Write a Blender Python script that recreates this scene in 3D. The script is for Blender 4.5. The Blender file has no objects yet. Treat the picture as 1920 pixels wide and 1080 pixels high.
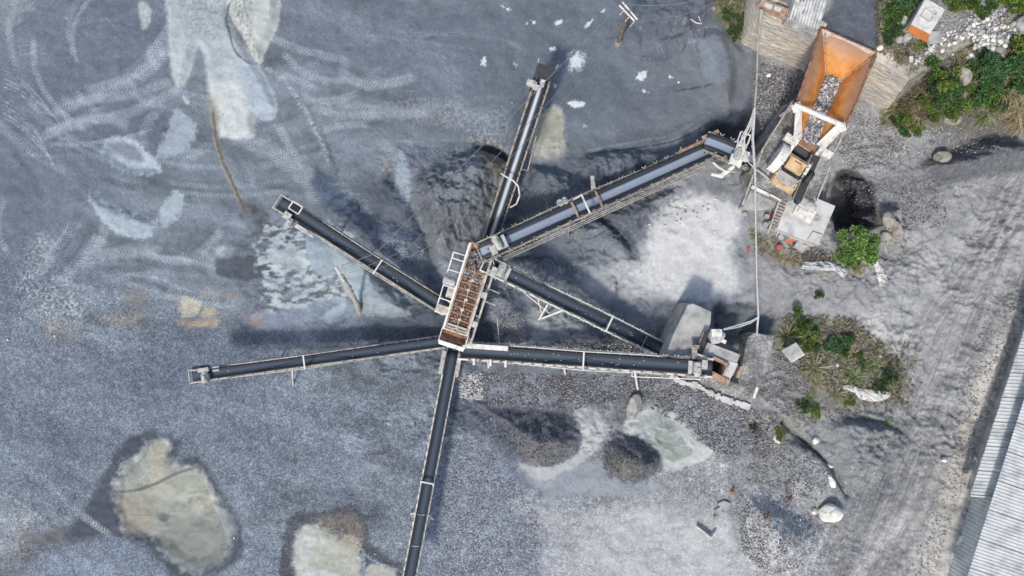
import bpy, math, random
import numpy as np
from mathutils import Vector, Matrix, noise as mnoise

random.seed(7); rng = np.random.default_rng(7)
S = bpy.context.scene
# ------------------------------------------------------------------ camera, sky, sun, exposure
H = 52.0            # camera height above the yard (m)
PX = 25.0           # map pixels per metre at ground level
cam_d = bpy.data.cameras.new('camera'); cam = bpy.data.objects.new('camera', cam_d)
S.collection.objects.link(cam); S.camera = cam
cam.location = (0, 0, H); cam.rotation_euler = (0, 0, 0)
cam_d.sensor_width = 36; cam_d.lens = 18.0 / (38.4 / H)
cam_d.clip_start = 0.5; cam_d.clip_end = 3000
SUN_EL, SUN_AZ = math.radians(55), math.radians(29)   # shadows run up the map and 30 deg to the right
w = bpy.data.worlds.new('World'); S.world = w; w.use_nodes = True
nt = w.node_tree; bg = nt.nodes['Background']
sky = nt.nodes.new('ShaderNodeTexSky'); sky.sky_type = 'NISHITA'; sky.sun_disc = False
sky.sun_elevation = SUN_EL; sky.sun_rotation = math.radians(210); sky.air_density = 1.0; sky.dust_density = 2.2
nt.links.new(sky.outputs[0], bg.inputs[0]); bg.inputs[1].default_value = 0.15
sd = bpy.data.lights.new('sun', 'SUN'); sd.energy = 2.25; sd.angle = math.radians(6.5); sd.color = (1.0, 0.96, 0.9)
sun = bpy.data.objects.new('sun', sd); S.collection.objects.link(sun)
sdir = Vector((math.sin(SUN_AZ) * math.cos(SUN_EL), math.cos(SUN_AZ) * math.cos(SUN_EL), -math.sin(SUN_EL)))
sun.rotation_euler = sdir.to_track_quat('-Z', 'Y').to_euler()
sun.location = (-30, -50, 60)
S.view_settings.view_transform = 'Standard'; S.view_settings.look = 'None'
S.view_settings.exposure = 0.22; S.view_settings.gamma = 1; S.view_settings.use_curve_mapping = False
COL = S.collection

# ------------------------------------------------------------------ helpers
def P(u, v, z=0.0):
    k = (H - z) / H
    return Vector(((u - 960) / PX * k, (540 - v) / PX * k, z))

def lin(c):
    c = np.asarray(c, float) / 255.0
    return np.where(c <= 0.04045, c / 12.92, ((c + 0.055) / 1.055) ** 2.4)
AK = np.array([0.90, 0.885, 0.83])      # measured picture tone -> albedo
def alb(c):
    r = lin(c) * AK
    return (float(r[0]), float(r[1]), float(r[2]), 1.0)

class MB:
    """collects world-space geometry for ONE mesh object"""
    def __init__(s): s.v = []; s.f = []; s.smooth = False; s.st = None
    def add(s, vs, fs):
        o = len(s.v); s.v += [tuple(p) for p in vs]; s.f += [tuple(i + o for i in f) for f in fs]; return s
    def beam(s, p0, p1, w=.1, h=None, up=None):
        p0 = Vector(p0); p1 = Vector(p1); h = w if h is None else h
        d = (p1 - p0)
        if d.length < 1e-6: return s
        d.normalize(); up = Vector(up) if up is not None else Vector((0, 0, 1))
        a = d.cross(up)
        if a.length < 1e-3: a = d.cross(Vector((0, 1, 0)))
        a.normalize(); b = a.cross(d)
        vs = []
        for p in (p0, p1):
            for x, y in ((-1, -1), (1, -1), (1, 1), (-1, 1)):
                vs.append(p + a * (x * w / 2) + b * (y * h / 2))
        return s.add(vs, [(0, 3, 2, 1), (4, 5, 6, 7), (0, 1, 5, 4), (1, 2, 6, 5), (2, 3, 7, 6), (3, 0, 4, 7)])
    def box(s, c, size, ax=None, ay=None):
        c = Vector(c); ax = Vector(ax or (1, 0, 0)).normalized(); ay = Vector(ay or (0, 1, 0)).normalized(); az = ax.cross(ay)
        x, y, z = (q / 2 for q in size)
        vs = [c + ax * (i * x) + ay * (j * y) + az * (k * z) for k in (-1, 1) for i, j in ((-1, -1), (1, -1), (1, 1), (-1, 1))]
        return s.add(vs, [(0, 3, 2, 1), (4, 5, 6, 7), (0, 1, 5, 4), (1, 2, 6, 5), (2, 3, 7, 6), (3, 0, 4, 7)])
    def tube(s, pts, r=.05, n=8, caps=True):
        pts = [Vector(p) for p in pts]; rs = r if isinstance(r, (list, tuple)) else [r] * len(pts)
        rings = []; o = len(s.v); prev = None
        for i, p in enumerate(pts):
            d = (pts[min(i + 1, len(pts) - 1)] - pts[max(i - 1, 0)])
            d = d.normalized() if d.length > 1e-9 else Vector((0, 0, 1))
            a = d.cross(Vector((0, 0, 1)))
            if a.length < 1e-2: a = d.cross(Vector((0, 1, 0)))
            a.normalize()
            if prev and a.dot(prev) < 0: a = -a
            prev = a; b = d.cross(a)
            for k in range(n):
                t = 2 * math.pi * k / n
                s.v.append(tuple(p + (a * math.cos(t) + b * math.sin(t)) * rs[i]))
        for i in range(len(pts) - 1):
            for k in range(n):
                q = o + i * n; s.f.append((q + k, q + (k + 1) % n, q + n + (k + 1) % n, q + n + k))
        if caps:
            s.f.append(tuple(o + k for k in reversed(range(n)))); s.f.append(tuple(o + (len(pts) - 1) * n + k for k in range(n)))
        return s
    def prism(s, top, th):
        """top: list of points; walls run straight down by th (or to given z list)"""
        top = [Vector(p) for p in top]; n = len(top)
        nz = sum((top[i].x * top[(i + 1) % n].y - top[(i + 1) % n].x * top[i].y) for i in range(n))
        if nz < 0: top = top[::-1]
        bot = [p - Vector((0, 0, th)) for p in top]
        return s.add(top + bot, [tuple(range(n)), tuple(reversed(range(n, 2 * n)))] +
                     [(i, n + i, n + (i + 1) % n, (i + 1) % n) for i in range(n)])
    def plate(s, pts, th=.03):
        """a thin solid plate through a 3D polygon"""
        pts = [Vector(p) for p in pts]; n = len(pts)
        nr = (pts[1] - pts[0]).cross(pts[2] - pts[0]).normalized() * th / 2
        return s.add([p + nr for p in pts] + [p - nr for p in pts], [tuple(range(n)), tuple(reversed(range(n, 2 * n)))] +
                     [(i, n + i, n + (i + 1) % n, (i + 1) % n) for i in range(n)])
    def sheet(s, rows, th=.02, nrm=None):
        """solid sheet from a grid of points"""
        R = len(rows); C = len(rows[0]); nrm = Vector(nrm or (0, 0, 1)) * th
        top = [Vector(p) for r in rows for p in r]; bot = [p - nrm for p in top]; N = R * C; fs = []
        for i in range(R - 1):
            for j in range(C - 1):
                a = i * C + j; fs.append((a, a + 1, a + C + 1, a + C)); fs.append((N + a, N + a + C, N + a + C + 1, N + a + 1))
        for i in range(R - 1):
            for j, sg in ((0, 1), (C - 1, -1)):
                a = i * C + j; q = (a, a + C, N + a + C, N + a); fs.append(q if sg > 0 else q[::-1])
        for j in range(C - 1):
            for i, sg in ((0, -1), (R - 1, 1)):
                a = i * C + j; q = (a, a + 1, N + a + 1, N + a); fs.append(q[::-1] if sg < 0 else q)
        return s.add(top + bot, fs)

def props(o, label=None, cat=None, group=None, kind=None):
    if label: o['label'] = label
    if cat: o['category'] = cat
    if group: o['group'] = group
    if kind: o['kind'] = kind
    return o

def wloc(o):
    L = Vector((0, 0, 0))
    while o is not None: L = L + o.location; o = o.parent
    return L

def obj(name, mb, m, parent=None, org=None, smooth=False):
    me = bpy.data.meshes.new(name)
    L = wloc(parent) if parent else Vector(org or (0, 0, 0))
    me.from_pydata([(v[0] - L.x, v[1] - L.y, v[2] - L.z) for v in mb.v], [], mb.f)
    me.validate(); me.materials.append(m)
    if mb.st:
        a = me.attributes.new('st', 'FLOAT_VECTOR', 'POINT'); a.data.foreach_set('vector', np.array(mb.st, 'f').ravel())
    if smooth or mb.smooth: me.polygons.foreach_set('use_smooth', [True] * len(me.polygons))
    o = bpy.data.objects.new(name, me); COL.objects.link(o)
    if parent: o.parent = parent
    else: o.location = L
    return o

def thing(name, loc, label, cat, group=None):
    o = bpy.data.objects.new(name, None); COL.objects.link(o); o.location = loc; o.empty_display_size = .3
    return props(o, label, cat, group)

def copy_tree(o, parent=None):
    c = o.copy(); COL.objects.link(c)
    if parent is not None: c.parent = parent
    for ch in list(o.children): copy_tree(ch, c)
    return c

# ---- materials
def newmat(name):
    m = bpy.data.materials.new(name); m.use_nodes = True
    return m, m.node_tree, m.node_tree.nodes['Principled BSDF']
def N(nt, t, **kw):
    n = nt.nodes.new(t)
    for k, v in kw.items():
        if k.startswith('i_'):
            n.inputs[int(k[2:]) if k[2:].isdigit() else k[2:]].default_value = v
        else: setattr(n, k, v)
    return n
def noise_n(nt, scale, detail=4, rough=.6, vec=None, dim='3D'):
    n = nt.nodes.new('ShaderNodeTexNoise'); n.inputs['Scale'].default_value = scale; n.inputs['Detail'].default_value = detail
    n.inputs['Roughness'].default_value = rough
    if vec: nt.links.new(vec, n.inputs['Vector'])
    return n
def ramp(nt, fac, stops):
    r = nt.nodes.new('ShaderNodeValToRGB'); e = r.color_ramp.elements
    while len(e) < len(stops): e.new(.5)
    for q, (p, c) in zip(e, stops): q.position = p; q.color = c
    nt.links.new(fac, r.inputs[0]); return r
def world_vec(nt):
    g = nt.nodes.new('ShaderNodeNewGeometry'); return g.outputs['Position']
def surf(name, c1, c2, scale=2.0, rough=.85, metal=0, bump=.3, bscale=None, c3=None, lo=.38, hi=.62):
    """weathered surface: two (three) colours mixed by noise, plus relief"""
    m, nt, b = newmat(name); v = world_vec(nt)
    n = noise_n(nt, scale, 6, .65, v)
    st = [(lo, alb(c1)), (hi, alb(c2))]
    if c3: st = [(lo - .04, alb(c1)), ((lo + hi) / 2, alb(c2)), (hi + .05, alb(c3))]
    r = ramp(nt, n.outputs['Fac'], st)
    nt.links.new(r.outputs[0], b.inputs['Base Color'])
    b.inputs['Roughness'].default_value = rough; b.inputs['Metallic'].default_value = metal
    n2 = noise_n(nt, bscale or scale * 6, 5, .7, v)
    bp = nt.nodes.new('ShaderNodeBump'); bp.inputs['Strength'].default_value = bump; bp.inputs['Distance'].default_value = .05
    nt.links.new(n2.outputs['Fac'], bp.inputs['Height']); nt.links.new(bp.outputs[0], b.inputs['Normal'])
    return m
M = {}
M['steel'] = surf('dusty_pale_steel', (140, 136, 130), (190, 186, 180), 3.0, .8, 0, .2, c3=(214, 210, 204))
M['white'] = surf('dusty_white_paint', (168, 166, 164), (222, 220, 216), 2.2, .75, 0, .15, c3=(240, 238, 234), lo=.34, hi=.55)
M['brownsteel'] = surf('dirty_tan_steel', (112, 104, 98), (168, 158, 148), 3.5, .85, 0, .3, c3=(192, 185, 178))
M['dark'] = surf('black_greasy_steel', (26, 28, 32), (48, 52, 60), 4, .6, 0, .2)
M['rust'] = surf('rusty_steel', (96, 66, 50), (136, 94, 68), 2.5, .85, 0, .3, c3=(176, 134, 104))
M['tanrust'] = surf('pale_rust_paint', (138, 106, 88), (178, 146, 124), 3, .85, 0, .3, c3=(196, 180, 166))
M['yellow'] = surf('dusty_yellow_paint', (176, 140, 100), (222, 186, 140), 2.0, .7, 0, .2, c3=(226, 210, 184))
M['dustlump'] = surf('stone_dust_coat', (150, 150, 152), (196, 196, 194), 3, .95, 0, .8, 14, c3=(216, 214, 210))
M['concrete'] = surf('stained_concrete', (138, 138, 140), (176, 176, 176), .9, .92, 0, .4, 9, c3=(196, 194, 192))
M['lightconcrete'] = surf('pale_concrete', (168, 168, 170), (204, 204, 204), 1.0, .9, 0, .25, 10, c3=(218, 216, 214))
M['wood'] = surf('weathered_wood', (104, 92, 82), (140, 126, 112), 3, .9, 0, .3)
M['polecement'] = surf('cement_pole', (150, 146, 138), (184, 180, 170), 2, .9, 0, .2)
M['cable'] = surf('pale_cable', (176, 174, 176), (212, 210, 210), 6, .7, 0, .1)
M['blackcable'] = surf('dark_wire', (110, 114, 122), (140, 144, 150), 6, .6, 0, .1)
M['rubber'] = surf('rubber', (38, 40, 44), (62, 64, 68), 5, .7, 0, .2)
M['red'] = surf('red_plastic', (186, 70, 70), (214, 108, 104), 5, .5, 0, .05)
M['orangep'] = surf('orange_plastic', (196, 104, 70), (222, 140, 104), 5, .5, 0, .05)
M['teal'] = surf('teal_plastic', (70, 130, 118), (110, 160, 148), 5, .5, 0, .05)
M['greyp'] = surf('grey_plastic', (150, 152, 156), (196, 198, 200), 5, .5, 0, .05)
M['timberdark'] = surf('dark_timber', (64, 62, 62), (104, 98, 94), 4, .95, 0, .4)
M['tarp'] = surf('dirty_tarp', (146, 152, 158), (196, 202, 206), 2.5, .6, 0, .5, 5, c3=(216, 220, 222))
M['plastwhite'] = surf('bleached_sheet', (196, 194, 192), (228, 226, 222), 2.5, .6, 0, .2, 5)

def belt_mat(name, base, mid, dust, e0=.34, e1=.08, sx=14):  # dust tone paints the sky sheen along the centre; base paints the shaded wings
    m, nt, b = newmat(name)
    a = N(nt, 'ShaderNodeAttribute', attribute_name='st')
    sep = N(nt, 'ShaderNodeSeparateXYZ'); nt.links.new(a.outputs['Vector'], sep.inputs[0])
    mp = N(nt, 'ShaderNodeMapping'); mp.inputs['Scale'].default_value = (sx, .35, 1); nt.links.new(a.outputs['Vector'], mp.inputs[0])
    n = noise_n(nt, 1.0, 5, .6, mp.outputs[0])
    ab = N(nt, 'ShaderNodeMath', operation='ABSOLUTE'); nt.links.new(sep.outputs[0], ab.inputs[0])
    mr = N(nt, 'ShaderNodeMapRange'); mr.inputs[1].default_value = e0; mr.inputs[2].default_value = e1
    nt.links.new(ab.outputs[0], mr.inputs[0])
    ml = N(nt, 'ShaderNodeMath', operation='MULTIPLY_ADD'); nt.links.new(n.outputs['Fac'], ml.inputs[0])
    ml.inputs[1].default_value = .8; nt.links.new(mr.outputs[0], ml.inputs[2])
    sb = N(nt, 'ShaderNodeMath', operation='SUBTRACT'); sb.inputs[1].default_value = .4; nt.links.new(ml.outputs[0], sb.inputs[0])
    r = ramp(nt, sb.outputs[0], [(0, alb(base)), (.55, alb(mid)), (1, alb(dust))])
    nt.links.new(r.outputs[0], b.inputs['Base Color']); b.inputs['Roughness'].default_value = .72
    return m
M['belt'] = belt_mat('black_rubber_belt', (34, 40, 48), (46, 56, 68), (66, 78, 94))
M['beltdustsheen'] = belt_mat('dusty_blue_belt_painted_sheen', (44, 50, 60), (104, 117, 138), (150, 162, 180), .3, .2)
M['beltgrey'] = belt_mat('grey_dusty_belt_painted_sheen', (34, 40, 48), (70, 82, 96), (200, 206, 214), .3, .05, 22)

def attr_mat(name, rough=.9, trans=0.0, sat=1.0):
    m, nt, b = newmat(name)
    a = N(nt, 'ShaderNodeAttribute', attribute_name='Col'); nt.links.new(a.outputs['Color'], b.inputs['Base Color'])
    b.inputs['Roughness'].default_value = rough
    if trans:
        t = N(nt, 'ShaderNodeBsdfTranslucent'); nt.links.new(a.outputs['Color'], t.inputs[0])
        mx = N(nt, 'ShaderNodeMixShader'); mx.inputs[0].default_value = trans
        nt.links.new(b.outputs[0], mx.inputs[1]); nt.links.new(t.outputs[0], mx.inputs[2])
        nt.links.new(mx.outputs[0], nt.nodes['Material Output'].inputs[0])
    return m
M['leaf'] = attr_mat('leaf', .55, .25); M['stone'] = attr_mat('small_stones', .9)

def rockmat(name, c1, c2, c3):
    return surf(name, c1, c2, 2.6, .92, 0, .8, 9, c3=c3)
M['rockwhite'] = rockmat('white_limestone', (206, 204, 198), (236, 234, 228), (248, 246, 242))
M['rockgrey'] = rockmat('grey_limestone', (134, 134, 132), (170, 170, 168), (196, 194, 190))
M['rocktan'] = rockmat('tan_boulder', (128, 124, 118), (164, 158, 150), (186, 180, 170))
# ------------------------------------------------------------------ the ground: height field + material map
_A = (rng.random((256, 256)) * 2 * math.pi)
_GXT = np.cos(_A).astype(np.float32); _GYT = np.sin(_A).astype(np.float32)
def vn(x, y, seed=0):
    """gradient noise, 0..1"""
    x = x + seed * 37.13; y = y + seed * 17.7
    xi = np.floor(x).astype(np.int32); yi = np.floor(y).astype(np.int32); fx = (x - xi).astype(np.float32); fy = (y - yi).astype(np.float32)
    def dt(dx, dy):
        i = (yi + dy) & 255; j = (xi + dx) & 255
        return _GXT[i, j] * (fx - dx) + _GYT[i, j] * (fy - dy)
    sx = fx * fx * fx * (fx * (fx * 6 - 15) + 10); sy = fy * fy * fy * (fy * (fy * 6 - 15) + 10)
    a = dt(0, 0); b = dt(1, 0); c = dt(0, 1); d = dt(1, 1)
    r = (a * (1 - sx) + b * sx) * (1 - sy) + (c * (1 - sx) + d * sx) * sy
    return np.clip(.5 + r * .85, 0, 1)
def rot(x, y): return x * 1.63 + y * 1.21 + 7.3, -x * 1.21 + y * 1.63 - 3.1
def fbm(x, y, o=4, seed=0, g=.5):
    t = 0; a = 1; s = 0
    for k in range(o):
        t = t + a * vn(x, y, seed + k * 5); s += a; a *= g; x, y = rot(x, y)
    return t / s
def ridged(x, y, o=4, seed=0):
    t = 0; a = 1; s = 0
    for k in range(o):
        t = t + a * (1 - np.abs(2 * vn(x, y, seed + k * 5) - 1)); s += a; a *= .55; x, y = rot(x, y)
    return t / s
def sst(e0, e1, x):
    t = np.clip((x - e0) / (e1 - e0), 0, 1); return t * t * (3 - 2 * t)

STEP = .075
def axis(lo, hi):
    core = np.arange(lo, hi + 1e-6, STEP); out = [];  d = .3; x = hi
    while x < 600: x += d; out.append(x); d *= 1.32
    o = np.array(out); return np.concatenate([-(o - hi)[::-1] + lo, core, o])
XS = axis(-42.0, 42.0); YS = axis(-25.5, 25.5)
GX, GY = np.meshgrid(XS, YS); NY, NX = GX.shape
U0 = 960 + GX * PX; V0 = 540 - GY * PX           # ground-level map coordinates
Hh = np.zeros_like(GX)

def smooth_closed(p, n=4):
    p = np.asarray(p, float); m = len(p); out = []
    for i in range(m):
        p0, p1, p2, p3 = p[i - 1], p[i], p[(i + 1) % m], p[(i + 2) % m]
        for k in range(n):
            t = k / n; out.append(.5 * ((2 * p1) + (-p0 + p2) * t + (2 * p0 - 5 * p1 + 4 * p2 - p3) * t * t + (-p0 + 3 * p1 - 3 * p2 + p3) * t ** 3))
    return np.array(out)
def smooth_open(p, n=4):
    p = np.asarray(p, float); m = len(p)
    if m < 3: return p
    out = []
    for i in range(m - 1):
        p0 = p[max(i - 1, 0)]; p1 = p[i]; p2 = p[i + 1]; p3 = p[min(i + 2, m - 1)]
        for k in range(n):
            t = k / n; out.append(.5 * ((2 * p1) + (-p0 + p2) * t + (2 * p0 - 5 * p1 + 4 * p2 - p3) * t * t + (-p0 + 3 * p1 - 3 * p2 + p3) * t ** 3))
    out.append(p[-1]); return np.array(out)

def win(p, mg):
    """index window of the grid that can hold map points p (with margin)"""
    p = np.asarray(p, float); u0, v0 = p.min(0) - mg; u1, v1 = p.max(0) + mg
    if MAPPED:      # raised ground lies nearer the map centre
        f = .88
        u0 = min(u0, 960 + (u0 - 960) * f); u1 = max(u1, 960 + (u1 - 960) * f)
        v0 = min(v0, 540 + (v0 - 540) * f); v1 = max(v1, 540 + (v1 - 540) * f)
    i0 = max(np.searchsorted(XS, (u0 - 960) / PX) - 1, 0); i1 = min(np.searchsorted(XS, (u1 - 960) / PX) + 1, NX)
    j0 = max(np.searchsorted(YS, (540 - v1) / PX) - 1, 0); j1 = min(np.searchsorted(YS, (540 - v0) / PX) + 1, NY)
    return slice(j0, j1), slice(i0, i1)
MAPPED = False
UU, VV = U0, V0

def psd(pts, mg, sm=True):
    """signed distance (inside positive) to a polygon"""
    p = smooth_closed(pts) if sm else np.asarray(pts, float)
    w = win(p, mg); u = UU[w]; v = VV[w]
    d2 = np.full(u.shape, 1e9); ins = np.zeros(u.shape, bool)
    for i in range(len(p)):
        a = p[i]; b = p[(i + 1) % len(p)]; e = b - a; L = max((e * e).sum(), 1e-9)
        t = np.clip(((u - a[0]) * e[0] + (v - a[1]) * e[1]) / L, 0, 1)
        dx = u - a[0] - t * e[0]; dy = v - a[1] - t * e[1]; d2 = np.minimum(d2, dx * dx + dy * dy)
        c = (a[1] > v) != (b[1] > v)
        if abs(e[1]) > 1e-9: ins ^= c & (u < e[0] * (v - a[1]) / e[1] + a[0])
    d = np.sqrt(d2); return w, np.where(ins, d, -d), u, v

def lsd(pts, mg):
    """distance, signed side and run length along a polyline"""
    p = smooth_open(pts); w = win(p, mg); u = UU[w]; v = VV[w]
    d2 = np.full(u.shape, 1e9); ss = np.zeros(u.shape); sg = np.zeros(u.shape); run = 0
    tot = np.sqrt(((p[1:] - p[:-1]) ** 2).sum(1)).sum()
    for i in range(len(p) - 1):
        a = p[i]; e = p[i + 1] - a; L2 = max((e * e).sum(), 1e-9); L = math.sqrt(L2)
        t = np.clip(((u - a[0]) * e[0] + (v - a[1]) * e[1]) / L2, 0, 1)
        dx = u - a[0] - t * e[0]; dy = v - a[1] - t * e[1]; q = dx * dx + dy * dy; m = q < d2
        d2 = np.where(m, q, d2); ss = np.where(m, run + t * L, ss); sg = np.where(m, (dx * e[1] - dy * e[0]) / L, sg); run += L
    return w, np.sqrt(d2), sg, ss, tot, u, v

def mound(pts, h, fall, edge=6, sm=True, ero=0, seed=1, p=1.0):
    w, d, u, v = psd(pts, 70 + edge, sm)
    d = d + edge * (fbm(u / 22, v / 22, 3, seed) - .5) * 2
    m = sst(-2, fall, d) ** p
    Hh[w] += h * m
    if ero: Hh[w] += ero * (ridged(u / 30, v / 30, 4, seed + 3) - .55) * sst(0, fall * .6, d)
def groove(pts, width, h):
    w, d, sg, s, tot, u, v = lsd(pts, width * 3)
    d = d + 3 * (fbm(u / 10, v / 10, 2, 9) - .5)
    Hh[w] += h * np.exp(-(d / width) ** 2)

# general unevenness
rough = sst(600, 800, U0) * sst(250, 300, V0) * (1 - sst(780, 900, V0)) + .5 * sst(1380, 1500, U0)
rough = np.clip(rough, 0, 1) * np.clip(fbm(U0 / 110, V0 / 110, 2, 3) * 2.2 - .55, .05, 1)
_w, _d, _u, _v = (slice(None), slice(None)), None, U0, V0
silt = np.exp(-(((U0 - 1300) / 115) ** 4 + ((V0 - 470) / 105) ** 4)); rough *= 1 - .93 * silt
rough *= 1 - .6 * np.exp(-(((U0 - 1180) / 330) ** 4 + ((V0 - 740) / 55) ** 4))
core_m = ((np.abs(GX) < 60) & (np.abs(GY) < 40)).astype(float)
Hh += (fbm(U0 / 160, V0 / 160, 4, 11) - .5) * .8 * core_m
Hh += (fbm(U0 / 22, V0 / 22, 4, 21) - .5) * .14
wx = 30 * (fbm(U0 / 60, V0 / 60, 3, 33) - .5); wy = 30 * (fbm(U0 / 60, V0 / 60, 3, 35) - .5)
Hh += rough * (ridged((U0 + wx) / 85, (V0 + wy) / 60, 5, 31) - .75) * 1.25
Hh += rough * (fbm(U0 / 9, V0 / 9, 3, 41) - .5) * .2
Hh += np.clip(rough * 1.3, 0, 1) * (ridged((U0 + wy) / 26, (V0 + wx) / 20, 3, 43) - .75) * .34
Hh += (fbm(GX / 60, GY / 60, 4, 51) - .5) * 14 * (1 - core_m) * sst(60, 200, np.hypot(GX, GY))
# heaps and hollows
mound([(560, 430), (640, 430), (700, 480), (770, 560), (770, 600), (700, 600), (620, 570), (560, 500)], .5, 45)
mound([(690, 430), (740, 415), (795, 445), (780, 510), (765, 520), (700, 480)], 1.0, 34, ero=.1)
mound([(690, 500), (755, 540), (772, 590), (720, 596), (670, 565)], .9, 34)
mound([(795, 445), (765, 350), (800, 310), (895, 272), (960, 305), (925, 400), (880, 450), (840, 480)], 2.4, 60, ero=1.1, seed=4)
groove([(898, 272), (930, 286), (962, 305)], 9, -.9)
groove([(735, 330), (780, 400), (800, 450), (810, 500)], 13, -.6)
mound([(990, 310), (1060, 320), (1090, 360), (1050, 385), (1000, 370)], 1.3, 30, ero=.9)
mound([(1090, 290), (1240, 280), (1310, 300), (1200, 340), (1110, 370)], 1.2, 30, ero=.7, seed=8)
mound([(1060, 430), (1120, 400), (1170, 440), (1180, 480), (1100, 460)], 1.1, 28, ero=.6)
mound([(1120, 400), (1200, 360), (1280, 350), (1230, 420), (1180, 450)], 1.2, 40, ero=.6, seed=5)
mound([(960, 480), (1050, 485), (1080, 520), (1010, 540), (960, 520)], .5, 18, ero=.5, seed=3)
mound([(905, 540), (950, 532), (985, 560), (1000, 630), (985, 655), (935, 655), (915, 600)], 1.0, 38)
mound([(990, 570), (1050, 560), (1110, 600), (1130, 645), (1010, 645)], .8, 34, ero=.3)
mound([(900, 765), (1000, 765), (1070, 775), (1090, 820), (1078, 850), (1030, 878), (990, 872), (955, 840), (925, 790)], 2.0, 62, ero=.3, edge=10)
mound([(1135, 825), (1175, 812), (1220, 830), (1242, 862), (1225, 892), (1185, 908), (1145, 892), (1128, 860)], 1.6, 46, edge=9)
mound([(1378, 930), (1420, 912), (1500, 945), (1550, 990), (1520, 1060), (1440, 1082), (1390, 1035)], 2.0, 75)
mound([(1720, 310), (1790, 268), (1850, 250), (1930, 275), (1930, 330), (1830, 345), (1760, 350)], 2.2, 45, ero=.8, seed=6)
mound([(1640, 390), (1680, 395), (1700, 440), (1680, 480), (1640, 450)], 1.1, 14, ero=1.1, seed=2)
mound([(1545, 780), (1640, 770), (1700, 800), (1690, 870), (1600, 920), (1560, 870)], 1.1, 45, ero=.7, seed=7)
mound([(1480, 820), (1560, 860), (1570, 930), (1500, 935), (1460, 880)], .5, 30, ero=.15)
groove([(1470, 795), (1520, 838), (1560, 878), (1590, 930)], 5, -.45)
groove([(1580, 785), (1645, 790), (1700, 812)], 5, -.4)
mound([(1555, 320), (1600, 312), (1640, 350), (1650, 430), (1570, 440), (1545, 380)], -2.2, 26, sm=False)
mound([(1345, 580), (1450, 575), (1462, 600), (1450, 640), (1350, 640)], -.7, 22)
mound([(1330, 235), (1400, 205), (1480, 205), (1440, 310), (1350, 275)], -1.2, 30)
mound([(1290, 70), (1340, 48), (1372, 80), (1384, 150), (1370, 205), (1330, 180), (1308, 110)], .6, 26, edge=1)
mound([(1170, -30), (1330, -30), (1330, 30), (1270, 60), (1190, 50)], .9, 25, ero=.5)
mound([(262, 845), (320, 825), (330, 870), (380, 880), (425, 980), (425, 1035), (365, 1070), (300, 1030), (225, 990), (215, 910)], -.3, 20)
mound([(430, -20), (515, -20), (524, 30), (515, 65), (498, 95), (488, 120), (470, 100), (450, 60), (432, 30)], .5, 18, edge=2)
mound([(318, -20), (425, -20), (430, 40), (470, 100), (505, 165), (518, 205), (478, 215), (476, 258), (412, 255), (410, 210), (392, 175), (385, 110), (370, 90), (350, 155), (325, 150)], .3, 14, edge=2)
mound([(190, 275), (215, 256), (250, 262), (275, 285), (302, 322), (240, 324), (205, 302)], -.25, 14)
mound([(165, 368), (200, 382), (288, 415), (290, 432), (268, 448), (225, 441), (195, 416)], .25, 12)
mound([(1690, 640), (1790, 560), (1900, 400), (1930, 500), (1800, 720), (1740, 800), (1690, 780)], -.3, 40)
for k in range(9):    # wheel ruts down the haul road on the right
    o = k * 13 - 40
    groove([(1925 + o * .4, 330 + o), (1850 + o * .6, 470), (1775 + o, 610), (1715 + o, 760), (1660 + o, 900), (1580 + o, 1090)], 3.6, -.24 if k % 2 else .16)
# upper bench behind the retaining walls
BZ = 5.0; kb = (H - BZ) / H
def bench(p): return [(960 + (u - 960) * kb, 540 + (v - 540) * kb) for u, v in p]
w_, d_, u_, v_ = psd(bench([(1450, -400), (1450, 12), (1462, 24), (1546, 60), (1660, 100), (1712, 132), (1824, 66), (1860, 40), (1925, -10), (2300, -300), (2300, -1200), (1300, -1200)]), 60, False)
flat = sst(-5, 1, d_); Hh[w_] = Hh[w_] * (1 - flat) + (BZ + (fbm(u_ / 40, v_ / 40, 4, 77) - .5) * .5) * flat
# vegetated bank dropping to the yard on the right
w_, d_, u_, v_ = psd(bench([(1720, 140), (1830, 80), (1880, 20), (1960, -60), (2700, -400), (2700, 120), (1940, 120), (1860, 150), (1760, 180)]), 260, False)
bank = sst(-100, 20, d_ + 20 * (fbm(u_ / 30, v_ / 30, 3, 5) - .5)) * sst(1650, 1720, u_ + (v_ - 200) * -.3)
Hh[w_] = np.where(bank > .005, np.maximum(Hh[w_], BZ * bank + (fbm(u_ / 20, v_ / 20, 4, 78) - .5) * .7 * bank), Hh[w_])

def ground_z(x, y):
    i = min(max(np.searchsorted(XS, x) - 1, 0), NX - 2); j = min(max(np.searchsorted(YS, y) - 1, 0), NY - 2)
    return float(Hh[j, i] + Hh[j + 1, i + 1]) / 2
_ZS = np.arange(8.0, -4.0, -.04)
def G(u, v, dz=0.0):
    """ground point under map position u, v (steps down the slanting line until it meets the ground)"""
    k = (H - _ZS) / H; x = (u - 960) / PX * k; y = (540 - v) / PX * k
    ii = np.clip(np.searchsorted(XS, x) - 1, 0, NX - 2); jj = np.clip(np.searchsorted(YS, y) - 1, 0, NY - 2)
    g = (Hh[jj, ii] + Hh[jj + 1, ii + 1]) / 2; hit = np.nonzero(_ZS <= g)[0]; q = hit[0] if len(hit) else len(_ZS) - 1
    return Vector((float(x[q]), float(y[q]), float(g[q]) + dz))

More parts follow.
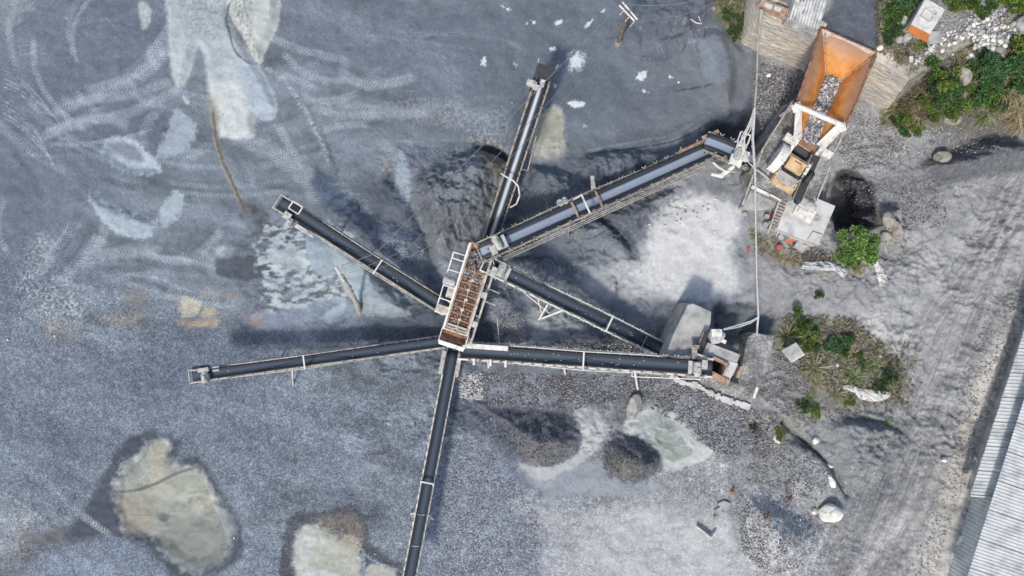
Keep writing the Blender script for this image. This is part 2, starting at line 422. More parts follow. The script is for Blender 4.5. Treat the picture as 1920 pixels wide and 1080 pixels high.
# ---- material map (what lies where: dust, mud, gravel, silt; a few cast shadows painted in)
MAPPED = True
kk = H / (H - Hh); UU = 960 + (U0 - 960) * kk; VV = 540 + (V0 - 540) * kk
C = np.empty((NY, NX, 3)); Gv = np.zeros((NY, NX)); Wt = np.zeros((NY, NX))
wu = UU + 60 * (fbm(UU / 150, VV / 150, 3, 61) - .5); wv = VV + 60 * (fbm(UU / 150, VV / 150, 3, 67) - .5)
rt = sst(980, 1420, wu + (wv - 540) * .18)
base_l = lin((116, 125, 136)); base_r = lin((152, 153, 156))
C[:] = base_l * (1 - rt[..., None]) + base_r * rt[..., None]
n1 = fbm(wu / 90, wv / 60, 5, 71); n2 = fbm(wu / 26, wv / 20, 4, 73); n3 = fbm(UU / 6, VV / 6, 3, 79)
C *= (1 + (n1 - .5) * (1.1 - .5 * rt) + (n2 - .5) * .5 + (n3 - .5) * .25)[..., None]
# broad brushed tone drifts
n4 = fbm((wu + wv * .3) / 300, (wv - wu * .25) / 70, 4, 83); C *= (1 + (n4 - .5) * (.9 - .5 * rt))[..., None]
Gv[:] = .25 + .75 * sst(560, 760, wv + (700 - wu) * .25) * (1 - sst(1500, 1700, wu)) + .3 * (n1 - .3)

def blend(w, a, col, gv=None, wet=None):
    a = np.clip(a, 0, 1); c = lin(col)
    tone = (1 + (n2[w] - .5) * .35 + (n3[w] - .5) * .3)[..., None]
    C[w] = C[w] * (1 - a[..., None]) + c * tone * a[..., None]
    if gv is not None: Gv[w] = Gv[w] * (1 - a) + gv * a
    if wet is not None: Wt[w] = Wt[w] * (1 - a) + wet * a
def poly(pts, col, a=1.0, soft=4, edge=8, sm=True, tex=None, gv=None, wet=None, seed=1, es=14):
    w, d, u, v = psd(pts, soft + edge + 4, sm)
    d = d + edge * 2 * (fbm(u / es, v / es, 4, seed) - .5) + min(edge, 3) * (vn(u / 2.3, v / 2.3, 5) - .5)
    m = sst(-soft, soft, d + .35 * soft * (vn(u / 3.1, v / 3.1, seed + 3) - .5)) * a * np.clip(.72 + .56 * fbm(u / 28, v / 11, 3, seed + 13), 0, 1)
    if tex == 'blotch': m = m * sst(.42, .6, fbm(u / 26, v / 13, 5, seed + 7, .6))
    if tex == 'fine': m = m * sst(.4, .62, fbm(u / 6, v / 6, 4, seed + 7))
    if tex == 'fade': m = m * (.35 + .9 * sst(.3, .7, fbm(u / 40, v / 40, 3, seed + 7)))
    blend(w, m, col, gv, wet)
def stroke(pts, width, col, a=.7, soft=None, tex=None, gv=None, wet=None, seed=1, wob=2.0, taper=True):
    w, d, sg, s, tot, u, v = lsd(pts, width + 12)
    soft = width * .5 if soft is None else soft
    d = d + wob * 2 * (fbm(u / 9, v / 9, 3, seed) - .5)
    m = 1 - sst(max(width / 2 - soft / 2, 0), width / 2 + soft / 2, d)
    if taper: m = m * sst(0, 14, s) * sst(0, 22, tot - s)
    if tex == 'track':     # lugged tyre print: chevrons across the run
        ph = (s + np.abs(sg) * .9) / 6.4 + .25 * fbm(u / 15, v / 15, 2, 3)
        ch = .5 + .5 * np.sin(2 * math.pi * ph); m = m * (.15 + .85 * ch ** 1.5) * (.5 + 1.0 * fbm(u / 24, v / 24, 3, seed + 2))
        Hh[w] += .035 * (ch - .5) * np.clip(m * 2, 0, 1)
    if tex == 'streak': m = m * sst(.35, .65, fbm(sg / 2.2, s / 40, 3, seed + 4))
    if tex == 'fine': m = m * sst(.4, .6, fbm(u / 5, v / 5, 3, seed + 4))
    blend(w, m * a, col, gv, wet)

LB = (170, 181, 193); LW = (186, 193, 196); DK = (62, 69, 82); SL = (94, 103, 118)
# --- upper left: tracked yard with pale slurry
poly([(-20, -20), (300, -20), (330, 150), (260, 300), (160, 420), (140, 520), (-20, 560)], (104, 113, 127), .75, 50, 30)
poly([(-20, 600), (300, 620), (500, 700), (520, 900), (300, 820), (150, 900), (-20, 900)], (110, 120, 135), .6, 50, 30)
poly([(160, 60), (300, 20), (310, 120), (200, 200), (120, 180)], (100, 109, 125), .6, 30, 20)
poly([(530, 20), (900, 20), (1000, 90), (900, 190), (640, 130), (540, 80)], (104, 113, 128), .6, 40, 25)
poly([(0, 0), (70, 0), (30, 30), (0, 60)], (140, 147, 156), .6, 10, 8)
for k in range(5):
    stroke([(0, 42 + k * 7), (40, 20 + k * 5), (75, -4 + k * 3)], 2.2, (158, 164, 170), .6, tex='streak', seed=k)
    stroke([(0, 128 + k * 8), (40, 150 + k * 7), (80, 190 + k * 5), (120, 245 - k * 6)], 2.4, (168, 176, 184), .8, 1.5, 'streak', seed=k)
    stroke([(0, 185 + k * 8), (40, 212 + k * 7), (75, 258 + k * 5), (108, 330 - k * 4)], 2.6, (172, 180, 188), .8, 1.5, 'streak', seed=k + 9)
fan = [([(330, 60), (290, 110), (230, 150), (150, 170)], 16), ([(318, 90), (270, 140), (170, 185), (90, 215)], 18),
       ([(330, 150), (240, 178), (150, 188), (100, 190)], 16), ([(350, 160), (260, 205), (180, 225), (80, 250)], 18),
       ([(245, 240), (200, 222), (140, 228), (70, 262)], 18), ([(300, 205), (275, 235), (262, 290)], 18),
       ([(400, 270), (365, 290), (330, 320)], 16), ([(330, 30), (290, 90), (270, 120)], 14),
       ([(430, 250), (510, 285), (560, 325), (610, 385)], 30), ([(500, 66), (560, 92), (640, 112), (660, 130)], 15),
       ([(530, 95), (560, 130), (610, 150), (660, 150)], 13), ([(520, 138), (560, 150), (600, 172)], 14),
       ([(560, 182), (620, 190), (680, 170)], 13), ([(580, 200), (640, 215), (720, 216)], 15), ([(600, 245), (640, 236), (700, 232)], 13),
       ([(630, 128), (690, 160), (790, 142)], 17), ([(630, 190), (700, 206), (770, 212), (830, 195)], 19), ([(520, 230), (560, 300), (640, 370)], 14),
       ([(150, 410), (110, 460), (70, 520)], 20), ([(190, 440), (140, 500), (110, 540)], 22), ([(200, 400), (190, 450), (150, 520)], 18),
       ([(230, 520), (300, 530), (370, 560), (460, 570)], 20), ([(180, 480), (260, 470), (350, 480), (420, 500)], 22),
       ([(240, 470), (330, 490), (400, 470)], 18), ([(420, 430), (380, 470), (340, 500)], 16), ([(260, 545), (340, 560), (440, 575)], 14)]
for k, (p, wd) in enumerate(fan): stroke(p, wd, (166, 177, 188), .8, wd * .5, 'track', seed=k)
rt2 = random.Random(21)
for k in range(46):      # faint lugged tracks sweeping round the yard
    cx, cy = rt2.choice([(430, 90), (420, 60), (120, 60), (520, 520), (250, 420)]); rad = rt2.uniform(120, 420); a0 = rt2.uniform(.2, 2.9); da = rt2.uniform(.3, .9)
    pts = [(cx + rad * math.cos(a0 + da * t) * 1.2, cy + rad * math.sin(a0 + da * t) * .75) for t in (0, .33, .66, 1)]
    if max(p[0] for p in pts) > 880 or max(p[1] for p in pts) > 640: continue
    lt = rt2.random() < .7
    for off in (0, rt2.choice([0, 17])): stroke([(u + off * .4, v + off) for u, v in pts], rt2.uniform(7, 13), (160, 171, 184) if lt else (92, 101, 116), rt2.uniform(.35, .7), None, 'track', seed=k)
for k in range(30):      # thin scrapes and rivulets
    u0, v0 = rt2.uniform(20, 850), rt2.uniform(20, 560); a = rt2.uniform(-.5, .9); L = rt2.uniform(40, 130)
    stroke([(u0, v0), (u0 + L * .5 * math.cos(a), v0 + L * .5 * math.sin(a) + 6), (u0 + L * math.cos(a + .3), v0 + L * math.sin(a + .3))], rt2.uniform(1.5, 3), (156, 166, 178) if k % 2 else (80, 88, 102), .55, 1.5, 'streak', seed=k)
for k in range(40):      # soft drifts of fines on the lower yard
    u0, v0 = rt2.uniform(0, 800), rt2.uniform(600, 1080); a = rt2.uniform(-.4, .5) ; L = rt2.uniform(60, 200)
    stroke([(u0, v0), (u0 + L * .5 * math.cos(a), v0 + L * .5 * math.sin(a) + 10), (u0 + L * math.cos(a + .4), v0 + L * math.sin(a + .4))], rt2.uniform(10, 34), (140, 151, 168) if k % 2 else (92, 101, 117), .38, 20, None, seed=k, wob=8)
for k, (p, wd) in enumerate([([(150, 390), (130, 440), (100, 490)], 16), ([(172, 410), (158, 460), (120, 510)], 16), ([(235, 524), (290, 530), (330, 545)], 13), ([(240, 520), (330, 548), (430, 566), (460, 575)], 12), ([(290, 470), (350, 476), (400, 492)], 14), ([(170, 500), (230, 506), (290, 500)], 12), ([(250, 480), (310, 500), (400, 508)], 14),
        ([(610, 380), (640, 400), (665, 420)], 14), ([(600, 250), (625, 300), (640, 340)], 12), ([(660, 170), (740, 186), (800, 182)], 12), ([(300, 240), (360, 252), (400, 270)], 12), ([(470, 340), (520, 350), (580, 360)], 12), ([(180, 330), (250, 350), (300, 345)], 12), ([(20, 280), (60, 330), (80, 390)], 12)]):
    stroke(p, wd, (76, 84, 98), .75, 4, 'track', seed=k + 50)
poly([(318, -20), (425, -20), (430, 40), (470, 100), (505, 165), (518, 205), (478, 215), (476, 258), (412, 255), (410, 210), (392, 175), (385, 110), (370, 90), (350, 155), (325, 150), (316, 60)], (178, 186, 191), .92, 5, 5, gv=.1)
poly([(335, -10), (410, -10), (415, 70), (380, 70), (350, 60)], (146, 152, 154), .8, 10, 14, tex='fine', gv=.3)
poly([(395, 160), (450, 150), (475, 200), (470, 250), (415, 250)], (196, 201, 200), .8, 8, 8, gv=.1)
poly([(430, -20), (515, -20), (524, 30), (515, 65), (498, 95), (488, 120), (470, 100), (450, 60), (432, 30)], (192, 196, 194), .95, 3, 3, gv=.1)
poly([(432, -10), (470, -10), (470, 60), (490, 108), (470, 104), (446, 60)], (128, 131, 128), .7, 8, 8, tex='fine', gv=.4)
poly([(470, 112), (500, 150), (520, 212), (486, 222), (450, 150)], (166, 178, 190), .85, 3, 3, gv=.1)
stroke([(434, -4), (424, 34), (430, 60), (441, 96), (470, 120), (478, 112)], 4, (78, 84, 94), .8, 2)
stroke([(478, 116), (530, 150), (570, 205), (600, 262), (622, 312)], 9, (172, 180, 186), .75, 5, 'fine')
poly([(260, 5), (280, 10), (282, 40), (268, 55), (262, 30)], LW, .7, 4, 4)
poly([(342, 178), (356, 190), (350, 196), (344, 188)], LW, .9, 2, 2)
stroke([(115, 25), (130, 38), (122, 48)], 8, LW, .6, 5, 'fine'); stroke([(185, 32), (200, 44)], 8, LW, .6, 5, 'fine')
poly([(190, 275), (215, 256), (250, 262), (275, 285), (302, 322), (240, 324), (205, 302)], (174, 186, 197), .86, 5, 8, gv=.1, es=9)
poly([(205, 266), (248, 268), (272, 300), (240, 300), (215, 285)], (118, 127, 142), .85, 6, 5)
poly([(330, 204), (362, 226), (368, 246), (345, 284), (293, 297), (303, 265), (318, 235)], (158, 170, 183), .86, 5, 8, gv=.1, es=9)
poly([(165, 368), (200, 382), (288, 415), (290, 432), (268, 448), (225, 441), (195, 416)], (166, 179, 190), .86, 5, 8, gv=.2, es=9)
stroke([(196, 384), (230, 396), (282, 420)], 9, (92, 100, 114), .85, 5, 'fine')
poly([(300, 392), (325, 362), (345, 366), (342, 392), (312, 426), (298, 415)], (166, 179, 190), .86, 5, 8, gv=.1, es=9)
poly([(388, 180), (410, 190), (412, 240), (396, 230)], (136, 134, 126), .6, 8, 6)
stroke([(398, 190), (404, 250), (412, 290), (432, 335), (448, 372), (462, 402)], 11, (150, 148, 140), .7, 5)
stroke([(398, 200), (405, 255), (414, 292), (434, 338), (450, 375), (470, 410)], 5, (106, 96, 80), .9, 2, wob=3)
poly([(448, 380), (472, 378), (500, 400), (530, 432), (565, 445), (540, 458), (490, 440), (458, 415)], (72, 73, 78), .8, 6, 12, wet=.6, tex='fade')
poly([(470, 430), (650, 420), (660, 560), (560, 590), (480, 580), (440, 500)], (70, 76, 86), .75, 12, 14, tex='blotch', wet=.4, seed=3)
poly([(410, 484), (500, 486), (500, 520), (415, 520)], (72, 78, 88), .85, 4, 6, wet=.4)
poly([(490, 430), (655, 430), (660, 560), (560, 585), (500, 575)], (178, 190, 197), .95, 5, 14, tex='blotch', gv=.1, seed=5)
poly([(405, 462), (435, 462), (432, 482), (408, 478)], (170, 180, 188), .8, 6, 5, tex='fade')
poly([(500, 470), (560, 470), (580, 500), (520, 500)], (176, 188, 194), .8, 5, 6)
poly([(470, 590), (560, 575), (640, 560), (662, 590), (600, 596), (520, 620), (460, 610)], (134, 146, 164), .75, 5, 6, gv=.2)
poly([(606, 590), (640, 570), (650, 576), (628, 606), (612, 604)], (160, 174, 186), .9, 2, 3, gv=.05)
poly([(575, 440), (612, 440), (636, 470), (642, 508), (600, 516), (578, 490)], (150, 163, 176), .95, 3, 4, gv=.1)
poly([(628, 462), (680, 490), (700, 540), (692, 566), (660, 562), (634, 520)], (164, 178, 187), .95, 3, 3, gv=.1)
poly([(690, 500), (750, 540), (770, 590), (722, 594), (680, 566), (690, 540)], (150, 161, 171), .95, 3, 5, gv=.2)
poly([(690, 438), (740, 418), (795, 445), (782, 500), (762, 520), (705, 476)], (140, 151, 168), .85, 4, 5, gv=.5)
for q, c in (([(338, 560), (376, 565), (372, 592), (340, 594)], (206, 196, 172)), ([(384, 574), (426, 590), (400, 592), (378, 600)], (192, 172, 142)),
             ([(340, 602), (408, 598), (386, 614), (342, 610)], (186, 158, 122)), ([(365, 608), (408, 602), (402, 613), (375, 615)], (204, 190, 160)), ([(462, 592), (500, 596), (490, 612), (466, 608)], (150, 134, 122))):
    poly(q, c, .62, 4, 9, gv=.2)
stroke([(342, 600), (370, 594), (382, 566)], 6, (112, 118, 128), .8, 3)
for q, c in (([(200, 590), (270, 590), (280, 612), (210, 612)], (160, 152, 138)), ([(70, 600), (140, 600), (150, 640), (110, 650)], (146, 142, 138)), ([(230, 545), (280, 550), (270, 570), (230, 568)], (150, 144, 134)), ([(380, 548), (440, 550), (430, 562), (385, 560)], (156, 146, 132))):
    poly(q, c, .5, 14, 12, tex='fade')
for q in ([(90, 520), (130, 520), (120, 545), (95, 545)], [(40, 530), (100, 540), (160, 590), (120, 600), (60, 570)], [(60, 450), (100, 440), (90, 500), (40, 540)], [(130, 570), (165, 575), (160, 590), (130, 590)]):
    poly(q, (172, 181, 190), .6, 12, 14, tex='fine')
stroke([(190, 570), (240, 620), (330, 700)], 4, (150, 160, 174), .5, 4, 'fine'); stroke([(190, 566), (330, 695)], 2, (84, 92, 106), .5, 2)
poly([(300, 590), (500, 640), (470, 760), (300, 800), (200, 700)], (96, 106, 124), .4, 40, 30)
for k, (u, v, a, b) in enumerate([(120, 750, 120, 60), (560, 790, 80, 60), (60, 880, 70, 50), (330, 780, 60, 30), (620, 880, 50, 60), (450, 900, 50, 60)]):
    poly([(u - a, v), (u, v - b), (u + a, v), (u, v + b)], (124, 135, 151) if k % 2 else (112, 123, 139), .5, 30, 22)
# pond, lower left
stroke([(-10, 912), (60, 960), (150, 1040), (190, 1090)], 3, (170, 180, 190), .7, 2, 'fine', taper=False)
stroke([(-5, 830), (80, 900), (140, 955), (220, 1012)], 14, (156, 168, 182), .6, 8, 'track')
poly([(250, 815), (336, 822), (328, 864), (378, 862), (420, 930), (454, 990), (446, 1050), (400, 1078), (330, 1085), (300, 1050), (250, 1015), (200, 1005), (100, 1020), (50, 1014), (130, 985), (158, 960), (200, 880)], (58, 66, 80), .97, 7, 8, wet=.5, gv=.4)
stroke([(150, 962), (180, 985), (216, 1008)], 12, (176, 184, 190), .85, 5, 'track')
poly([(262, 846), (292, 826), (318, 830), (320, 868), (372, 880), (400, 930), (424, 975), (426, 1030), (396, 1050), (362, 1072), (320, 1046), (290, 1012), (240, 1000), (222, 955), (214, 912), (238, 872)], (162, 168, 168), .94, 12, 14, gv=.05, wet=.8)
poly([(222, 930), (280, 925), (290, 985), (245, 1000), (224, 960)], (166, 160, 148), .7, 14, 8, gv=.05)
poly([(285, 850), (300, 830), (310, 860), (296, 910), (284, 905)], (170, 156, 136), .7, 10, 8, gv=.1)
poly([(330, 985), (425, 960), (430, 1030), (365, 1070), (300, 1020)], (134, 141, 142), .9, 16, 14, gv=.1)
poly([(345, 885), (400, 920), (410, 960), (380, 945)], (150, 154, 148), .7, 8, 10, tex='fine')
poly([(300, 880), (380, 900), (400, 960), (320, 960), (290, 920)], (188, 190, 180), .7, 22, 22, tex='fade', gv=.02)
poly([(225, 870), (300, 840), (310, 900), (230, 920)], (190, 192, 188), .5, 12, 14, tex='fine', gv=.1)
poly([(300, 960), (420, 900), (430, 1040), (330, 1060)], (118, 126, 130), .5, 14, 16, tex='blotch', gv=.1)
poly([(236, 870), (262, 866), (262, 890), (240, 895)], (120, 124, 126), .6, 6, 6)
stroke([(205, 922), (250, 920), (290, 908), (330, 888), (385, 872)], 6, (92, 96, 98), .85, 3, taper=False)
poly([(292, 968), (308, 962), (318, 970), (306, 980)], (70, 76, 86), .85, 4, 3)
stroke([(235, 966), (300, 966)], 3, (120, 120, 116), .5, 2)
poly([(-20, 965), (45, 950), (60, 985), (30, 1040), (-20, 1030)], (160, 165, 170), .8, 12, 14, tex='fade')
poly([(40, 985), (130, 990), (100, 1040), (30, 1080), (-10, 1080)], (112, 112, 114), .6, 14, 14, tex='fade')
poly([(100, 1030), (250, 1020), (300, 1060), (290, 1100), (60, 1100)], (124, 136, 153), .6, 14, 10, gv=1)
# pond, lower middle
poly([(545, 968), (600, 960), (640, 950), (676, 958), (690, 985), (700, 1020), (745, 1056), (762, 1100), (540, 1100)], (64, 68, 76), .9, 6, 8, wet=.5)
poly([(590, 975), (650, 962), (676, 980), (680, 1010), (640, 1005)], (116, 110, 102), .8, 10, 8)
poly([(556, 1002), (590, 986), (625, 1005), (660, 1014), (672, 1040), (668, 1100), (562, 1100)], (182, 187, 184), .95, 9, 9, gv=.05, wet=.8)
poly([(640, 1000), (676, 1012), (672, 1036), (646, 1020)], (172, 164, 148), .7, 5, 5)
poly([(690, 1062), (735, 1064), (742, 1100), (688, 1100)], (176, 178, 170), .85, 4, 4, gv=.1)
stroke([(676, 1035), (720, 1062), (760, 1072)], 5, (136, 146, 162), .8, 3); stroke([(682, 1025), (684, 1095)], 5, (136, 146, 162), .8, 3)
stroke([(690, 852), (740, 847)], 6, (88, 84, 82), .85, 2)
# --- upper middle
poly([(900, -40), (1400, -40), (1420, 120), (1440, 320), (1300, 290), (1120, 320), (980, 300), (880, 160)], (98, 107, 119), .75, 40, 30, gv=.15)
for q in ([(1068, 110), (1082, 100), (1092, 115), (1088, 128), (1070, 124)], [(1064, 192), (1080, 187), (1097, 193), (1094, 200), (1078, 202), (1068, 198)], [(1040, 42), (1052, 36), (1055, 42), (1042, 48)],
          [(1096, 52), (1102, 42), (1112, 36), (1106, 48), (1098, 54)], [(904, 108), (911, 106), (910, 124), (903, 122)], [(1030, 90), (1040, 88), (1044, 94), (1034, 97)], [(964, 118), (969, 120), (967, 126)],
          [(1198, 136), (1214, 132), (1210, 146), (1204, 152), (1193, 148)], [(1254, 142), (1262, 145), (1256, 148)], [(1205, 168), (1214, 172), (1206, 173)], [(940, 10), (958, 18), (954, 20)], [(1126, 22), (1134, 18), (1132, 24)],
          [(986, 40), (990, 44), (986, 45)], [(998, 38), (1004, 42), (999, 44)], [(1094, 232), (1100, 236), (1094, 238)], [(1040, 156), (1043, 162), (1038, 164)]):
    poly(q, (218, 224, 230), .95, 1.2, 4, sm=False, es=5, gv=0)
poly([(1064, 100), (1096, 96), (1092, 130), (1066, 130)], (214, 220, 226), .8, 3, 5, tex='fine', es=5)
poly([(735, 190), (850, 185), (900, 215), (945, 262), (960, 282), (905, 276), (850, 240), (760, 225)], (150, 155, 160), .75, 14, 12, tex='fine', gv=.4)
poly([(880, 222), (940, 205), (960, 250), (900, 262)], (150, 160, 172), .7, 12, 12, tex='fine')
poly([(980, 185), (1030, 190), (1030, 215), (990, 230), (960, 240)], (80, 87, 100), .7, 14, 10)
poly([(1003, 240), (1014, 214), (1048, 200), (1056, 250), (1056, 296), (1000, 303), (996, 270)], (184, 184, 174), .92, 8, 9, gv=.05, wet=.7)
stroke([(1000, 278), (1060, 276)], 3, (110, 110, 108), .6, 2, 'fine')
poly([(880, 262), (925, 262), (950, 285), (915, 275)], (170, 172, 166), .7, 7, 7, tex='fine')
poly([(705, 285), (735, 290), (728, 330), (712, 325)], (146, 148, 148), .7, 7, 7, tex='fine')
poly([(740, 350), (750, 282), (770, 320), (769, 370), (756, 392), (738, 368)], (150, 163, 178), .92, 2, 4, gv=.3)
poly([(660, 360), (735, 355), (790, 430), (740, 420), (690, 430), (650, 400)], (92, 100, 112), .7, 10, 10)
poly([(600, 360), (640, 330), (660, 375), (700, 400), (640, 410)], (156, 168, 180), .7, 6, 12, tex='blotch')
poly([(770, 330), (800, 310), (895, 276), (960, 305), (925, 400), (880, 455), (840, 480), (800, 450)], (120, 125, 133), .8, 10, 10, gv=.3)
poly([(780, 330), (830, 315), (850, 400), (830, 440), (795, 400)], (80, 82, 90), .6, 12, 12, tex='fade')
for k in range(16):
    u0 = 800 + k * 8; v0 = 340 + (k * 37) % 60
    stroke([(u0, v0), (u0 + 6, v0 + 50), (u0 + 14 + k, v0 + 110)], 6 + k % 4, (136, 141, 148) if k % 3 else (84, 88, 96), .6, 5, 'streak', seed=k)
poly([(903, 283), (935, 288), (955, 312), (930, 332), (908, 322)], (116, 113, 102), .85, 4, 5)
poly([(920, 288), (940, 292), (954, 312), (935, 305)], (150, 148, 134), .7, 4, 4)
stroke([(896, 272), (930, 284), (964, 306)], 13, (50, 56, 66), .9, 5, wet=.5)
poly([(770, 275), (890, 276), (880, 290), (800, 310), (770, 325)], (100, 108, 124), .7, 8, 6, gv=.8)
# right of the north stacker
poly([(985, 300), (1250, 280), (1330, 270), (1250, 340), (1080, 390), (960, 440), (940, 430), (965, 350)], (104, 112, 125), .8, 14, 12, gv=.25)
poly([(950, 410), (1000, 375), (1060, 375), (1075, 395), (960, 445)], (84, 92, 105), .8, 8, 8, wet=.4, gv=.1)  # shadow of the main feed conveyor painted into the ground colour
poly([(1090, 330), (1160, 330), (1190, 340), (1120, 370)], (70, 76, 88), .8, 8, 8)  # more of the feed conveyor's painted shadow
poly([(1170, 322), (1190, 312), (1180, 296), (1225, 300), (1210, 318)], (60, 66, 78), .6, 8, 6)  # upper patch of the same painted conveyor shadow
for k in range(22):
    a = k * .33; u0 = 1020 + 60 * math.cos(a) + k * 2; v0 = 340 + 22 * math.sin(a * 1.7)
    stroke([(u0, v0), (u0 + 20 * math.cos(a + 1), v0 + 26)], 3.5, (136, 144, 152), .7, 2.5, 'fine', seed=k)
poly([(1140, 318), (1180, 308), (1190, 326), (1150, 334)], (138, 145, 150), .7, 4, 6, tex='fine')
poly([(1205, 293), (1232, 288), (1232, 302), (1212, 302)], (160, 166, 170), .8, 3, 6)
poly([(1085, 280), (1110, 282), (1115, 325), (1090, 320)], (104, 100, 94), .7, 8, 8, tex='fine')
stroke([(1090, 290), (1200, 276), (1270, 262), (1345, 222)], 3, (62, 70, 84), .85, 2); stroke([(1095, 284), (1190, 266), (1262, 252), (1340, 205)], 4, (140, 149, 160), .6, 3)
for p, wd in (([(1150, 256), (1220, 256), (1290, 240), (1350, 205)], 22), ([(1210, 110), (1240, 108), (1275, 95)], 14), ([(1230, 175), (1265, 165), (1300, 160)], 14), ([(1010, 36), (1060, 30), (1090, 15)], 14)):
    stroke(p, wd, (84, 92, 106), .8, 4, 'track')
stroke([(1195, 112), (1225, 106)], 14, (74, 80, 92), .8, 8, 'fine'); stroke([(1258, 172), (1320, 162), (1350, 150)], 3, (66, 73, 86), .85, 1.5)
poly([(1165, -10), (1320, -10), (1345, 30), (1290, 60), (1200, 70)], (92, 100, 113), .8, 14, 12)
stroke([(1232, 75), (1270, 68), (1290, 55)], 6, (66, 73, 85), .8, 4); stroke([(1130, 75), (1160, 68)], 4, (66, 73, 85), .8, 3)
stroke([(1175, 40), (1195, 62), (1210, 70)], 12, (74, 81, 94), .7, 8)
poly([(1292, 72), (1340, 50), (1370, 80), (1376, 130), (1350, 160), (1318, 140), (1310, 105)], (122, 131, 143), .8, 4, 2)
stroke([(1300, 60), (1340, 50), (1366, 78), (1372, 125)], 3, (150, 158, 168), .6, 2)
stroke([(1358, 60), (1385, 90), (1400, 105)], 8, (70, 77, 90), .7, 4)
stroke([(700, 25), (760, 62), (830, 62), (930, 72), (1000, 100)], 10, (140, 149, 161), .4, 6, 'streak'); stroke([(640, 60), (760, 75), (860, 88), (900, 100)], 6, (146, 155, 166), .4, 4, 'streak')
stroke([(985, 0), (1002, 16)], 2.5, (60, 66, 78), .9, 1.5)
# wet hollow by the crusher, gravel beside it
poly([(1315, 245), (1390, 200), (1480, 205), (1450, 300), (1420, 312), (1350, 280)], (54, 62, 77), .95, 8, 7, wet=.4, gv=.05)
poly([(1420, 118), (1510, 140), (1505, 180), (1470, 235), (1440, 235), (1412, 200)], (132, 134, 142), .9, 4, 6, gv=1)
poly([(1385, 110), (1418, 110), (1412, 195), (1395, 205), (1370, 190)], (110, 116, 126), .8, 8, 6)
poly([(1438, 162), (1452, 160), (1460, 180), (1445, 186)], (150, 148, 142), .8, 3, 3)
# --- pale silt flat in the middle
poly([(960, 450), (1180, 430), (1230, 400), (1290, 340), (1390, 330), (1410, 380), (1400, 560), (1340, 580), (1150, 600), (960, 560)], (112, 120, 132), .6, 18, 16, gv=.1)
poly([(1130, 400), (1230, 380), (1240, 420), (1190, 470), (1130, 440)], (82, 88, 99), .7, 10, 12, gv=.1)
poly([(1292, 362), (1345, 370), (1388, 384), (1396, 425), (1378, 462), (1392, 510), (1410, 560), (1340, 578), (1270, 566), (1200, 562), (1120, 560), (1085, 520), (1150, 490), (1180, 470), (1212, 440), (1228, 400), (1260, 370)], (174, 178, 184), .88, 18, 18, gv=.05)
poly([(1296, 366), (1345, 374), (1380, 388), (1388, 420), (1366, 462), (1378, 510), (1382, 545), (1330, 560), (1270, 562), (1225, 540), (1180, 520), (1215, 490), (1212, 450), (1232, 405), (1262, 378)], (206, 207, 209), .97, 12, 12, gv=.03)
poly([(1130, 520), (1200, 520), (1260, 555), (1210, 562), (1150, 550)], (186, 189, 193), .7, 12, 12, gv=.03)
for k in range(26):
    a = k * .7; u0 = 1205 + (k * 53) % 150; v0 = 400 + (k * 31) % 145
    stroke([(u0, v0), (u0 + 12, v0 + 5 + 4 * math.sin(a)), (u0 + 22, v0 + 3)], 1.6, (140, 146, 154), .5, 1, seed=k)
stroke([(1118, 402), (1140, 425), (1165, 436), (1175, 460), (1190, 480)], 8, (58, 64, 76), .85, 4, wet=.4)
poly([(1160, 430), (1180, 440), (1200, 480), (1180, 488), (1168, 470)], (74, 80, 92), .8, 5, 6)
stroke([(1090, 448), (1112, 446), (1140, 430)], 3, (66, 72, 84), .8, 2)
for k in range(14):
    u0 = 985 + k * 9; stroke([(u0, 486 + (k * 7) % 9), (u0 - 3, 500), (u0 + 2, 516 + (k * 5) % 8)], 2.2, (70, 77, 90), .75, 1.5, seed=k)
stroke([(975, 494), (1020, 482), (1040, 488), (1046, 512)], 2.5, (66, 72, 84), .8, 1.5)
stroke([(1020, 530), (1060, 505), (1120, 490)], 10, (150, 158, 168), .7, 6, 'fine'); stroke([(1016, 540), (1050, 515)], 5, (70, 77, 90), .7, 3)
poly([(1110, 560), (1230, 560), (1260, 590), (1250, 640), (1150, 610)], (110, 118, 131), .6, 12, 10, tex='fade')
poly([(1230, 570), (1285, 575), (1262, 620), (1235, 630)], (78, 84, 95), .7, 8, 10, tex='fade')
poly([(1340, 572), (1400, 568), (1455, 572), (1500, 590), (1470, 640), (1380, 645), (1340, 620)], (70, 76, 86), .9, 7, 8, gv=.5, wet=.3)
poly([(1345, 592), (1400, 580), (1438, 590), (1446, 612), (1432, 640), (1372, 640)], (104, 117, 124), .95, 4, 4, gv=.05, wet=.8)
poly([(1440, 478), (1500, 480), (1560, 520), (1560, 590), (1480, 600), (1420, 570), (1400, 520)], (166, 167, 169), .6, 18, 14)
poly([(1525, 580), (1620, 570), (1680, 620), (1660, 640), (1560, 620)], (196, 196, 197), .7, 14, 12)
for k in range(18):
    u0 = 1395 + (k * 47) % 90; v0 = 480 + (k * 29) % 90; stroke([(u0, v0), (u0 + 14, v0 - 6), (u0 + 30, v0 - 4)], 4, (116, 118, 122), .5, 3, 'fine', seed=k)
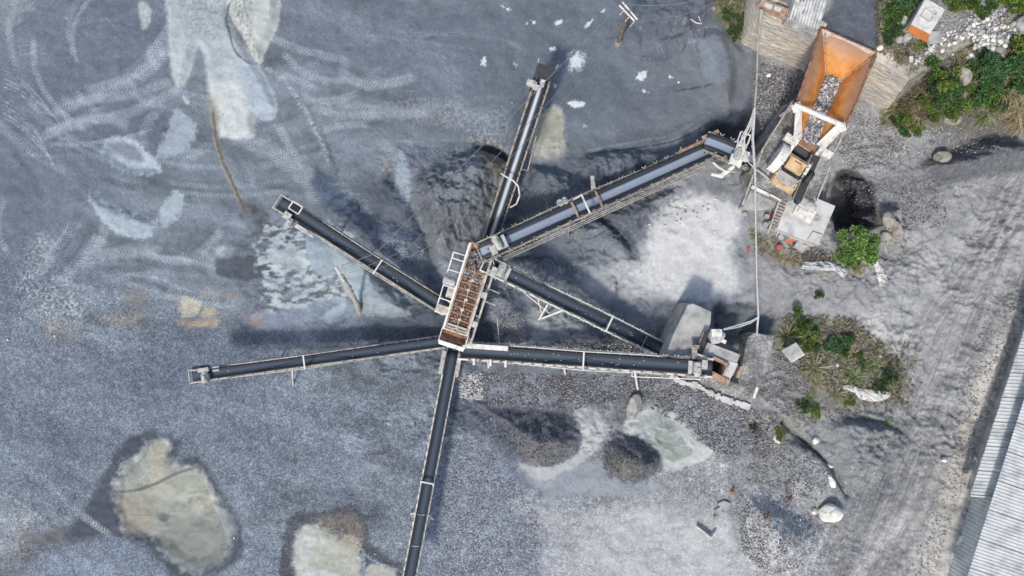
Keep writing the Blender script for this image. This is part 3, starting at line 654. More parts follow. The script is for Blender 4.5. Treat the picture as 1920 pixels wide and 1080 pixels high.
# --- below and around the screen
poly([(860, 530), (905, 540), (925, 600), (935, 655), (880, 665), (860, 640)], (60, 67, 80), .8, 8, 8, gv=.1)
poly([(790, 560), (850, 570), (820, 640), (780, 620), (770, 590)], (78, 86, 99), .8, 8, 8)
poly([(905, 545), (950, 532), (985, 560), (1000, 630), (985, 655), (938, 655), (920, 600)], (126, 133, 146), .85, 6, 6, gv=1)
poly([(935, 610), (985, 605), (985, 655), (945, 655)], (146, 151, 160), .7, 6, 6, gv=1)
poly([(995, 575), (1050, 562), (1105, 600), (1120, 645), (1010, 645)], (150, 157, 164), .8, 6, 9, gv=.1)
poly([(1060, 620), (1240, 640), (1260, 670), (1020, 660)], (84, 90, 102), .7, 10, 10, gv=.8)
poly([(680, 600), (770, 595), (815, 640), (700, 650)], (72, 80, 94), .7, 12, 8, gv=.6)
poly([(865, 700), (1100, 700), (1240, 705), (1330, 730), (1420, 770), (1500, 780), (1470, 850), (1350, 860), (1280, 790), (1180, 750), (1080, 775), (900, 760), (850, 720)], (122, 127, 137), .75, 10, 12, gv=1)
poly([(860, 705), (905, 705), (900, 745), (865, 745)], (176, 180, 184), .7, 10, 8, tex='fine', gv=1)
poly([(1048, 706), (1075, 706), (1072, 770), (1050, 760)], (92, 86, 80), .6, 8, 6, tex='fade')
poly([(1170, 700), (1200, 700), (1205, 790), (1160, 800), (1150, 760)], (100, 103, 110), .7, 8, 8)
poly([(895, 762), (1000, 765), (1070, 775), (1092, 820), (1082, 850), (1030, 878), (990, 872), (950, 840), (920, 790)], (88, 92, 102), .85, 10, 14, gv=.8)
poly([(980, 830), (1080, 830), (1075, 850), (1030, 876), (990, 870)], (108, 109, 112), .8, 5, 5, gv=.9)
poly([(850, 740), (900, 760), (960, 850), (1040, 960), (1000, 950), (920, 860), (840, 770)], (88, 95, 110), .75, 8, 7, gv=.7)
poly([(966, 868), (1030, 882), (1120, 862), (1180, 900), (1260, 905), (1200, 930), (1060, 930), (1038, 952), (1010, 928)], (146, 152, 161), .9, 8, 7, gv=.05)
poly([(1076, 772), (1112, 768), (1132, 798), (1128, 838), (1098, 862), (1060, 884), (1010, 902), (972, 868), (1006, 878), (1046, 872), (1082, 850), (1092, 815)], (176, 179, 181), .95, 3.5, 5, gv=.02)
stroke([(1005, 910), (1020, 935), (1030, 950)], 2, (100, 106, 115), .7, 1.5)
poly([(1168, 800), (1192, 776), (1225, 765), (1264, 775), (1287, 795), (1298, 820), (1315, 834), (1338, 845), (1322, 862), (1292, 874), (1264, 884), (1246, 882), (1240, 862), (1230, 844), (1204, 834), (1184, 820)], (186, 190, 190), .96, 3, 5, gv=.05, wet=.3)
poly([(1190, 802), (1205, 782), (1230, 774), (1262, 784), (1280, 804), (1288, 830), (1292, 856), (1262, 868), (1244, 850), (1226, 834), (1202, 822)], (156, 166, 167), .85, 9, 9, gv=.03, wet=.7)
poly([(1133, 826), (1175, 814), (1220, 830), (1242, 862), (1226, 892), (1185, 908), (1145, 892), (1128, 860)], (84, 87, 95), .9, 8, 12, gv=.8)
poly([(1140, 858), (1196, 855), (1200, 885), (1180, 903), (1148, 888)], (104, 104, 102), .85, 4, 4, gv=1)
poly([(830, 820), (900, 815), (960, 880), (1030, 970), (1020, 1100), (810, 1100), (815, 900)], (138, 146, 161), .7, 14, 10, gv=1)
poly([(960, 940), (1060, 950), (1140, 960), (1250, 950), (1400, 960), (1390, 1100), (1050, 1100), (1010, 1000)], (176, 178, 181), .75, 24, 24, gv=.5)
poly([(1130, 960), (1260, 940), (1400, 1000), (1380, 1100), (1180, 1100), (1100, 1020)], (184, 186, 189), .8, 26, 26, tex='fade', gv=.2)
poly([(1420, 780), (1560, 780), (1700, 790), (1690, 900), (1640, 1000), (1560, 1100), (1540, 960), (1400, 920), (1380, 840)], (136, 138, 142), .75, 22, 22, gv=.6)
poly([(1240, 910), (1340, 905), (1340, 960), (1260, 965)], (140, 143, 148), .6, 14, 12, tex='fade')
poly([(1380, 928), (1420, 912), (1500, 945), (1548, 990), (1520, 1060), (1440, 1085), (1390, 1035)], (172, 174, 179), .85, 6, 6, gv=1)
for k in range(8): stroke([(1418 + k * 12, 925 + k * 7), (1446 + k * 13, 948 + k * 6)], 7, (84, 88, 100), .7, 4, 'fine', seed=k)
poly([(1362, 880), (1395, 905), (1390, 1040), (1368, 980)], (118, 121, 128), .6, 8, 7)
poly([(1495, 860), (1540, 850), (1565, 920), (1530, 950), (1490, 930)], (156, 159, 162), .7, 5, 5, gv=.8)
for p in ([(1470, 795), (1520, 840), (1560, 880), (1590, 932)], [(1490, 828), (1530, 850), (1556, 872)], [(1580, 784), (1645, 790), (1700, 812)], [(1548, 760), (1576, 768)], [(1430, 905), (1455, 902)], [(1478, 930), (1476, 905), (1500, 880)]):
    stroke(p, 4.5, (66, 69, 76), .8, 3, wob=3)
poly([(1560, 790), (1690, 800), (1680, 900), (1600, 940), (1565, 880)], (128, 131, 135), .7, 14, 10)
# --- haul road and ground on the right
poly([(1400, 430), (1500, 470), (1640, 500), (1700, 560), (1600, 600), (1480, 590), (1410, 560)], (148, 149, 152), .7, 18, 18, gv=.2)
poly([(1600, 250), (1720, 240), (1940, 230), (1940, 420), (1860, 480), (1760, 560), (1660, 560), (1640, 420)], (134, 136, 140), .75, 26, 24, gv=.4)
poly([(1680, 400), (1740, 390), (1760, 450), (1720, 520), (1690, 470)], (168, 169, 171), .7, 16, 16, gv=.1)
poly([(1640, 560), (1800, 430), (1930, 330), (1930, 470), (1800, 640), (1720, 760), (1680, 720)], (172, 173, 175), .7, 26, 24, gv=.15)
poly([(1700, 420), (1790, 400), (1850, 330), (1760, 350)], (160, 161, 163), .5, 18, 16)
for k in range(11):
    o = k * 15 - 70
    stroke([(1930 + o * .5, 300 + o * .6), (1860 + o * .7, 450), (1780 + o, 600), (1720 + o, 750), (1660 + o, 900), (1570 + o, 1100)], 5 + (k * 5) % 7, (116, 118, 121) if k % 3 else (182, 181, 181), .6, 4, 'streak', seed=k, wob=5, taper=False)
stroke([(1935, 500), (1880, 590), (1815, 700), (1790, 780), (1740, 870), (1730, 970), (1640, 1090)], 26, (124, 126, 129), .75, 14, 'fine', wob=8, taper=False, gv=.7)
stroke([(1700, 960), (1660, 1010), (1600, 1090)], 20, (190, 190, 190), .6, 12, wob=5, taper=False)
stroke([(1760, 860), (1735, 950), (1680, 1040)], 12, (172, 171, 169), .6, 7, wob=5)
poly([(1940, 545), (1880, 620), (1840, 690), (1800, 780), (1785, 860), (1750, 960), (1700, 1100), (1810, 1100), (1830, 930), (1950, 600)], (184, 182, 179), .85, 10, 12, gv=.4)
poly([(1880, 640), (1893, 650), (1870, 710), (1845, 780), (1822, 776), (1840, 700)], (200, 197, 193), .9, 5, 4, gv=.1)
stroke([(1808, 775), (1830, 778), (1846, 788)], 3, (90, 90, 92), .85, 2, wob=3); stroke([(1884, 642), (1892, 655), (1868, 712), (1846, 775)], 2, (110, 108, 106), .6, 1.5)
poly([(1720, 312), (1790, 270), (1850, 252), (1925, 275), (1925, 318), (1830, 336), (1760, 350)], (98, 101, 107), .85, 7, 9, gv=.5)
for k in range(9): stroke([(1790 + k * 12, 268 + (k * 5) % 20), (1800 + k * 12, 300), (1780 + k * 15, 335)], 4, (72, 75, 82), .6, 3, 'fine', seed=k)
poly([(1566, 322), (1600, 312), (1640, 345), (1650, 425), (1572, 440), (1548, 385)], (46, 50, 60), .9, 6, 7, sm=False, gv=.6)  # cast shadow of the crusher platform, painted dark on the ground
poly([(1570, 200), (1650, 215), (1700, 260), (1680, 320), (1600, 320), (1570, 270)], (156, 157, 160), .8, 10, 9, gv=1)
poly([(1640, 395), (1672, 392), (1690, 440), (1700, 470), (1655, 460)], (152, 151, 149), .8, 5, 6, gv=.4)
poly([(1660, 330), (1730, 320), (1760, 400), (1700, 420)], (128, 130, 134), .7, 12, 14, gv=.8)
for k in range(34):
    u0 = 1590 + (k * 67) % 260; v0 = 330 + (k * 41) % 220; stroke([(u0, v0), (u0 + 10, v0 + 14), (u0 + 26, v0 + 20)], 4, (112, 113, 116) if k % 2 else (178, 178, 178), .45, 3, 'fine', seed=k)
rt3 = random.Random(5)
def rills(u0, v0, u1, v1, n, ang, col=((60, 67, 79), (150, 157, 166)), w_=(1.6, 4), L=(15, 55), a=.7):
    """erosion rills, cracks and smears following the slope"""
    for k in range(n):
        u, v = rt3.uniform(u0, u1), rt3.uniform(v0, v1); t = ang + rt3.gauss(0, .45); l = rt3.uniform(*L); c = rt3.gauss(0, .5)
        dk = rt3.random() < .5; p = [(u, v), (u + l * .35 * math.cos(t), v + l * .35 * math.sin(t)), (u + l * .7 * math.cos(t + c), v + l * .7 * math.sin(t + c)), (u + l * math.cos(t + c * 1.4), v + l * math.sin(t + c * 1.4))]
        stroke(p, rt3.uniform(*w_), col[0] if dk else col[1], a * rt3.uniform(.5, 1), None, 'fine' if not dk else None, seed=k, wob=2.5)
        if dk: groove(p, 2.5, -.1) if not MAPPED else None
rills(960, 290, 1250, 380, 60, .5); rills(960, 440, 1200, 560, 60, .3); rills(800, 330, 950, 450, 50, 1.4); rills(1000, 560, 1240, 650, 50, .6); rills(1060, 380, 1230, 450, 30, .8)
rills(1170, 5, 1330, 75, 36, 1.3); rills(640, 330, 760, 430, 30, .9); rills(1100, 560, 1290, 650, 30, .1)
rills(1450, 480, 1720, 600, 60, -.4, ((118, 120, 124), (178, 178, 179)), (2, 5), (20, 70), .6); rills(1580, 330, 1900, 560, 80, 1.9, ((112, 114, 118), (182, 182, 183)), (2, 5), (20, 90), .6); rills(1500, 780, 1700, 940, 60, .8, ((96, 98, 103), (168, 170, 172)), (2, 5), (15, 60), .6)
rills(1700, 560, 1800, 1060, 60, 1.9, ((112, 114, 117), (186, 185, 184)), (2, 6), (30, 120), .55); rills(980, 880, 1400, 1060, 50, .2, ((126, 130, 137), (186, 188, 191)), (3, 9), (20, 90), .45); rills(1720, 250, 1920, 340, 30, 1.2, ((66, 69, 76), (134, 136, 140)), (2, 4), (15, 45), .7)
# soil under the plants
poly([(1462, 600), (1540, 590), (1620, 620), (1690, 680), (1700, 740), (1640, 760), (1560, 770), (1490, 770), (1450, 650)], (128, 126, 120), .75, 12, 16, gv=.5)
poly([(1400, 770), (1480, 770), (1500, 790), (1470, 850), (1410, 830)], (138, 136, 128), .7, 12, 12, gv=.6)
poly([(1440, 462), (1560, 500), (1540, 515), (1440, 490)], (128, 124, 112), .7, 8, 10, gv=.4)
poly([(1665, 100), (1760, 60), (1930, 60), (1930, 240), (1700, 245), (1655, 215)], (104, 100, 90), .85, 10, 12, gv=.4)
poly([(1650, -10), (1700, -10), (1700, 110), (1640, 130), (1640, 90)], (96, 94, 84), .85, 8, 8)
poly([(1340, -20), (1400, -20), (1388, 85), (1345, 40)], (96, 96, 86), .8, 8, 10)
# bench top
poly([(1500, -300), (1690, -300), (1668, 40), (1648, 110), (1540, 72), (1530, 40), (1560, -20)], (88, 94, 105), .97, 5, 5, gv=.2)
poly([(1690, 40), (1800, -20), (1940, -60), (1930, 40), (1880, 110), (1800, 90), (1720, 140), (1650, 150)], (146, 144, 142), .85, 8, 12, gv=1)
poly([(1395, -300), (1560, -300), (1530, 60), (1480, 45), (1430, 25)], (120, 116, 112), .8, 5, 6)

# ---- build the ground mesh
Hh = Hh
nv = NX * NY
co = np.stack([GX, GY, Hh], -1).reshape(-1, 3).astype('f')
idx = np.arange(nv, dtype=np.int32).reshape(NY, NX)
fc = np.stack([idx[:-1, :-1], idx[:-1, 1:], idx[1:, 1:], idx[1:, :-1]], -1).reshape(-1, 4)
me = bpy.data.meshes.new('ground'); me.vertices.add(nv); me.vertices.foreach_set('co', co.ravel())
me.loops.add(fc.size); me.loops.foreach_set('vertex_index', fc.ravel()); me.polygons.add(len(fc))
me.polygons.foreach_set('loop_start', np.arange(0, fc.size, 4, dtype=np.int32)); me.polygons.foreach_set('loop_total', np.full(len(fc), 4, np.int32))
me.update(calc_edges=True); me.polygons.foreach_set('use_smooth', np.ones(len(fc), bool))
ca = me.attributes.new('Col', 'FLOAT_COLOR', 'POINT')
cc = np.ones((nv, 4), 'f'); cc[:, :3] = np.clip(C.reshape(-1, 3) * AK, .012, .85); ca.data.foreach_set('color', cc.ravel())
va = me.attributes.new('gw', 'FLOAT_VECTOR', 'POINT')
gw = np.zeros((nv, 3), 'f'); gw[:, 0] = np.clip(Gv.ravel(), 0, 1); gw[:, 1] = np.clip(Wt.ravel(), 0, 1); va.data.foreach_set('vector', gw.ravel())

gm, nt, b = newmat('quarry_floor'); v = world_vec(nt)
a = N(nt, 'ShaderNodeAttribute', attribute_name='Col'); g = N(nt, 'ShaderNodeAttribute', attribute_name='gw')
sp = N(nt, 'ShaderNodeSeparateXYZ'); nt.links.new(g.outputs['Vector'], sp.inputs[0])
vo = N(nt, 'ShaderNodeTexVoronoi'); vo.inputs['Scale'].default_value = 12.0; nt.links.new(v, vo.inputs['Vector'])
sv = N(nt, 'ShaderNodeSeparateColor'); nt.links.new(vo.outputs['Color'], sv.inputs[0])
vo2 = N(nt, 'ShaderNodeTexVoronoi'); vo2.inputs['Scale'].default_value = 4.2; nt.links.new(v, vo2.inputs['Vector'])
sv2 = N(nt, 'ShaderNodeSeparateColor'); nt.links.new(vo2.outputs['Color'], sv2.inputs[0])
fn = noise_n(nt, 16, 3, .7, v)
def mth(op, a1, b1, c1=None):
    n = N(nt, 'ShaderNodeMath', operation=op)
    for i, q in enumerate((a1, b1, c1)):
        if q is None: continue
        if isinstance(q, (int, float)): n.inputs[i].default_value = q
        else: nt.links.new(q, n.inputs[i])
    return n.outputs[0]
# stone-by-stone tone: mostly mid, a few bright, a few dark
s1 = mth('SUBTRACT', mth('POWER', sv.outputs[0], 2.0), .32)
s2 = mth('SUBTRACT', mth('POWER', sv2.outputs[0], 3.0), .25)
gr = mth('ADD', mth('MULTIPLY', s1, .95), mth('MULTIPLY', s2, .25))
gr = mth('MULTIPLY', gr, sp.outputs[0]); cr = mth('MULTIPLY_ADD', sp.outputs[0], .75, .3)
fn2 = noise_n(nt, 5.5, 4, .65, v)
fine = mth('ADD', mth('MULTIPLY', mth('SUBTRACT', fn.outputs['Fac'], .5), .8), mth('MULTIPLY', mth('SUBTRACT', fn2.outputs['Fac'], .5), .7))
fac = mth('ADD', mth('ADD', gr, mth('MULTIPLY', fine, cr)), 1.0)
vm = N(nt, 'ShaderNodeVectorMath', operation='SCALE'); nt.links.new(a.outputs['Color'], vm.inputs[0]); nt.links.new(fac, vm.inputs[3])
nt.links.new(vm.outputs[0], b.inputs['Base Color'])
nt.links.new(mth('MULTIPLY_ADD', sp.outputs[1], -.45, .95), b.inputs['Roughness'])
hgt = mth('ADD', mth('MULTIPLY', mth('MULTIPLY', sv.outputs[1], sp.outputs[0]), 1.0), mth('MULTIPLY', mth('MULTIPLY', fn.outputs['Fac'], .8), cr))
bp = N(nt, 'ShaderNodeBump'); bp.inputs['Strength'].default_value = .5; bp.inputs['Distance'].default_value = .05
nt.links.new(hgt, bp.inputs['Height']); nt.links.new(bp.outputs[0], b.inputs['Normal'])
me.materials.append(gm)
gnd = bpy.data.objects.new('ground', me); COL.objects.link(gnd); gnd['kind'] = 'structure'
gnd['label'] = 'blue-grey quarry yard of gravel, mud and stone dust'

# ---- thin clear water standing in the hollows
wm, nt, b = newmat('still_water')
for n in list(nt.nodes):
    if n.type == 'BSDF_PRINCIPLED': nt.nodes.remove(n)
tr = N(nt, 'ShaderNodeBsdfTransparent'); tr.inputs[0].default_value = (.94, .955, .945, 1)
gl = N(nt, 'ShaderNodeBsdfGlossy'); gl.inputs['Roughness'].default_value = .05
fr = N(nt, 'ShaderNodeFresnel'); fr.inputs[0].default_value = 1.33
mx = N(nt, 'ShaderNodeMixShader'); nt.links.new(fr.outputs[0], mx.inputs[0]); nt.links.new(tr.outputs[0], mx.inputs[1]); nt.links.new(gl.outputs[0], mx.inputs[2])
nt.links.new(mx.outputs[0], nt.nodes['Material Output'].inputs[0])
for pts, lab in (([(240, 860), (300, 835), (325, 870), (380, 890), (420, 980), (415, 1040), (365, 1060), (300, 1020), (235, 985), (225, 920)], 'large murky rain pool with dark wet rim'),
                 ([(565, 1005), (600, 990), (655, 1015), (668, 1040), (668, 1120), (560, 1120)], 'murky pool at the edge of the gravel'),
                 ([(1190, 800), (1215, 776), (1250, 782), (1285, 828), (1298, 850), (1262, 866), (1236, 845)], 'shallow greenish pool between dark heaps'),
                 ([(1352, 594), (1400, 584), (1436, 594), (1442, 612), (1430, 634), (1376, 634)], 'small grey pool behind the gravel platform'),
                 ([(1008, 240), (1020, 215), (1046, 206), (1052, 255), (1050, 290), (1006, 296)], 'beige puddle beside the north conveyor')):
    sp_ = smooth_closed(pts, 5); zz = np.median([G(q[0], q[1]).z for q in sp_[::4]]) + .02
    mb = MB(); mb.v = [tuple(P(q[0], q[1], zz)) for q in sp_]; mb.f = [tuple(range(len(sp_)))[::-1]]
    if (Vector(mb.v[1]) - Vector(mb.v[0])).cross(Vector(mb.v[len(sp_) // 3]) - Vector(mb.v[0])).z < 0: pass
    o = obj('pool_water', mb, wm, org=P(pts[0][0], pts[0][1], zz)); props(o, lab, kind='structure')
# ------------------------------------------------------------------ retaining walls
def wallface(name, m, base, top, thick, label, cat='wall', rows=30, amp=.07):
    """a rough rubble wall face between a base line and a top line, with a solid back"""
    mb = MB(); n = max(int((Vector(base[-1]) - Vector(base[0])).length / .22), 8)
    def along(L, t):
        L = [Vector(p) for p in L]; seg = [(L[i + 1] - L[i]).length for i in range(len(L) - 1)]; tot = sum(seg); d = t * tot
        for i, s_ in enumerate(seg):
            if d <= s_ or i == len(seg) - 1: return L[i].lerp(L[i + 1], d / max(s_, 1e-6))
            d -= s_
    R = []
    for j in range(rows + 1):
        r = []
        for i in range(n + 1):
            p = along(base, i / n).lerp(along(top, i / n), j / rows)
            q = Vector((p.x * 1.1, p.y * 1.1, p.z * 3.2))
            k = amp * (mnoise.fractal(q, .8, 2.2, 4) + .4 * mnoise.noise(q * 4))
            r.append(p + Vector((-.35, -.9, .2)) * k)
        R.append(r)
    back = Vector(thick)
    fs = []; vs = [p for r in R for p in r]; C_ = n + 1
    for j in range(rows):
        for i in range(n): a = j * C_ + i; fs.append((a, a + 1, a + C_ + 1, a + C_))
    o = len(vs); vs += [p + back for p in R[-1]]
    for i in range(n): a = rows * C_ + i; fs.append((a, a + 1, o + i + 1, o + i))
    o2 = len(vs); vs += [Vector((p.x, p.y, R[0][0].z)) + back for p in R[-1]]
    for i in range(n): fs.append((o + i, o + i + 1, o2 + i + 1, o2 + i))
    mb.v = [tuple(p) for p in vs]; mb.f = fs
    ob = obj(name, mb, m, org=base[0]); props(ob, label, cat); return ob
wm_, nt, b = newmat('rubble_wall_face'); v = world_vec(nt)
mp = N(nt, 'ShaderNodeMapping'); mp.inputs['Scale'].default_value = (1.1, 1.1, 4.6); mp.inputs['Rotation'].default_value = (.1, .2, -.4); nt.links.new(v, mp.inputs[0])
n1_ = noise_n(nt, 2.2, 8, .72, mp.outputs[0]); n2_ = noise_n(nt, .5, 3, .5, v)
r1 = ramp(nt, n1_.outputs['Fac'], [(.34, alb((120, 112, 104))), (.43, alb((190, 184, 172))), (.58, alb((218, 212, 202)))])
r2 = ramp(nt, n2_.outputs['Fac'], [(.35, (.78, .78, .8, 1)), (.65, (1.12, 1.08, 1.02, 1))])
mul = N(nt, 'ShaderNodeMix', data_type='RGBA', blend_type='MULTIPLY'); mul.inputs[0].default_value = 1
nt.links.new(r1.outputs[0], mul.inputs[6]); nt.links.new(r2.outputs[0], mul.inputs[7]); nt.links.new(mul.outputs[2], b.inputs['Base Color'])
b.inputs['Roughness'].default_value = .95; bp = N(nt, 'ShaderNodeBump'); bp.inputs['Strength'].default_value = .7; bp.inputs['Distance'].default_value = .12
nt.links.new(n1_.outputs['Fac'], bp.inputs['Height']); nt.links.new(bp.outputs[0], b.inputs['Normal'])
M['wallface'] = wm_
zb = -.6
wallface('retaining_wall', wm_, [P(1399, -60, zb), P(1392, 0, zb), P(1384, 84, zb), P(1420, 106, zb), P(1506, 138, zb)],
         [P(1432, -80, 5.05), P(1424, -8, 5.05), P(1432, 20, 5.05), P(1470, 40, 5.05), P(1536, 72, 5.05)], (.55, 1.0, 0),
         'pale rough retaining wall left of the rusty hopper', 'wall')
wallface('retaining_wall', wm_, [P(1606, 190, zb), P(1656, 216, zb)], [P(1640, 112, 5.05), P(1704, 150, 5.05)], (.4, 1.1, 0),
         'pale battered retaining wall right of the rusty hopper', 'wall')
wallface('retaining_wall', surf('brown_wall_edge', (104, 98, 92), (150, 144, 134), 3, .95, 0, .8, 12, c3=(186, 180, 170)),
         [P(1656, 216, zb), P(1700, 184, zb), P(1820, 98, 0)], [P(1704, 150, 5.06), P(1738, 128, 5.06), P(1826, 78, 5.06)], (-.3, .8, 0),
         'narrow brown wall edge running up beside the bushes', 'wall', amp=.1)

# ------------------------------------------------------------------ belt conveyors
def cyl(mb, p0, p1, r, n=14): return mb.tube([p0, p1], r, n)

def motor(parent, c, ax, L=.9, r=.26, mat=None, name='drive_motor'):
    ax = Vector(ax).normalized(); mb = MB(); c = Vector(c)
    mb.tube([c - ax * L / 2, c - ax * L * .45, c + ax * L * .3, c + ax * L * .32, c + ax * L / 2], [r * .8, r, r, r * .85, r * .7], 14)
    for k in range(6):
        q = c + ax * (-L * .35 + k * L * .11); mb.tube([q - ax * .012, q + ax * .012], r * 1.1, 14)
    sd_ = ax.cross(Vector((0, 0, 1))).normalized()
    mb.box(c + Vector((0, 0, r * 1.05)), (.26, .2, .16), ax, sd_); mb.box(c - Vector((0, 0, r * .95)), (L * .6, r * 1.9, .08), ax, sd_)
    return obj(name, mb, mat or M['dustlump'], parent)

IDLER = {}
def idler_mesh(w, flare):
    k = (round(w, 2), flare)
    if k in IDLER: return IDLER[k]
    mb = MB(); h = w / 2
    mb.beam((-h - .12, 0, -.16), (h + .12, 0, -.16), .07, .05)
    for s_ in (-1, 1):
        mb.beam((s_ * (h + .1), 0, -.16), (s_ * (h + .13), 0, .2), .05, .04, (0, 1, 0))
        if flare:
            mb.beam((s_ * (h + .13), 0, .0), (s_ * (h + .3), .16, .1), .05, .04); mb.beam((s_ * (h + .13), 0, .0), (s_ * (h + .3), -.16, .1), .05, .04)
        mb.tube([(s_ * h * .45, 0, -.06), (s_ * (h + .02), 0, .13)], .05, 6)
    mb.tube([(-h * .4, 0, -.07), (h * .4, 0, -.07)], .05, 6)
    me_ = bpy.data.meshes.new('idler'); me_.from_pydata(mb.v, [], mb.f); me_.materials.append(M['steel']); IDLER[k] = me_; return me_

def conveyor(label, tail, head, w=.95, belt='belt', rail='steel', hoops=(), legs=(), nid=14, flare=False, truss=True,
             motor_at=None, mside=1, walk=None, cap=True, cables=True, wing=.22, gap=.1):
    T = P(*tail); E = P(*head); L = (E - T).length; d = (E - T).normalized()
    s = Vector((d.y, -d.x, 0)).normalized(); n = s.cross(d)
    root = thing('belt_conveyor', (T.x, T.y, T.z - .8), label, 'conveyor', 'belt conveyors radiating from the screen')
    f = lambda a, b, c: T + d * a + s * b + n * c
    h = w / 2
    prof = [(-h, wing), (-h * .72, wing * .5), (-h * .42, .03), (0, 0), (h * .42, .03), (h * .72, wing * .5), (h, wing)]
    rows = []; stv = []
    na = int(L / .5)
    for i in range(na + 1):
        a = L * i / na; k = min(1, (L - a) / 1.0 + .12)
        rows.append([f(a, b, c * k + .06 - .012 * math.sin(i * 2.1)) for b, c in prof]); stv += [(b, a, 0) for b, c in prof]
    for j in range(1, 7):      # round the head pulley
        t = math.pi * j / 6
        rows.append([f(L + .24 * math.sin(t), b, -.2 + .24 * math.cos(t)) for b, c in prof]); stv += [(b, L + .1 * j, 0) for b, c in prof]
    rows.append([f(0, b, -.44) for b, c in prof]); stv += [(b, 0, 0) for b, c in prof]
    for j in range(1, 6):
        t = math.pi * j / 6
        rows.append([f(-.24 * math.sin(t), b, -.2 - .24 * math.cos(t)) for b, c in prof]); stv += [(b, -.1 * j, 0) for b, c in prof]
    mb = MB(); mb.sheet(rows, .018, n); mb.st = stv + stv
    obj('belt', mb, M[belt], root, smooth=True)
    mr = M[rail]
    for sg in (-1, 1):
        mb = MB(); mb.beam(f(-.3, sg * (h + gap), -.12), f(L + .25, sg * (h + gap), -.12), .12, .17, n); obj('side_rail', mb, mr, root)
        if truss:
            mb = MB(); mb.beam(f(.4, sg * (h + gap), -.72), f(L - .6, sg * (h + gap), -.72), .08, .08, n); obj('lower_chord', mb, mr, root)
            mb = MB(); k = int(L / .85)
            for i in range(k):
                a0 = .4 + (L - 1) * i / k; a1 = .4 + (L - 1) * (i + 1) / k
                mb.beam(f(a0, sg * (h + gap), -.7 if i % 2 else -.15), f(a1, sg * (h + gap), -.15 if i % 2 else -.7), .045, .045, n)
            obj('truss_bracing', mb, mr, root)
    im = idler_mesh(w, flare); R = Matrix((s, d, n)).transposed()
    for i in range(nid):
        a = .5 + (L - 1.2) * i / (nid - 1)
        o = bpy.data.objects.new('idler', im); COL.objects.link(o); o.parent = root
        o.matrix_basis = Matrix.Translation(f(a, 0, .02) - root.location) @ R.to_4x4()
    mb = MB(); cyl(mb, f(L, -h * .98, -.2), f(L, h * .98, -.2), .21, 16); cyl(mb, f(L, -h - .25, -.2), f(L, h + .25, -.2), .05, 8); obj('head_pulley', mb, M['dark'], root)
    mb = MB(); cyl(mb, f(0, -h * .98, -.2), f(0, h * .98, -.2), .2, 16); cyl(mb, f(0, -h - .2, -.2), f(0, h + .2, -.2), .05, 8); obj('tail_pulley', mb, M['dark'], root)
    if cap:      # bent bar across the head end
        mb = MB()
        for sg in (-1, 1): mb.beam(f(L - .9, sg * (h + gap), .0), f(L + .42, sg * (h + gap), .02), .1, .14, n)
        mb.beam(f(L + .4, -h - gap - .05, .02), f(L + .4, h + gap + .05, .02), .06, .1, n); obj('head_frame', mb, mr, root)
    for a_, hh in hoops:
        a = a_ * L; mb = MB()
        for sg in (-1, 1): mb.beam(f(a, sg * (h + gap), -.1), f(a, sg * (h + gap), hh), .08, .08, d)
        mb.beam(f(a, -h - gap - .06, hh), f(a, h + gap + .06, hh), .1, .1, n)
        for sg in (-1, 1): mb.beam(f(a + .35, sg * (h + gap), -.1), f(a, sg * (h + gap), hh * .8), .06, .06, d)
        g_ = obj('stay_frame', mb, M['white'], root)
        if cables:
            for sg in (-1, 1):
                mb = MB(); mb.tube([f(max(a - 5.5, 0), sg * (h + gap), 0), f(a, sg * (h + gap + .03), hh), f(min(a + 5.5, L), sg * (h + gap), 0)], .036, 6); obj('stay_rod', mb, mr, root)
    for lg in legs:
        a, sg, u, v_ = lg[:4]; foot = G(u, v_, -.1); mb = MB()
        top = f(a * L, sg * (h + gap), -.2 if not truss else -.7); mb.beam(top, foot, .12, .12)
        if len(lg) > 4: mb.beam(top + d * .9, foot.lerp(top, .35), .07, .07)
        obj('leg', mb, M['white'] if not truss else mr, root)
    # hidden trestle legs that carry the frame
    for a in (.3, .72):
        for sg in (-1, 1):
            q = f(a * L, sg * (h - .1), -.72); z = ground_z(q.x, q.y)
            if q.z - z > .5:
                mb = MB(); mb.beam(q, (q.x, q.y, z - .1), .1, .1); obj('leg', mb, mr, root)
    if motor_at is not None:
        a = L - motor_at
        motor(root, f(a, mside * .1, .52), s, 1.0, .27)
        mb = MB(); mb.box(f(a - .1, mside * .1, .2), (.7, 1.1, .1), d, s); mb.box(f(a + .45, -mside * .25, .46), (.36, .62, .4), d, s)
        mb.box(f(a - .5, mside * .0, .42), (.22, .9, .3), d, s); obj('motor_bed', mb, M['dustlump'], root)
        mb = MB(); mb.sheet([[f(a + x, mside * (h + .14), z) for z in (-.25, .1, .5)] for x in (-.5, 0, .5)], .05, s); obj('belt_guard', mb, M['dustlump'], root)
    return root, f, L

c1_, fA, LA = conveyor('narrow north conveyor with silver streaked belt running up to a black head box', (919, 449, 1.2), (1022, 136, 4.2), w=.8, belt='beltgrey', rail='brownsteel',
         nid=15, truss=True, wing=.3, gap=.12, cap=False)
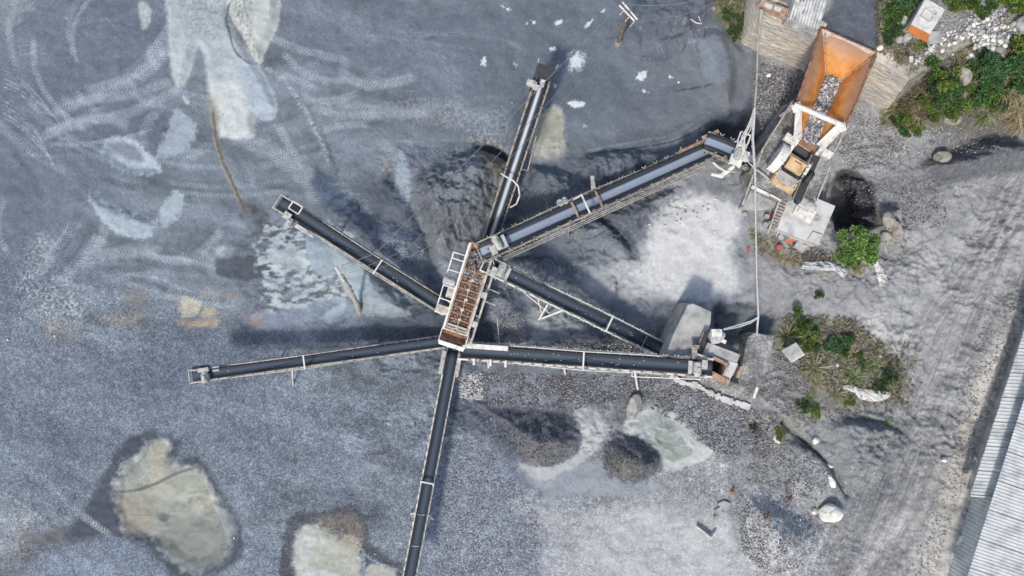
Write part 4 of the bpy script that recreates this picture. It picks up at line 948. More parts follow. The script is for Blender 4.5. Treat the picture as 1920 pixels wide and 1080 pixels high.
# its black head box, side motor and bent pipe
mb = MB()
for sg in (-1, 1): mb.plate([fA(LA - 1.6, sg * .62, -.45), fA(LA + .45, sg * .62, -.45), fA(LA + .45, sg * .62, .35), fA(LA - 1.6, sg * .62, .3)], .05)
mb.plate([fA(LA - .5, -.62, .34), fA(LA + .45, -.62, .34), fA(LA + .45, .62, .34), fA(LA - .5, .62, .34)], .04)
for k in range(5): mb.beam(fA(LA - .45, -.45 + k * .22, .38), fA(LA + .4, -.45 + k * .22, .38), .04, .05)
obj('head_box', mb, M['dark'], c1_)
for sg in (-1, 1): mb = MB(); mb.beam(fA(LA + .4, sg * .62, .3), fA(LA + .75, sg * .7, .3), .05); obj('box_bracket', mb, M['steel'], c1_)
motor(c1_, fA(LA - .95, -.62, .35), (fA(0, 1, 0) - fA(0, 0, 0)), .7, .26, M['dustlump'])
mb = MB(); mb.box(fA(LA - .75, .1, .45), (.5, .28, .3), fA(1, 0, 0) - fA(0, 0, 0), fA(0, 1, 0) - fA(0, 0, 0)); mb.box(fA(LA - 1.15, -.15, .4), (.4, .5, .22), fA(1, 0, 0) - fA(0, 0, 0), fA(0, 1, 0) - fA(0, 0, 0)); obj('gearbox', mb, M['dustlump'], c1_)
mb = MB(); a0 = LA * .39
mb.tube([fA(a0, -.66, -.1), fA(a0 + .05, -.66, .7), fA(a0, -.3, .95), fA(a0 - .1, .3, 1.0), fA(a0 - .35, .75, .9), fA(a0 - 1.0, 1.05, .5), fA(a0 - 1.7, 1.0, .1), fA(a0 - 2.1, .66, -.1)], .06, 8); obj('bent_pipe', mb, M['white'], c1_)
mb = MB(); mb.beam(fA(LA * .45, 1.0, -.5), fA(LA * .98 - 4, .8, -.1), .07); mb.beam(fA(LA * .45, .6, -.3), fA(LA * .45, 1.0, -.5), .06); obj('outrigger', mb, M['brownsteel'], c1_)

c2_, fB, LB_ = conveyor('north-west conveyor with pale light frame and square head bracket over the pale sand heap', (832, 576, 1.2), (529, 383, 3.9), w=.86, belt='belt', hoops=((.42, 1.3),), nid=17, flare=False,
         legs=((.72, -1, 622, 462),), wing=.26)
mb = MB()
for b0, b1 in ((-.62, .62),):
    mb.beam(fB(LB_ - .55, .05, .42), fB(LB_ - .55, .62, .42), .08); mb.beam(fB(LB_ - 1.3, .05, .42), fB(LB_ - 1.3, .62, .42), .08)
    mb.beam(fB(LB_ - .55, .62, .42), fB(LB_ - 1.3, .62, .42), .08); mb.beam(fB(LB_ - .55, .05, .42), fB(LB_ - 1.3, .05, .42), .08)
    for a in (.55, 1.3): mb.beam(fB(LB_ - a, .62, .42), fB(LB_ - a, .62, -.1), .07)
obj('head_bracket', mb, M['white'], c2_)
sB = (fB(0, 1, 0) - fB(0, 0, 0)); dB = (fB(1, 0, 0) - fB(0, 0, 0))
motor(c2_, fB(LB_ - 1.1, -.75, .3), sB, .6, .22)
mb = MB(); mb.box(fB(LB_ - .75, -.45, .42), (.5, .5, .3), dB, sB); mb.box(fB(LB_ - 2.0, -.7, .15), (.9, .3, .3), dB, sB); mb.box(fB(LB_ - 2.7, -.75, .1), (.5, .2, .25), dB, sB); obj('gearbox', mb, M['dustlump'], c2_)

c3_, fC, LC = conveyor('west conveyor with white frame reaching over the gravel yard to the far left', (838, 640, 1.2), (366, 705, 3.7), w=.68, belt='belt', hoops=((.57, 1.2),), nid=22,
         legs=((.635, -1, 549, 722),), wing=.2, cap=True)
sC = (fC(0, 1, 0) - fC(0, 0, 0)); dC = (fC(1, 0, 0) - fC(0, 0, 0))
motor(c3_, fC(LC - .75, -.15, .4), sC, .75, .25)
mb = MB(); mb.box(fC(LC - .7, .38, .35), (.7, .3, .3), dC, sC); mb.box(fC(LC - .25, .42, .3), (.45, .12, .3), dC, sC); mb.box(fC(LC - 1.45, .3, .12), (.45, .35, .16), dC, sC); obj('gearbox', mb, M['dustlump'], c3_)
mb = MB(); mb.tube([fC(LC - 1.1, .55, .3), fC(LC - .6, .62, .62), fC(LC, .55, .3)], .1, 8); obj('drive_guard', mb, M['dark'], c3_)

c4_, fD, LD = conveyor('south conveyor with thin white rails running down out of the bottom of the view', (849, 660, 1.3), (764, 1100, 3.6), w=.76, belt='belt', rail='white', hoops=((.565, .5),), nid=26, truss=False, cables=False,
         legs=((.7, 1, 770, 964, 1), (.7, -1, 812, 974, 1)), wing=.16, gap=.06)
mb = MB()
for sg in (-1, 1): mb.box(fD(.9, sg * .58, .2), (1.7, .3, .22), fD(1, 0, 0) - fD(0, 0, 0), fD(0, 1, 0) - fD(0, 0, 0))
obj('skirt_board', mb, M['steel'], c4_)
mb = MB()
for a in (.70, .83): mb.beam(fD(LD * a, -.3, .13), fD(LD * a + .08, .3, .13), .035, .02)
obj('belt_splice', mb, M['steel'], c4_)

c5_, fE, LE = conveyor('wide main feed conveyor with dusty blue belt climbing from the jaw crusher to the screen', (1350, 272, 1.2), (908, 470, 5.0), w=1.08, belt='beltdustsheen', rail='brownsteel', hoops=((.61, 1.25),), nid=20, flare=True,
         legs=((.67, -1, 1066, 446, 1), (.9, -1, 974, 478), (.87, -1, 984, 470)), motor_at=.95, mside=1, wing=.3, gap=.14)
sE = (fE(0, 1, 0) - fE(0, 0, 0)); dE = (fE(1, 0, 0) - fE(0, 0, 0)); nE = sE.cross(dE)
for k, a in enumerate((.535, .635)):
    mb = MB(); mb.sheet([[fE(LE * a + x, b, .28 + .12 * math.cos(b * 2)) for b in (-.6, -.2, .2, .6)] for x in (0, .16)], .03, nE); obj('hold_down_strap', mb, M['tanrust'], c5_)
mb = MB(); mb.plate([fE(LE * .53, .75, .1), fE(LE * .53 + .35, .75, .1), fE(LE * .53 - .1, 1.75, .0), fE(LE * .53 - .35, 1.65, 0)], .05); obj('outrigger_plate', mb, M['steel'], c5_)
mb = MB()
for q in (0, .38): mb.tube([fE(LE * .655 + q, .78, .25), fE(LE * .655 + q + .16, .92, .45)], .22, 12)
obj('floodlight', mb, M['dustlump'], c5_)
mb = MB()
for k in range(3):
    pts = [fE(a * LE, -.9 - .12 * k, -.3 - .2 * math.sin(a * 9 + k)) for a in np.linspace(.08, .95, 26)]; mb.tube(pts, .035, 6)
obj('cable_run', mb, M['steel'], c5_)
mb = MB()      # rusty loading skirt at the tail
q = lambda a, b, c: fE(a, b, c)
mb.plate([q(.1, .6, .1), q(3.4, .6, .1), q(3.4, .78, .7), q(.1, .78, .8)], .05); mb.plate([q(.1, .78, .8), q(1.5, .78, .8), q(1.5, 1.05, .75), q(.1, 1.05, .8)], .05)
for a in (.1, 1.0, 1.9, 3.3): mb.beam(q(a, .62, .1), q(a, .95, .75), .09)
obj('rusty_skirt', mb, M['tanrust'], c5_)
mb = MB(); mb.box(q(.75, .5, .5), (.6, .3, .25), dE, sE); obj('skirt_liner', mb, M['steel'], c5_)

c6_, fF, LF = conveyor('short grey conveyor carrying stone from under the jaw crusher to the main belt', (1452, 316, 1.3), (1330, 266, 2.4), w=1.15, belt='beltdustsheen', rail='brownsteel', nid=6, flare=True, truss=True, wing=.25, cap=False)
sF = (fF(0, 1, 0) - fF(0, 0, 0)); dF = (fF(1, 0, 0) - fF(0, 0, 0))
mb = MB(); a = LF - 2.1
mb.box(fF(a, .1, .75), (.75, 1.0, .16), dF, sF); mb.box(fF(a - .5, -.25, .85), (.4, .7, .2), dF, sF); mb.box(fF(a, -.7, .6), (.9, .7, .2), dF, sF)
for x in (-.4, .4): mb.beam(fF(a + x, .62, .7), fF(a + x, 1.3, .75), .1); mb.beam(fF(a + x, .6, .7), fF(a + x, .6, -.1), .08); mb.beam(fF(a + x, -1.1, .6), fF(a + x, -.7, -.1), .08)
mb.beam(fF(a - .4, 1.3, .75), fF(a + .4, 1.3, .75), .1); obj('drive_frame', mb, M['white'], c6_)
motor(c6_, fF(a + .2, -.35, 1.0), sF, .8, .22)
mb = MB(); mb.sheet([[fF(a - .6 + x, -1.3 - .25 * math.sin(x * 1.6), .3 - z) for z in (0, .2, .4)] for x in (0, .5, 1, 1.5, 2)], .05); mb.tube([fF(a - .2, -1.0, .2), fF(a + .3, -1.9, -.2), fF(a + 1, -2.0, -.4)], [.14, .2, .1], 8); obj('torn_cover', mb, M['white'], c6_)

c7_, fG, LG = conveyor('south-east return conveyor with white flared brackets, motor next to the screen', (1262, 666, .8), (916, 497, 4.5), w=.84, belt='belt', rail='white', hoops=((.395, 1.2),), nid=17, flare=True,
         legs=((.66, -1, 1010, 600, 1), (.58, -1, 1014, 598)), motor_at=.85, mside=1, wing=.26, gap=.14)
mb = MB(); mb.beam(fG(LG * .8, -.62, -.3), G(1030, 588, .6), .07); obj('tie_bar', mb, M['white'], c7_)
mb = MB(); mb.beam(fG(LG * .175, -.5, .32), fG(LG * .175, .5, .32), .04); mb.beam(fG(LG * .175, -.5, .32), fG(.1, -.5, .3), .04); obj('belt_scraper', mb, M['steel'], c7_)

c8_, fH, LH = conveyor('long east conveyor with white flared brackets from the screen to the rusty crusher box', (868, 658, 1.9), (1330, 690, 4.4), w=.95, belt='belt', rail='white', hoops=((.505, 1.2),), nid=22, flare=True,
         legs=((.1, 1, 916, 690), (.42, 1, 1060, 702), (.71, 1, 1196, 732)), motor_at=.85, mside=1, wing=.24, gap=.14, cap=False)
sH = (fH(0, 1, 0) - fH(0, 0, 0)); dH = (fH(1, 0, 0) - fH(0, 0, 0))
mb = MB(); mb.beam(fH(LH * .7, 1.0, -.2), fH(LH * .97, .85, -.2), .06); mb.beam(fH(LH * .7, 1.0, -.2), fH(LH * .7, .66, -.2), .06); obj('guide_rod', mb, M['white'], c8_)
mb = MB(); mb.box(fH(1.7, -.42, .42), (3.3, .34, .1), dH, sH); mb.beam(fH(.2, -.58, .3), fH(3.3, -.58, .1), .06, .4); obj('skirt_plate', mb, M['white'], c8_)
mb = MB()
for a in (.9, 2.1, 3.2): mb.box(fH(a, .68, .1), (.16, .5, .35), dH, sH)
obj('skirt_bracket', mb, M['white'], c8_)

# ------------------------------------------------------------------ the vibrating screen in the middle
zT, zB_ = 4.5, 3.5
tl = P(884, 453, zT + .3); bl = P(823, 634, zB_ + .3); br = P(871, 657, zB_ + .3); tr_ = P(926, 472, zT + .3)
root = thing('vibrating_screen', ((tl.x + br.x) / 2, (tl.y + br.y) / 2, .5), 'inclined vibrating screen with rust-brown mesh deck at the centre of the conveyors', 'screen')
LS = ((bl + br) / 2 - (tl + tr_) / 2).length; dS = ((bl + br) / 2 - (tl + tr_) / 2).normalized(); WS = 1.66
sS = Vector((-dS.y, dS.x, 0)).normalized()     # towards the right side of the photograph
if sS.x < 0: sS = -sS
nS = dS.cross(sS); nS = nS if nS.z > 0 else -nS
O = (tl + tr_) / 2 - sS * 0.02
fs_ = lambda a, b, c: O + dS * a + sS * b + nS * c
for sg, m_ in ((-1, 'white'), (1, 'steel')):
    mb = MB(); mb.plate([fs_(0, sg * WS / 2, -.9), fs_(LS - .9, sg * WS / 2, -.9), fs_(LS - .9, sg * WS / 2, .06), fs_(0, sg * WS / 2, .14)], .07)
    mb.beam(fs_(0, sg * (WS / 2 + .04), .1), fs_(LS - .9, sg * (WS / 2 + .04), .06), .13, .06, nS); obj('side_plate', mb, M[m_], root)
mb = MB(); mb.beam(fs_(.0, -WS / 2 + .09, -.1), fs_(LS - .95, -WS / 2 + .09, -.1), .09, .2, nS); mb.beam(fs_(1.8, WS / 2 - .09, -.1), fs_(LS - .95, WS / 2 - .09, -.1), .09, .2, nS); obj('liner_strip', mb, M['tanrust'], root)
a_s, a_e, nr = 1.85, LS - 1.3, 9
mm, nt, b = newmat('rusty_screen_mesh'); v = world_vec(nt)
vo = N(nt, 'ShaderNodeTexVoronoi'); vo.inputs['Scale'].default_value = 13; nt.links.new(v, vo.inputs['Vector'])
sv = N(nt, 'ShaderNodeSeparateColor'); nt.links.new(vo.outputs['Color'], sv.inputs[0])
r_ = ramp(nt, sv.outputs[0], [(0, alb((82, 60, 50))), (.6, alb((112, 84, 70))), (.84, alb((134, 106, 90))), (.93, alb((180, 166, 152)))]); nt.links.new(r_.outputs[0], b.inputs['Base Color']); b.inputs['Roughness'].default_value = .9
M['mesh'] = mm
for i in range(nr):
    a0 = a_s + (a_e - a_s) * i / nr; a1 = a_s + (a_e - a_s) * (i + 1) / nr
    for sg in (-1, 1):
        b0, b1 = (-WS / 2 + .12, -.04) if sg < 0 else (.04, WS / 2 - .12)
        mb = MB(); k = 7      # woven panel: wires with openings
        for t in range(k): x = a0 + .05 + (a1 - a0 - .1) * t / (k - 1); mb.beam(fs_(x, b0, -.3), fs_(x, b1, -.3), .035, .03, nS)
        for t in range(9): y = b0 + (b1 - b0) * t / 8; mb.beam(fs_(a0 + .03, y, -.28), fs_(a1 - .03, y, -.28), .03, .03, nS)
        mb.plate([fs_(a0 + .02, b0, -.36), fs_(a1 - .02, b0, -.36), fs_(a1 - .02, b1, -.36), fs_(a0 + .02, b1, -.36)], .02)
        obj('screen_panel', mb, M['mesh'], root)
    mb = MB(); mb.beam(fs_(a0, -WS / 2 + .05, -.24), fs_(a0, WS / 2 - .05, -.24), .06, .09, nS); obj('cross_bar', mb, M['tanrust'], root)
mb = MB(); mb.beam(fs_(a_s - .6, 0, -.22), fs_(a_e, 0, -.22), .07, .1, nS); obj('centre_bar', mb, M['tanrust'], root)
for i in range(6):
    c_ = fs_(a_s + .6 + i * .72, .02 * (-1) ** i, -.14); mb = MB(); mb.box(c_, (.2, .24, .1), (dS * .8 + sS * .5), (sS * .8 - dS * .5)); obj('clamp_plate', mb, M['steel'], root)
mb = MB(); mb.plate([fs_(-.05, -WS / 2, -.35), fs_(a_s, -WS / 2, -.4), fs_(a_s, WS / 2, -.4), fs_(-.05, WS / 2, -.35)], .05)
mb.plate([fs_(-.05, -WS / 2, -.3), fs_(-.05, WS / 2, -.3), fs_(-.05, WS / 2, .2), fs_(-.05, -WS / 2, .2)], .06); mb.plate([fs_(0, .1, -.1), fs_(.9, .62, -.2), fs_(.9, WS / 2, .1), fs_(0, WS / 2, .1)], .05); obj('feed_box', mb, M['tanrust'], root)
mb = MB(); mb.beam(fs_(.25, -.5, .12), fs_(.02, .5, .2), .08); mb.plate([fs_(1.1, -.28, .1), fs_(1.35, -.05, .16), fs_(1.8, .1, .05), fs_(1.5, -.2, .0)], .05); obj('deflector_bar', mb, M['rust'], root)
mb = MB(); mb.plate([fs_(LS - 1.3, -WS / 2, -.36), fs_(LS - .95, -WS / 2, -.42), fs_(LS - .95, WS / 2, -.42), fs_(LS - 1.3, WS / 2, -.36)], .05)
mb.beam(fs_(LS - 1.28, -WS / 2, -.2), fs_(LS - 1.28, WS / 2, -.2), .12, .14, nS); mb.beam(fs_(LS - .92, -WS / 2 - .12, .02), fs_(LS - .92, WS / 2 + .06, .02), .1, .14, nS); obj('discharge_lip', mb, M['steel'], root)
mb = MB()      # open discharge chute
w2 = WS / 2 + .12
mb.plate([fs_(LS - .9, -w2, .0), fs_(LS + .1, -w2, -.1), fs_(LS + .1, -w2, -1.1), fs_(LS - .9, -w2, -1.1)], .05)
mb.plate([fs_(LS - .9, w2, .0), fs_(LS + .1, w2, -.1), fs_(LS + .1, w2, -1.1), fs_(LS - .9, w2, -1.1)], .05)
mb.plate([fs_(LS - .02, -w2, -.08), fs_(LS + .34, -w2 + .05, -.4), fs_(LS + .34, w2 - .05, -.4), fs_(LS - .02, w2, -.08)], .05); obj('chute', mb, M['white'], root)
mb = MB(); mb.plate([fs_(LS - .9, -w2 + .1, -.75), fs_(LS + .05, -w2 + .1, -1.05), fs_(LS + .05, w2 - .1, -1.05), fs_(LS - .9, w2 - .1, -.75)], .04); obj('chute_floor', mb, M['rust'], root)
# walkway frame with its motor on the left
mb = MB()
for c_ in (-.3,):
    mb.beam(fs_(1.0, -WS / 2 - .95, c_), fs_(5.4, -WS / 2 - .95, c_), .08, .06, nS)
    for a in (1.0, 1.42, 2.25, 3.4, 4.35, 5.35): mb.beam(fs_(a, -WS / 2 - .95, c_), fs_(a, -WS / 2, c_), .07, .06, nS)
    for a in (1.0, 2.25, 4.35, 5.35): mb.beam(fs_(a, -WS / 2 - .95, c_), fs_(a, -WS / 2 - .95, c_ - 1.2), .07)
obj('walkway_frame', mb, M['white'], root)
mb = MB(); mb.box(fs_(5.05, -WS / 2 - .55, -.26), (.55, .85, .06), dS, sS); mb.box(fs_(3.7, -WS / 2 - .35, -.34), (.9, .5, .05), dS, sS); obj('walkway_plate', mb, M['steel'], root)
motor(root, fs_(2.95, -WS / 2 - .62, .0), sS, .85, .3)
# right-hand support beam, springs, brackets
mb = MB(); mb.beam(fs_(1.5, WS / 2 + .42, -.5), fs_(LS - .2, WS / 2 + .42, -.5), .13, .2, nS)
for a in (1.6, 3.2, 4.8, LS - .4): mb.beam(fs_(a, WS / 2 + .42, -.5), fs_(a, WS / 2, -.5), .08)
for a in (2.7, 3.6): mb.beam(fs_(a, WS / 2 + .42, -.4), fs_(a + .08, WS / 2 + 1.25, -.5), .06)
obj('support_beam', mb, M['steel'], root)
for a in (1.5, 3.15, 5.3):
    mb = MB(); mb.tube([fs_(a, WS / 2 + .3, -.55), fs_(a, WS / 2 + .3, .0)], .14, 10); mb.box(fs_(a, WS / 2 + .3, .04), (.42, .34, .08), dS, sS); obj('spring_mount', mb, M['dustlump'], root)
mb = MB(); mb.beam(fs_(.3, WS / 2 + .1, .1), fs_(.3, WS / 2 + .1, -1.5), .1); mb.beam(fs_(.6, WS / 2 + .1, .15), fs_(1.5, WS / 2 + .7, -.2), .05); obj('corner_post', mb, M['steel'], root)
for a in (.4, 2.6, 4.9, 6.6):
    for b0 in (-WS / 2 - .1, WS / 2 + .3):
        q = fs_(min(a, LS - .4), b0, -.9); mb = MB(); mb.beam(q, (q.x, q.y, ground_z(q.x, q.y) - .2), .2, .2); obj('leg', mb, M['steel'], root)
mb = MB()
for a in (.4, 2.6, 4.9, 6.6): mb.beam(fs_(min(a, LS - .4), -WS / 2 - .1, -1.6), fs_(min(a, LS - .4), WS / 2 + .3, -1.6), .12)
for b0 in (-WS / 2 - .1, WS / 2 + .3): mb.beam(fs_(.3, b0, -1.6), fs_(LS - .4, b0, -1.6), .14)
obj('under_frame', mb, M['brownsteel'], root)
mb = MB(); mb.prism([fs_(1.4, -WS / 2 + .1, -1.0), fs_(LS - 1, -WS / 2 + .1, -1.0), fs_(LS - 1, WS / 2 - .1, -1.0), fs_(1.4, WS / 2 - .1, -1.0)], .7); obj('under_hopper', mb, M['dark'], root)

# ------------------------------------------------------------------ concrete bases
def slab(name, pts, z, th, m, label, cat='platform', bump=True, rough_edge=.0, parent=None):
    mb = MB(); mb.prism([P(u, v, z if len(q_) == 0 else q_[0]) for u, v, *q_ in pts], th)
    o = obj(name, mb, m, org=P(pts[0][0], pts[0][1], z - th)); props(o, label, cat)
    bv = o.modifiers.new('edge', 'BEVEL'); bv.width = .05; bv.segments = 2
    return o
gm2, nt, b = newmat('gravelly_concrete'); v = world_vec(nt)
vo = N(nt, 'ShaderNodeTexVoronoi'); vo.inputs['Scale'].default_value = 9; nt.links.new(v, vo.inputs['Vector']); sv = N(nt, 'ShaderNodeSeparateColor'); nt.links.new(vo.outputs['Color'], sv.inputs[0])
big = noise_n(nt, .8, 5, .6, v); r0 = ramp(nt, big.outputs['Fac'], [(.4, alb((112, 112, 110))), (.5, alb((140, 140, 140))), (.62, alb((168, 168, 168)))])
r1 = ramp(nt, sv.outputs[0], [(0, (.65, .65, .68, 1)), (.6, (1, 1, 1, 1)), (1, (1.5, 1.5, 1.5, 1))])
mul = N(nt, 'ShaderNodeMix', data_type='RGBA', blend_type='MULTIPLY'); mul.inputs[0].default_value = 1
nt.links.new(r0.outputs[0], mul.inputs[6]); nt.links.new(r1.outputs[0], mul.inputs[7]); nt.links.new(mul.outputs[2], b.inputs['Base Color']); b.inputs['Roughness'].default_value = .95
bp = N(nt, 'ShaderNodeBump'); bp.inputs['Strength'].default_value = .6; bp.inputs['Distance'].default_value = .06; nt.links.new(sv.outputs[1], bp.inputs['Height']); nt.links.new(bp.outputs[0], b.inputs['Normal'])
M['gravelcrete'] = gm2
slab('crusher_platform', [(1486, 186), (1424, 285), (1405, 322), (1413, 352), (1462, 376), (1530, 372), (1556, 312), (1572, 268), (1598, 232), (1560, 190)], 2.2, 3.6, M['gravelcrete'], 'long grey concrete platform under the rusty hopper and jaw crusher')
mb = MB()
for a, b_ in (((1486, 190), (1430, 280)), ((1430, 280), (1392, 384)), ((1556, 312), (1531, 376)), ((1590, 236), (1560, 292))): mb.beam(P(a[0], a[1], 2.25), P(b_[0], b_[1], 2.25), .1, .14)
o = obj('platform_kerb', mb, M['steel'], org=P(1430, 280, 2.2)); props(o, 'thin steel edging strip along the rim of the crusher platform', 'kerb')
slab('lower_landing', [(1412, 349), (1392, 388), (1420, 396), (1452, 390), (1462, 376), (1440, 362)], 1.2, 2.2, M['concrete'], 'low grey landing below the crusher platform left of the ladder')
mb = MB(); mb.beam(P(1409, 350, 2.3), P(1442, 366, 2.3), .22, .12); mb.beam(P(1442, 364, 2.3), P(1464, 376, 2.3), .12, .12); o = obj('edge_beam', mb, M['white'], org=P(1430, 355, 2.2)); props(o, 'pale beam on the platform edge beside the ladder top', 'beam')
slab('concrete_slab', [(1478, 368), (1458, 428), (1536, 461), (1544, 440), (1567, 386), (1534, 372)], 1.6, 2.6, M['lightconcrete'], 'pale concrete slab with a motor on it at the foot of the platform')
slab('cover_slab', [(1525, 434), (1514, 450), (1537, 460), (1543, 440)], 1.78, .16, M['lightconcrete'], 'small pale slab lying on the corner of the motor slab by the tree', 'slab')
# ramp block and gravel bench of the lower crusher
slab('concrete_ramp', [(1290, 571), (1300, 569), (1334, 584), (1333, 604), (1322, 640), (1316, 676), (1248, 668), (1262, 628)], 3.4, 4.2, M['concrete'], 'sloping grey concrete block behind the lower crusher')
slab('gravel_platform', [(1402, 632), (1415, 624), (1453, 630), (1444, 670), (1420, 712), (1414, 746), (1405, 762), (1330, 738), (1262, 706), (1258, 660), (1330, 640), (1390, 690)], 1.5, 2.6, M['gravelcrete'], 'gravel-covered bench around the lower crusher')
mb = MB(); pts = [(1258, 702), (1276, 716), (1304, 722), (1330, 736), (1344, 742), (1362, 750), (1384, 756), (1406, 764)]
rk_ = random.Random(2); pp_ = smooth_open(pts, 4)
for i in range(len(pp_) - 1): a_ = P(pp_[i][0], pp_[i][1], 1.45 + rk_.uniform(-.06, .06)); b_ = P(pp_[i + 1][0], pp_[i + 1][1], 1.5); e_ = (b_ - a_) * .2; mb.beam(a_ - e_, b_ + e_, rk_.uniform(.16, .5), .5)
o = obj('bench_kerb', mb, M['lightconcrete'], org=P(1330, 736, 1.2)); props(o, 'broken white concrete edge along the front of the gravel bench', 'kerb')
mb = MB(); mb.beam(P(1419, 726, 1.6), P(1412, 746, 1.6), .18, .3); o = obj('bench_post', mb, M['white'], org=P(1415, 740, 1.4)); props(o, 'short white post at the right corner of the gravel bench', 'post')

# ------------------------------------------------------------------ rusty feed hopper
zr = 5.5
R = {'TL': P(1540, 53, zr), 'TR': P(1642, 98, zr), 'R1': P(1606, 190, zr), 'R2': P(1583, 240, zr), 'L1': P(1505, 160, zr), 'L2': P(1492, 196, zr)}
F = {'TL': P(1548, 142, 3.5), 'TR': P(1574, 152, 3.5), 'BL': P(1500, 262, 3.1), 'BR': P(1528, 272, 3.1)}
hm, nt, b = newmat('polished_rust_steel'); v = world_vec(nt)
nn = noise_n(nt, .8, 6, .6, v); mp = N(nt, 'ShaderNodeMapping'); mp.inputs['Scale'].default_value = (1, 1, .25); nt.links.new(v, mp.inputs[0]); n2_ = noise_n(nt, 5, 5, .7, mp.outputs[0])
ad = N(nt, 'ShaderNodeMath', operation='MULTIPLY_ADD'); nt.links.new(n2_.outputs['Fac'], ad.inputs[0]); ad.inputs[1].default_value = .4; nt.links.new(nn.outputs['Fac'], ad.inputs[2])
r_ = ramp(nt, ad.outputs[0], [(.5, alb((168, 108, 54))), (.68, alb((214, 142, 70))), (.85, alb((226, 170, 112)))])
# dusty grey towards the rim (height of the plate itself)
sx_ = N(nt, 'ShaderNodeSeparateXYZ'); nt.links.new(v, sx_.inputs[0])
ad2 = N(nt, 'ShaderNodeMath', operation='MULTIPLY_ADD'); nt.links.new(n2_.outputs['Fac'], ad2.inputs[0]); ad2.inputs[1].default_value = 1.2; nt.links.new(sx_.outputs[2], ad2.inputs[2])
mr = N(nt, 'ShaderNodeMapRange'); mr.inputs[1].default_value = 5.2; mr.inputs[2].default_value = 6.25; nt.links.new(ad2.outputs[0], mr.inputs[0])
mx = N(nt, 'ShaderNodeMix', data_type='RGBA'); nt.links.new(mr.outputs[0], mx.inputs[0]); nt.links.new(r_.outputs[0], mx.inputs[6]); mx.inputs[7].default_value = alb((140, 118, 108))
nt.links.new(mx.outputs[2], b.inputs['Base Color']); b.inputs['Roughness'].default_value = .62; M['hopper'] = hm
root = thing('feed_hopper', P(1560, 160, 2.2), 'large flared hopper of orange rusty steel with a strip of gravel along its floor', 'hopper')
def hopper_plate(name, quad, m, nu=10, nv=8, bulge=.0, th=.05):
    a, b_, c, d = [Vector(p) for p in quad]; rows = []
    nr_ = (b_ - a).cross(d - a).normalized()
    for i in range(nu + 1):
        t = i / nu; rows.append([a.lerp(b_, t).lerp(d.lerp(c, t), j / nv) + nr_ * bulge * math.sin(math.pi * t) * math.sin(math.pi * j / nv) for j in range(nv + 1)])
    mb = MB(); mb.sheet(rows, th, nr_); return obj(name, mb, m, root, smooth=False)
hopper_plate('back_plate', (R['TL'], R['TR'], F['TR'], F['TL']), M['hopper'], bulge=-.3)
hopper_plate('left_plate', (R['TL'], F['TL'], F['BL'].lerp(F['TL'], .0), R['L2']), M['hopper'], bulge=-.32)
hopper_plate('right_plate', (R['TR'], F['TR'], F['BR'], R['R2']), M['hopper'], bulge=.32)
hopper_plate('floor_plate', (F['TL'], F['TR'], F['BR'], F['BL']), M['rust'])
mb = MB(); mb.plate([R['L2'], P(1503, 200, 5.3), P(1503, 262, 3.4), P(1488, 256, 4.2)], .06); obj('left_cheek', mb, M['white'], root)
mb = MB(); mb.plate([R['R2'] + Vector((0, 0, .05)), P(1570, 232, 5.3), P(1531, 270, 3.5), P(1546, 280, 4.0)], .06); obj('right_cheek', mb, M['white'], root)
mb = MB()
for a, b_ in ((R['TL'], R['TR']), (R['TL'], R['L1']), (R['L1'], R['L2']), (R['TR'], R['R1']), (R['R1'], R['R2'])): mb.beam(a, b_, .14, .1)
obj('rim_bar', mb, M['rust'], root)
mb = MB(); u_ = (R['TR'] - R['TL']).normalized(); q = Vector((u_.y, -u_.x, 0)); mb.plate([R['TL'] + Vector((0, 0, .07)) + q * .04, R['TR'] + Vector((0, 0, .07)) + q * .04, R['TR'].lerp(F['TR'], .1) + Vector((0, 0, .1)), R['TL'].lerp(F['TL'], .16) + Vector((0, 0, .1))], .03); obj('lip_plate', mb, surf('dusty_lip', (170, 150, 138), (206, 192, 182), 3, .8), root)
mb = MB(); mb.plate([P(1645, 104, 5.3), P(1612, 178, 5.1), P(1600, 200, 4.6), P(1604, 185, 4.6)], .05); mb.beam(P(1607, 186, 5.2), P(1574, 262, 4.4), .08); obj('outer_brace', mb, M['brownsteel'], root)
mb = MB(); mb.tube([P(1489, 196, 6.0), P(1582, 236, 6.0)], .17, 12); mb.plate([P(1483, 198, 5.9), P(1500, 190, 5.9), P(1503, 205, 5.5), P(1488, 212, 5.5)], .06); mb.plate([P(1566, 238, 5.9), P(1584, 228, 5.9), P(1586, 244, 5.5), P(1576, 248, 5.5)], .06); obj('cross_tube', mb, M['white'], root)
for (p_, q_) in (((1548, 62), (1556, 141)), ((1634, 108), (1576, 151)), ((1546, 64), (1551, 141))):
    mb = MB(); mb.beam(P(*p_, zr - .02), P(*q_, 3.62), .05, .07); obj('weld_seam', mb, M['brownsteel'], root)
for (u0, v0, du, dv) in ((1528, 94, 5, 5), (1521, 113, 5, 6), (1582, 78, -3, 9), (1616, 94, -3, 9), (1621, 126, 6, 1), (1624, 138, 4, 2)):
    mb = MB(); mb.beam(P(u0, v0, 5.15), P(u0 + du, v0 + dv, 5.02), .09, .1); obj('lifting_lug', mb, M['steel'], root)
for (u0, v0) in ((1490, 200), (1578, 246), (1487, 262), (1541, 286)):
    mb = MB(); mb.beam(P(u0, v0, 5.0 if v0 < 250 else 3.8), Vector((P(u0, v0, 4.4).x, P(u0, v0, 4.4).y, 1.9)), .18); obj('leg', mb, M['steel'], root)
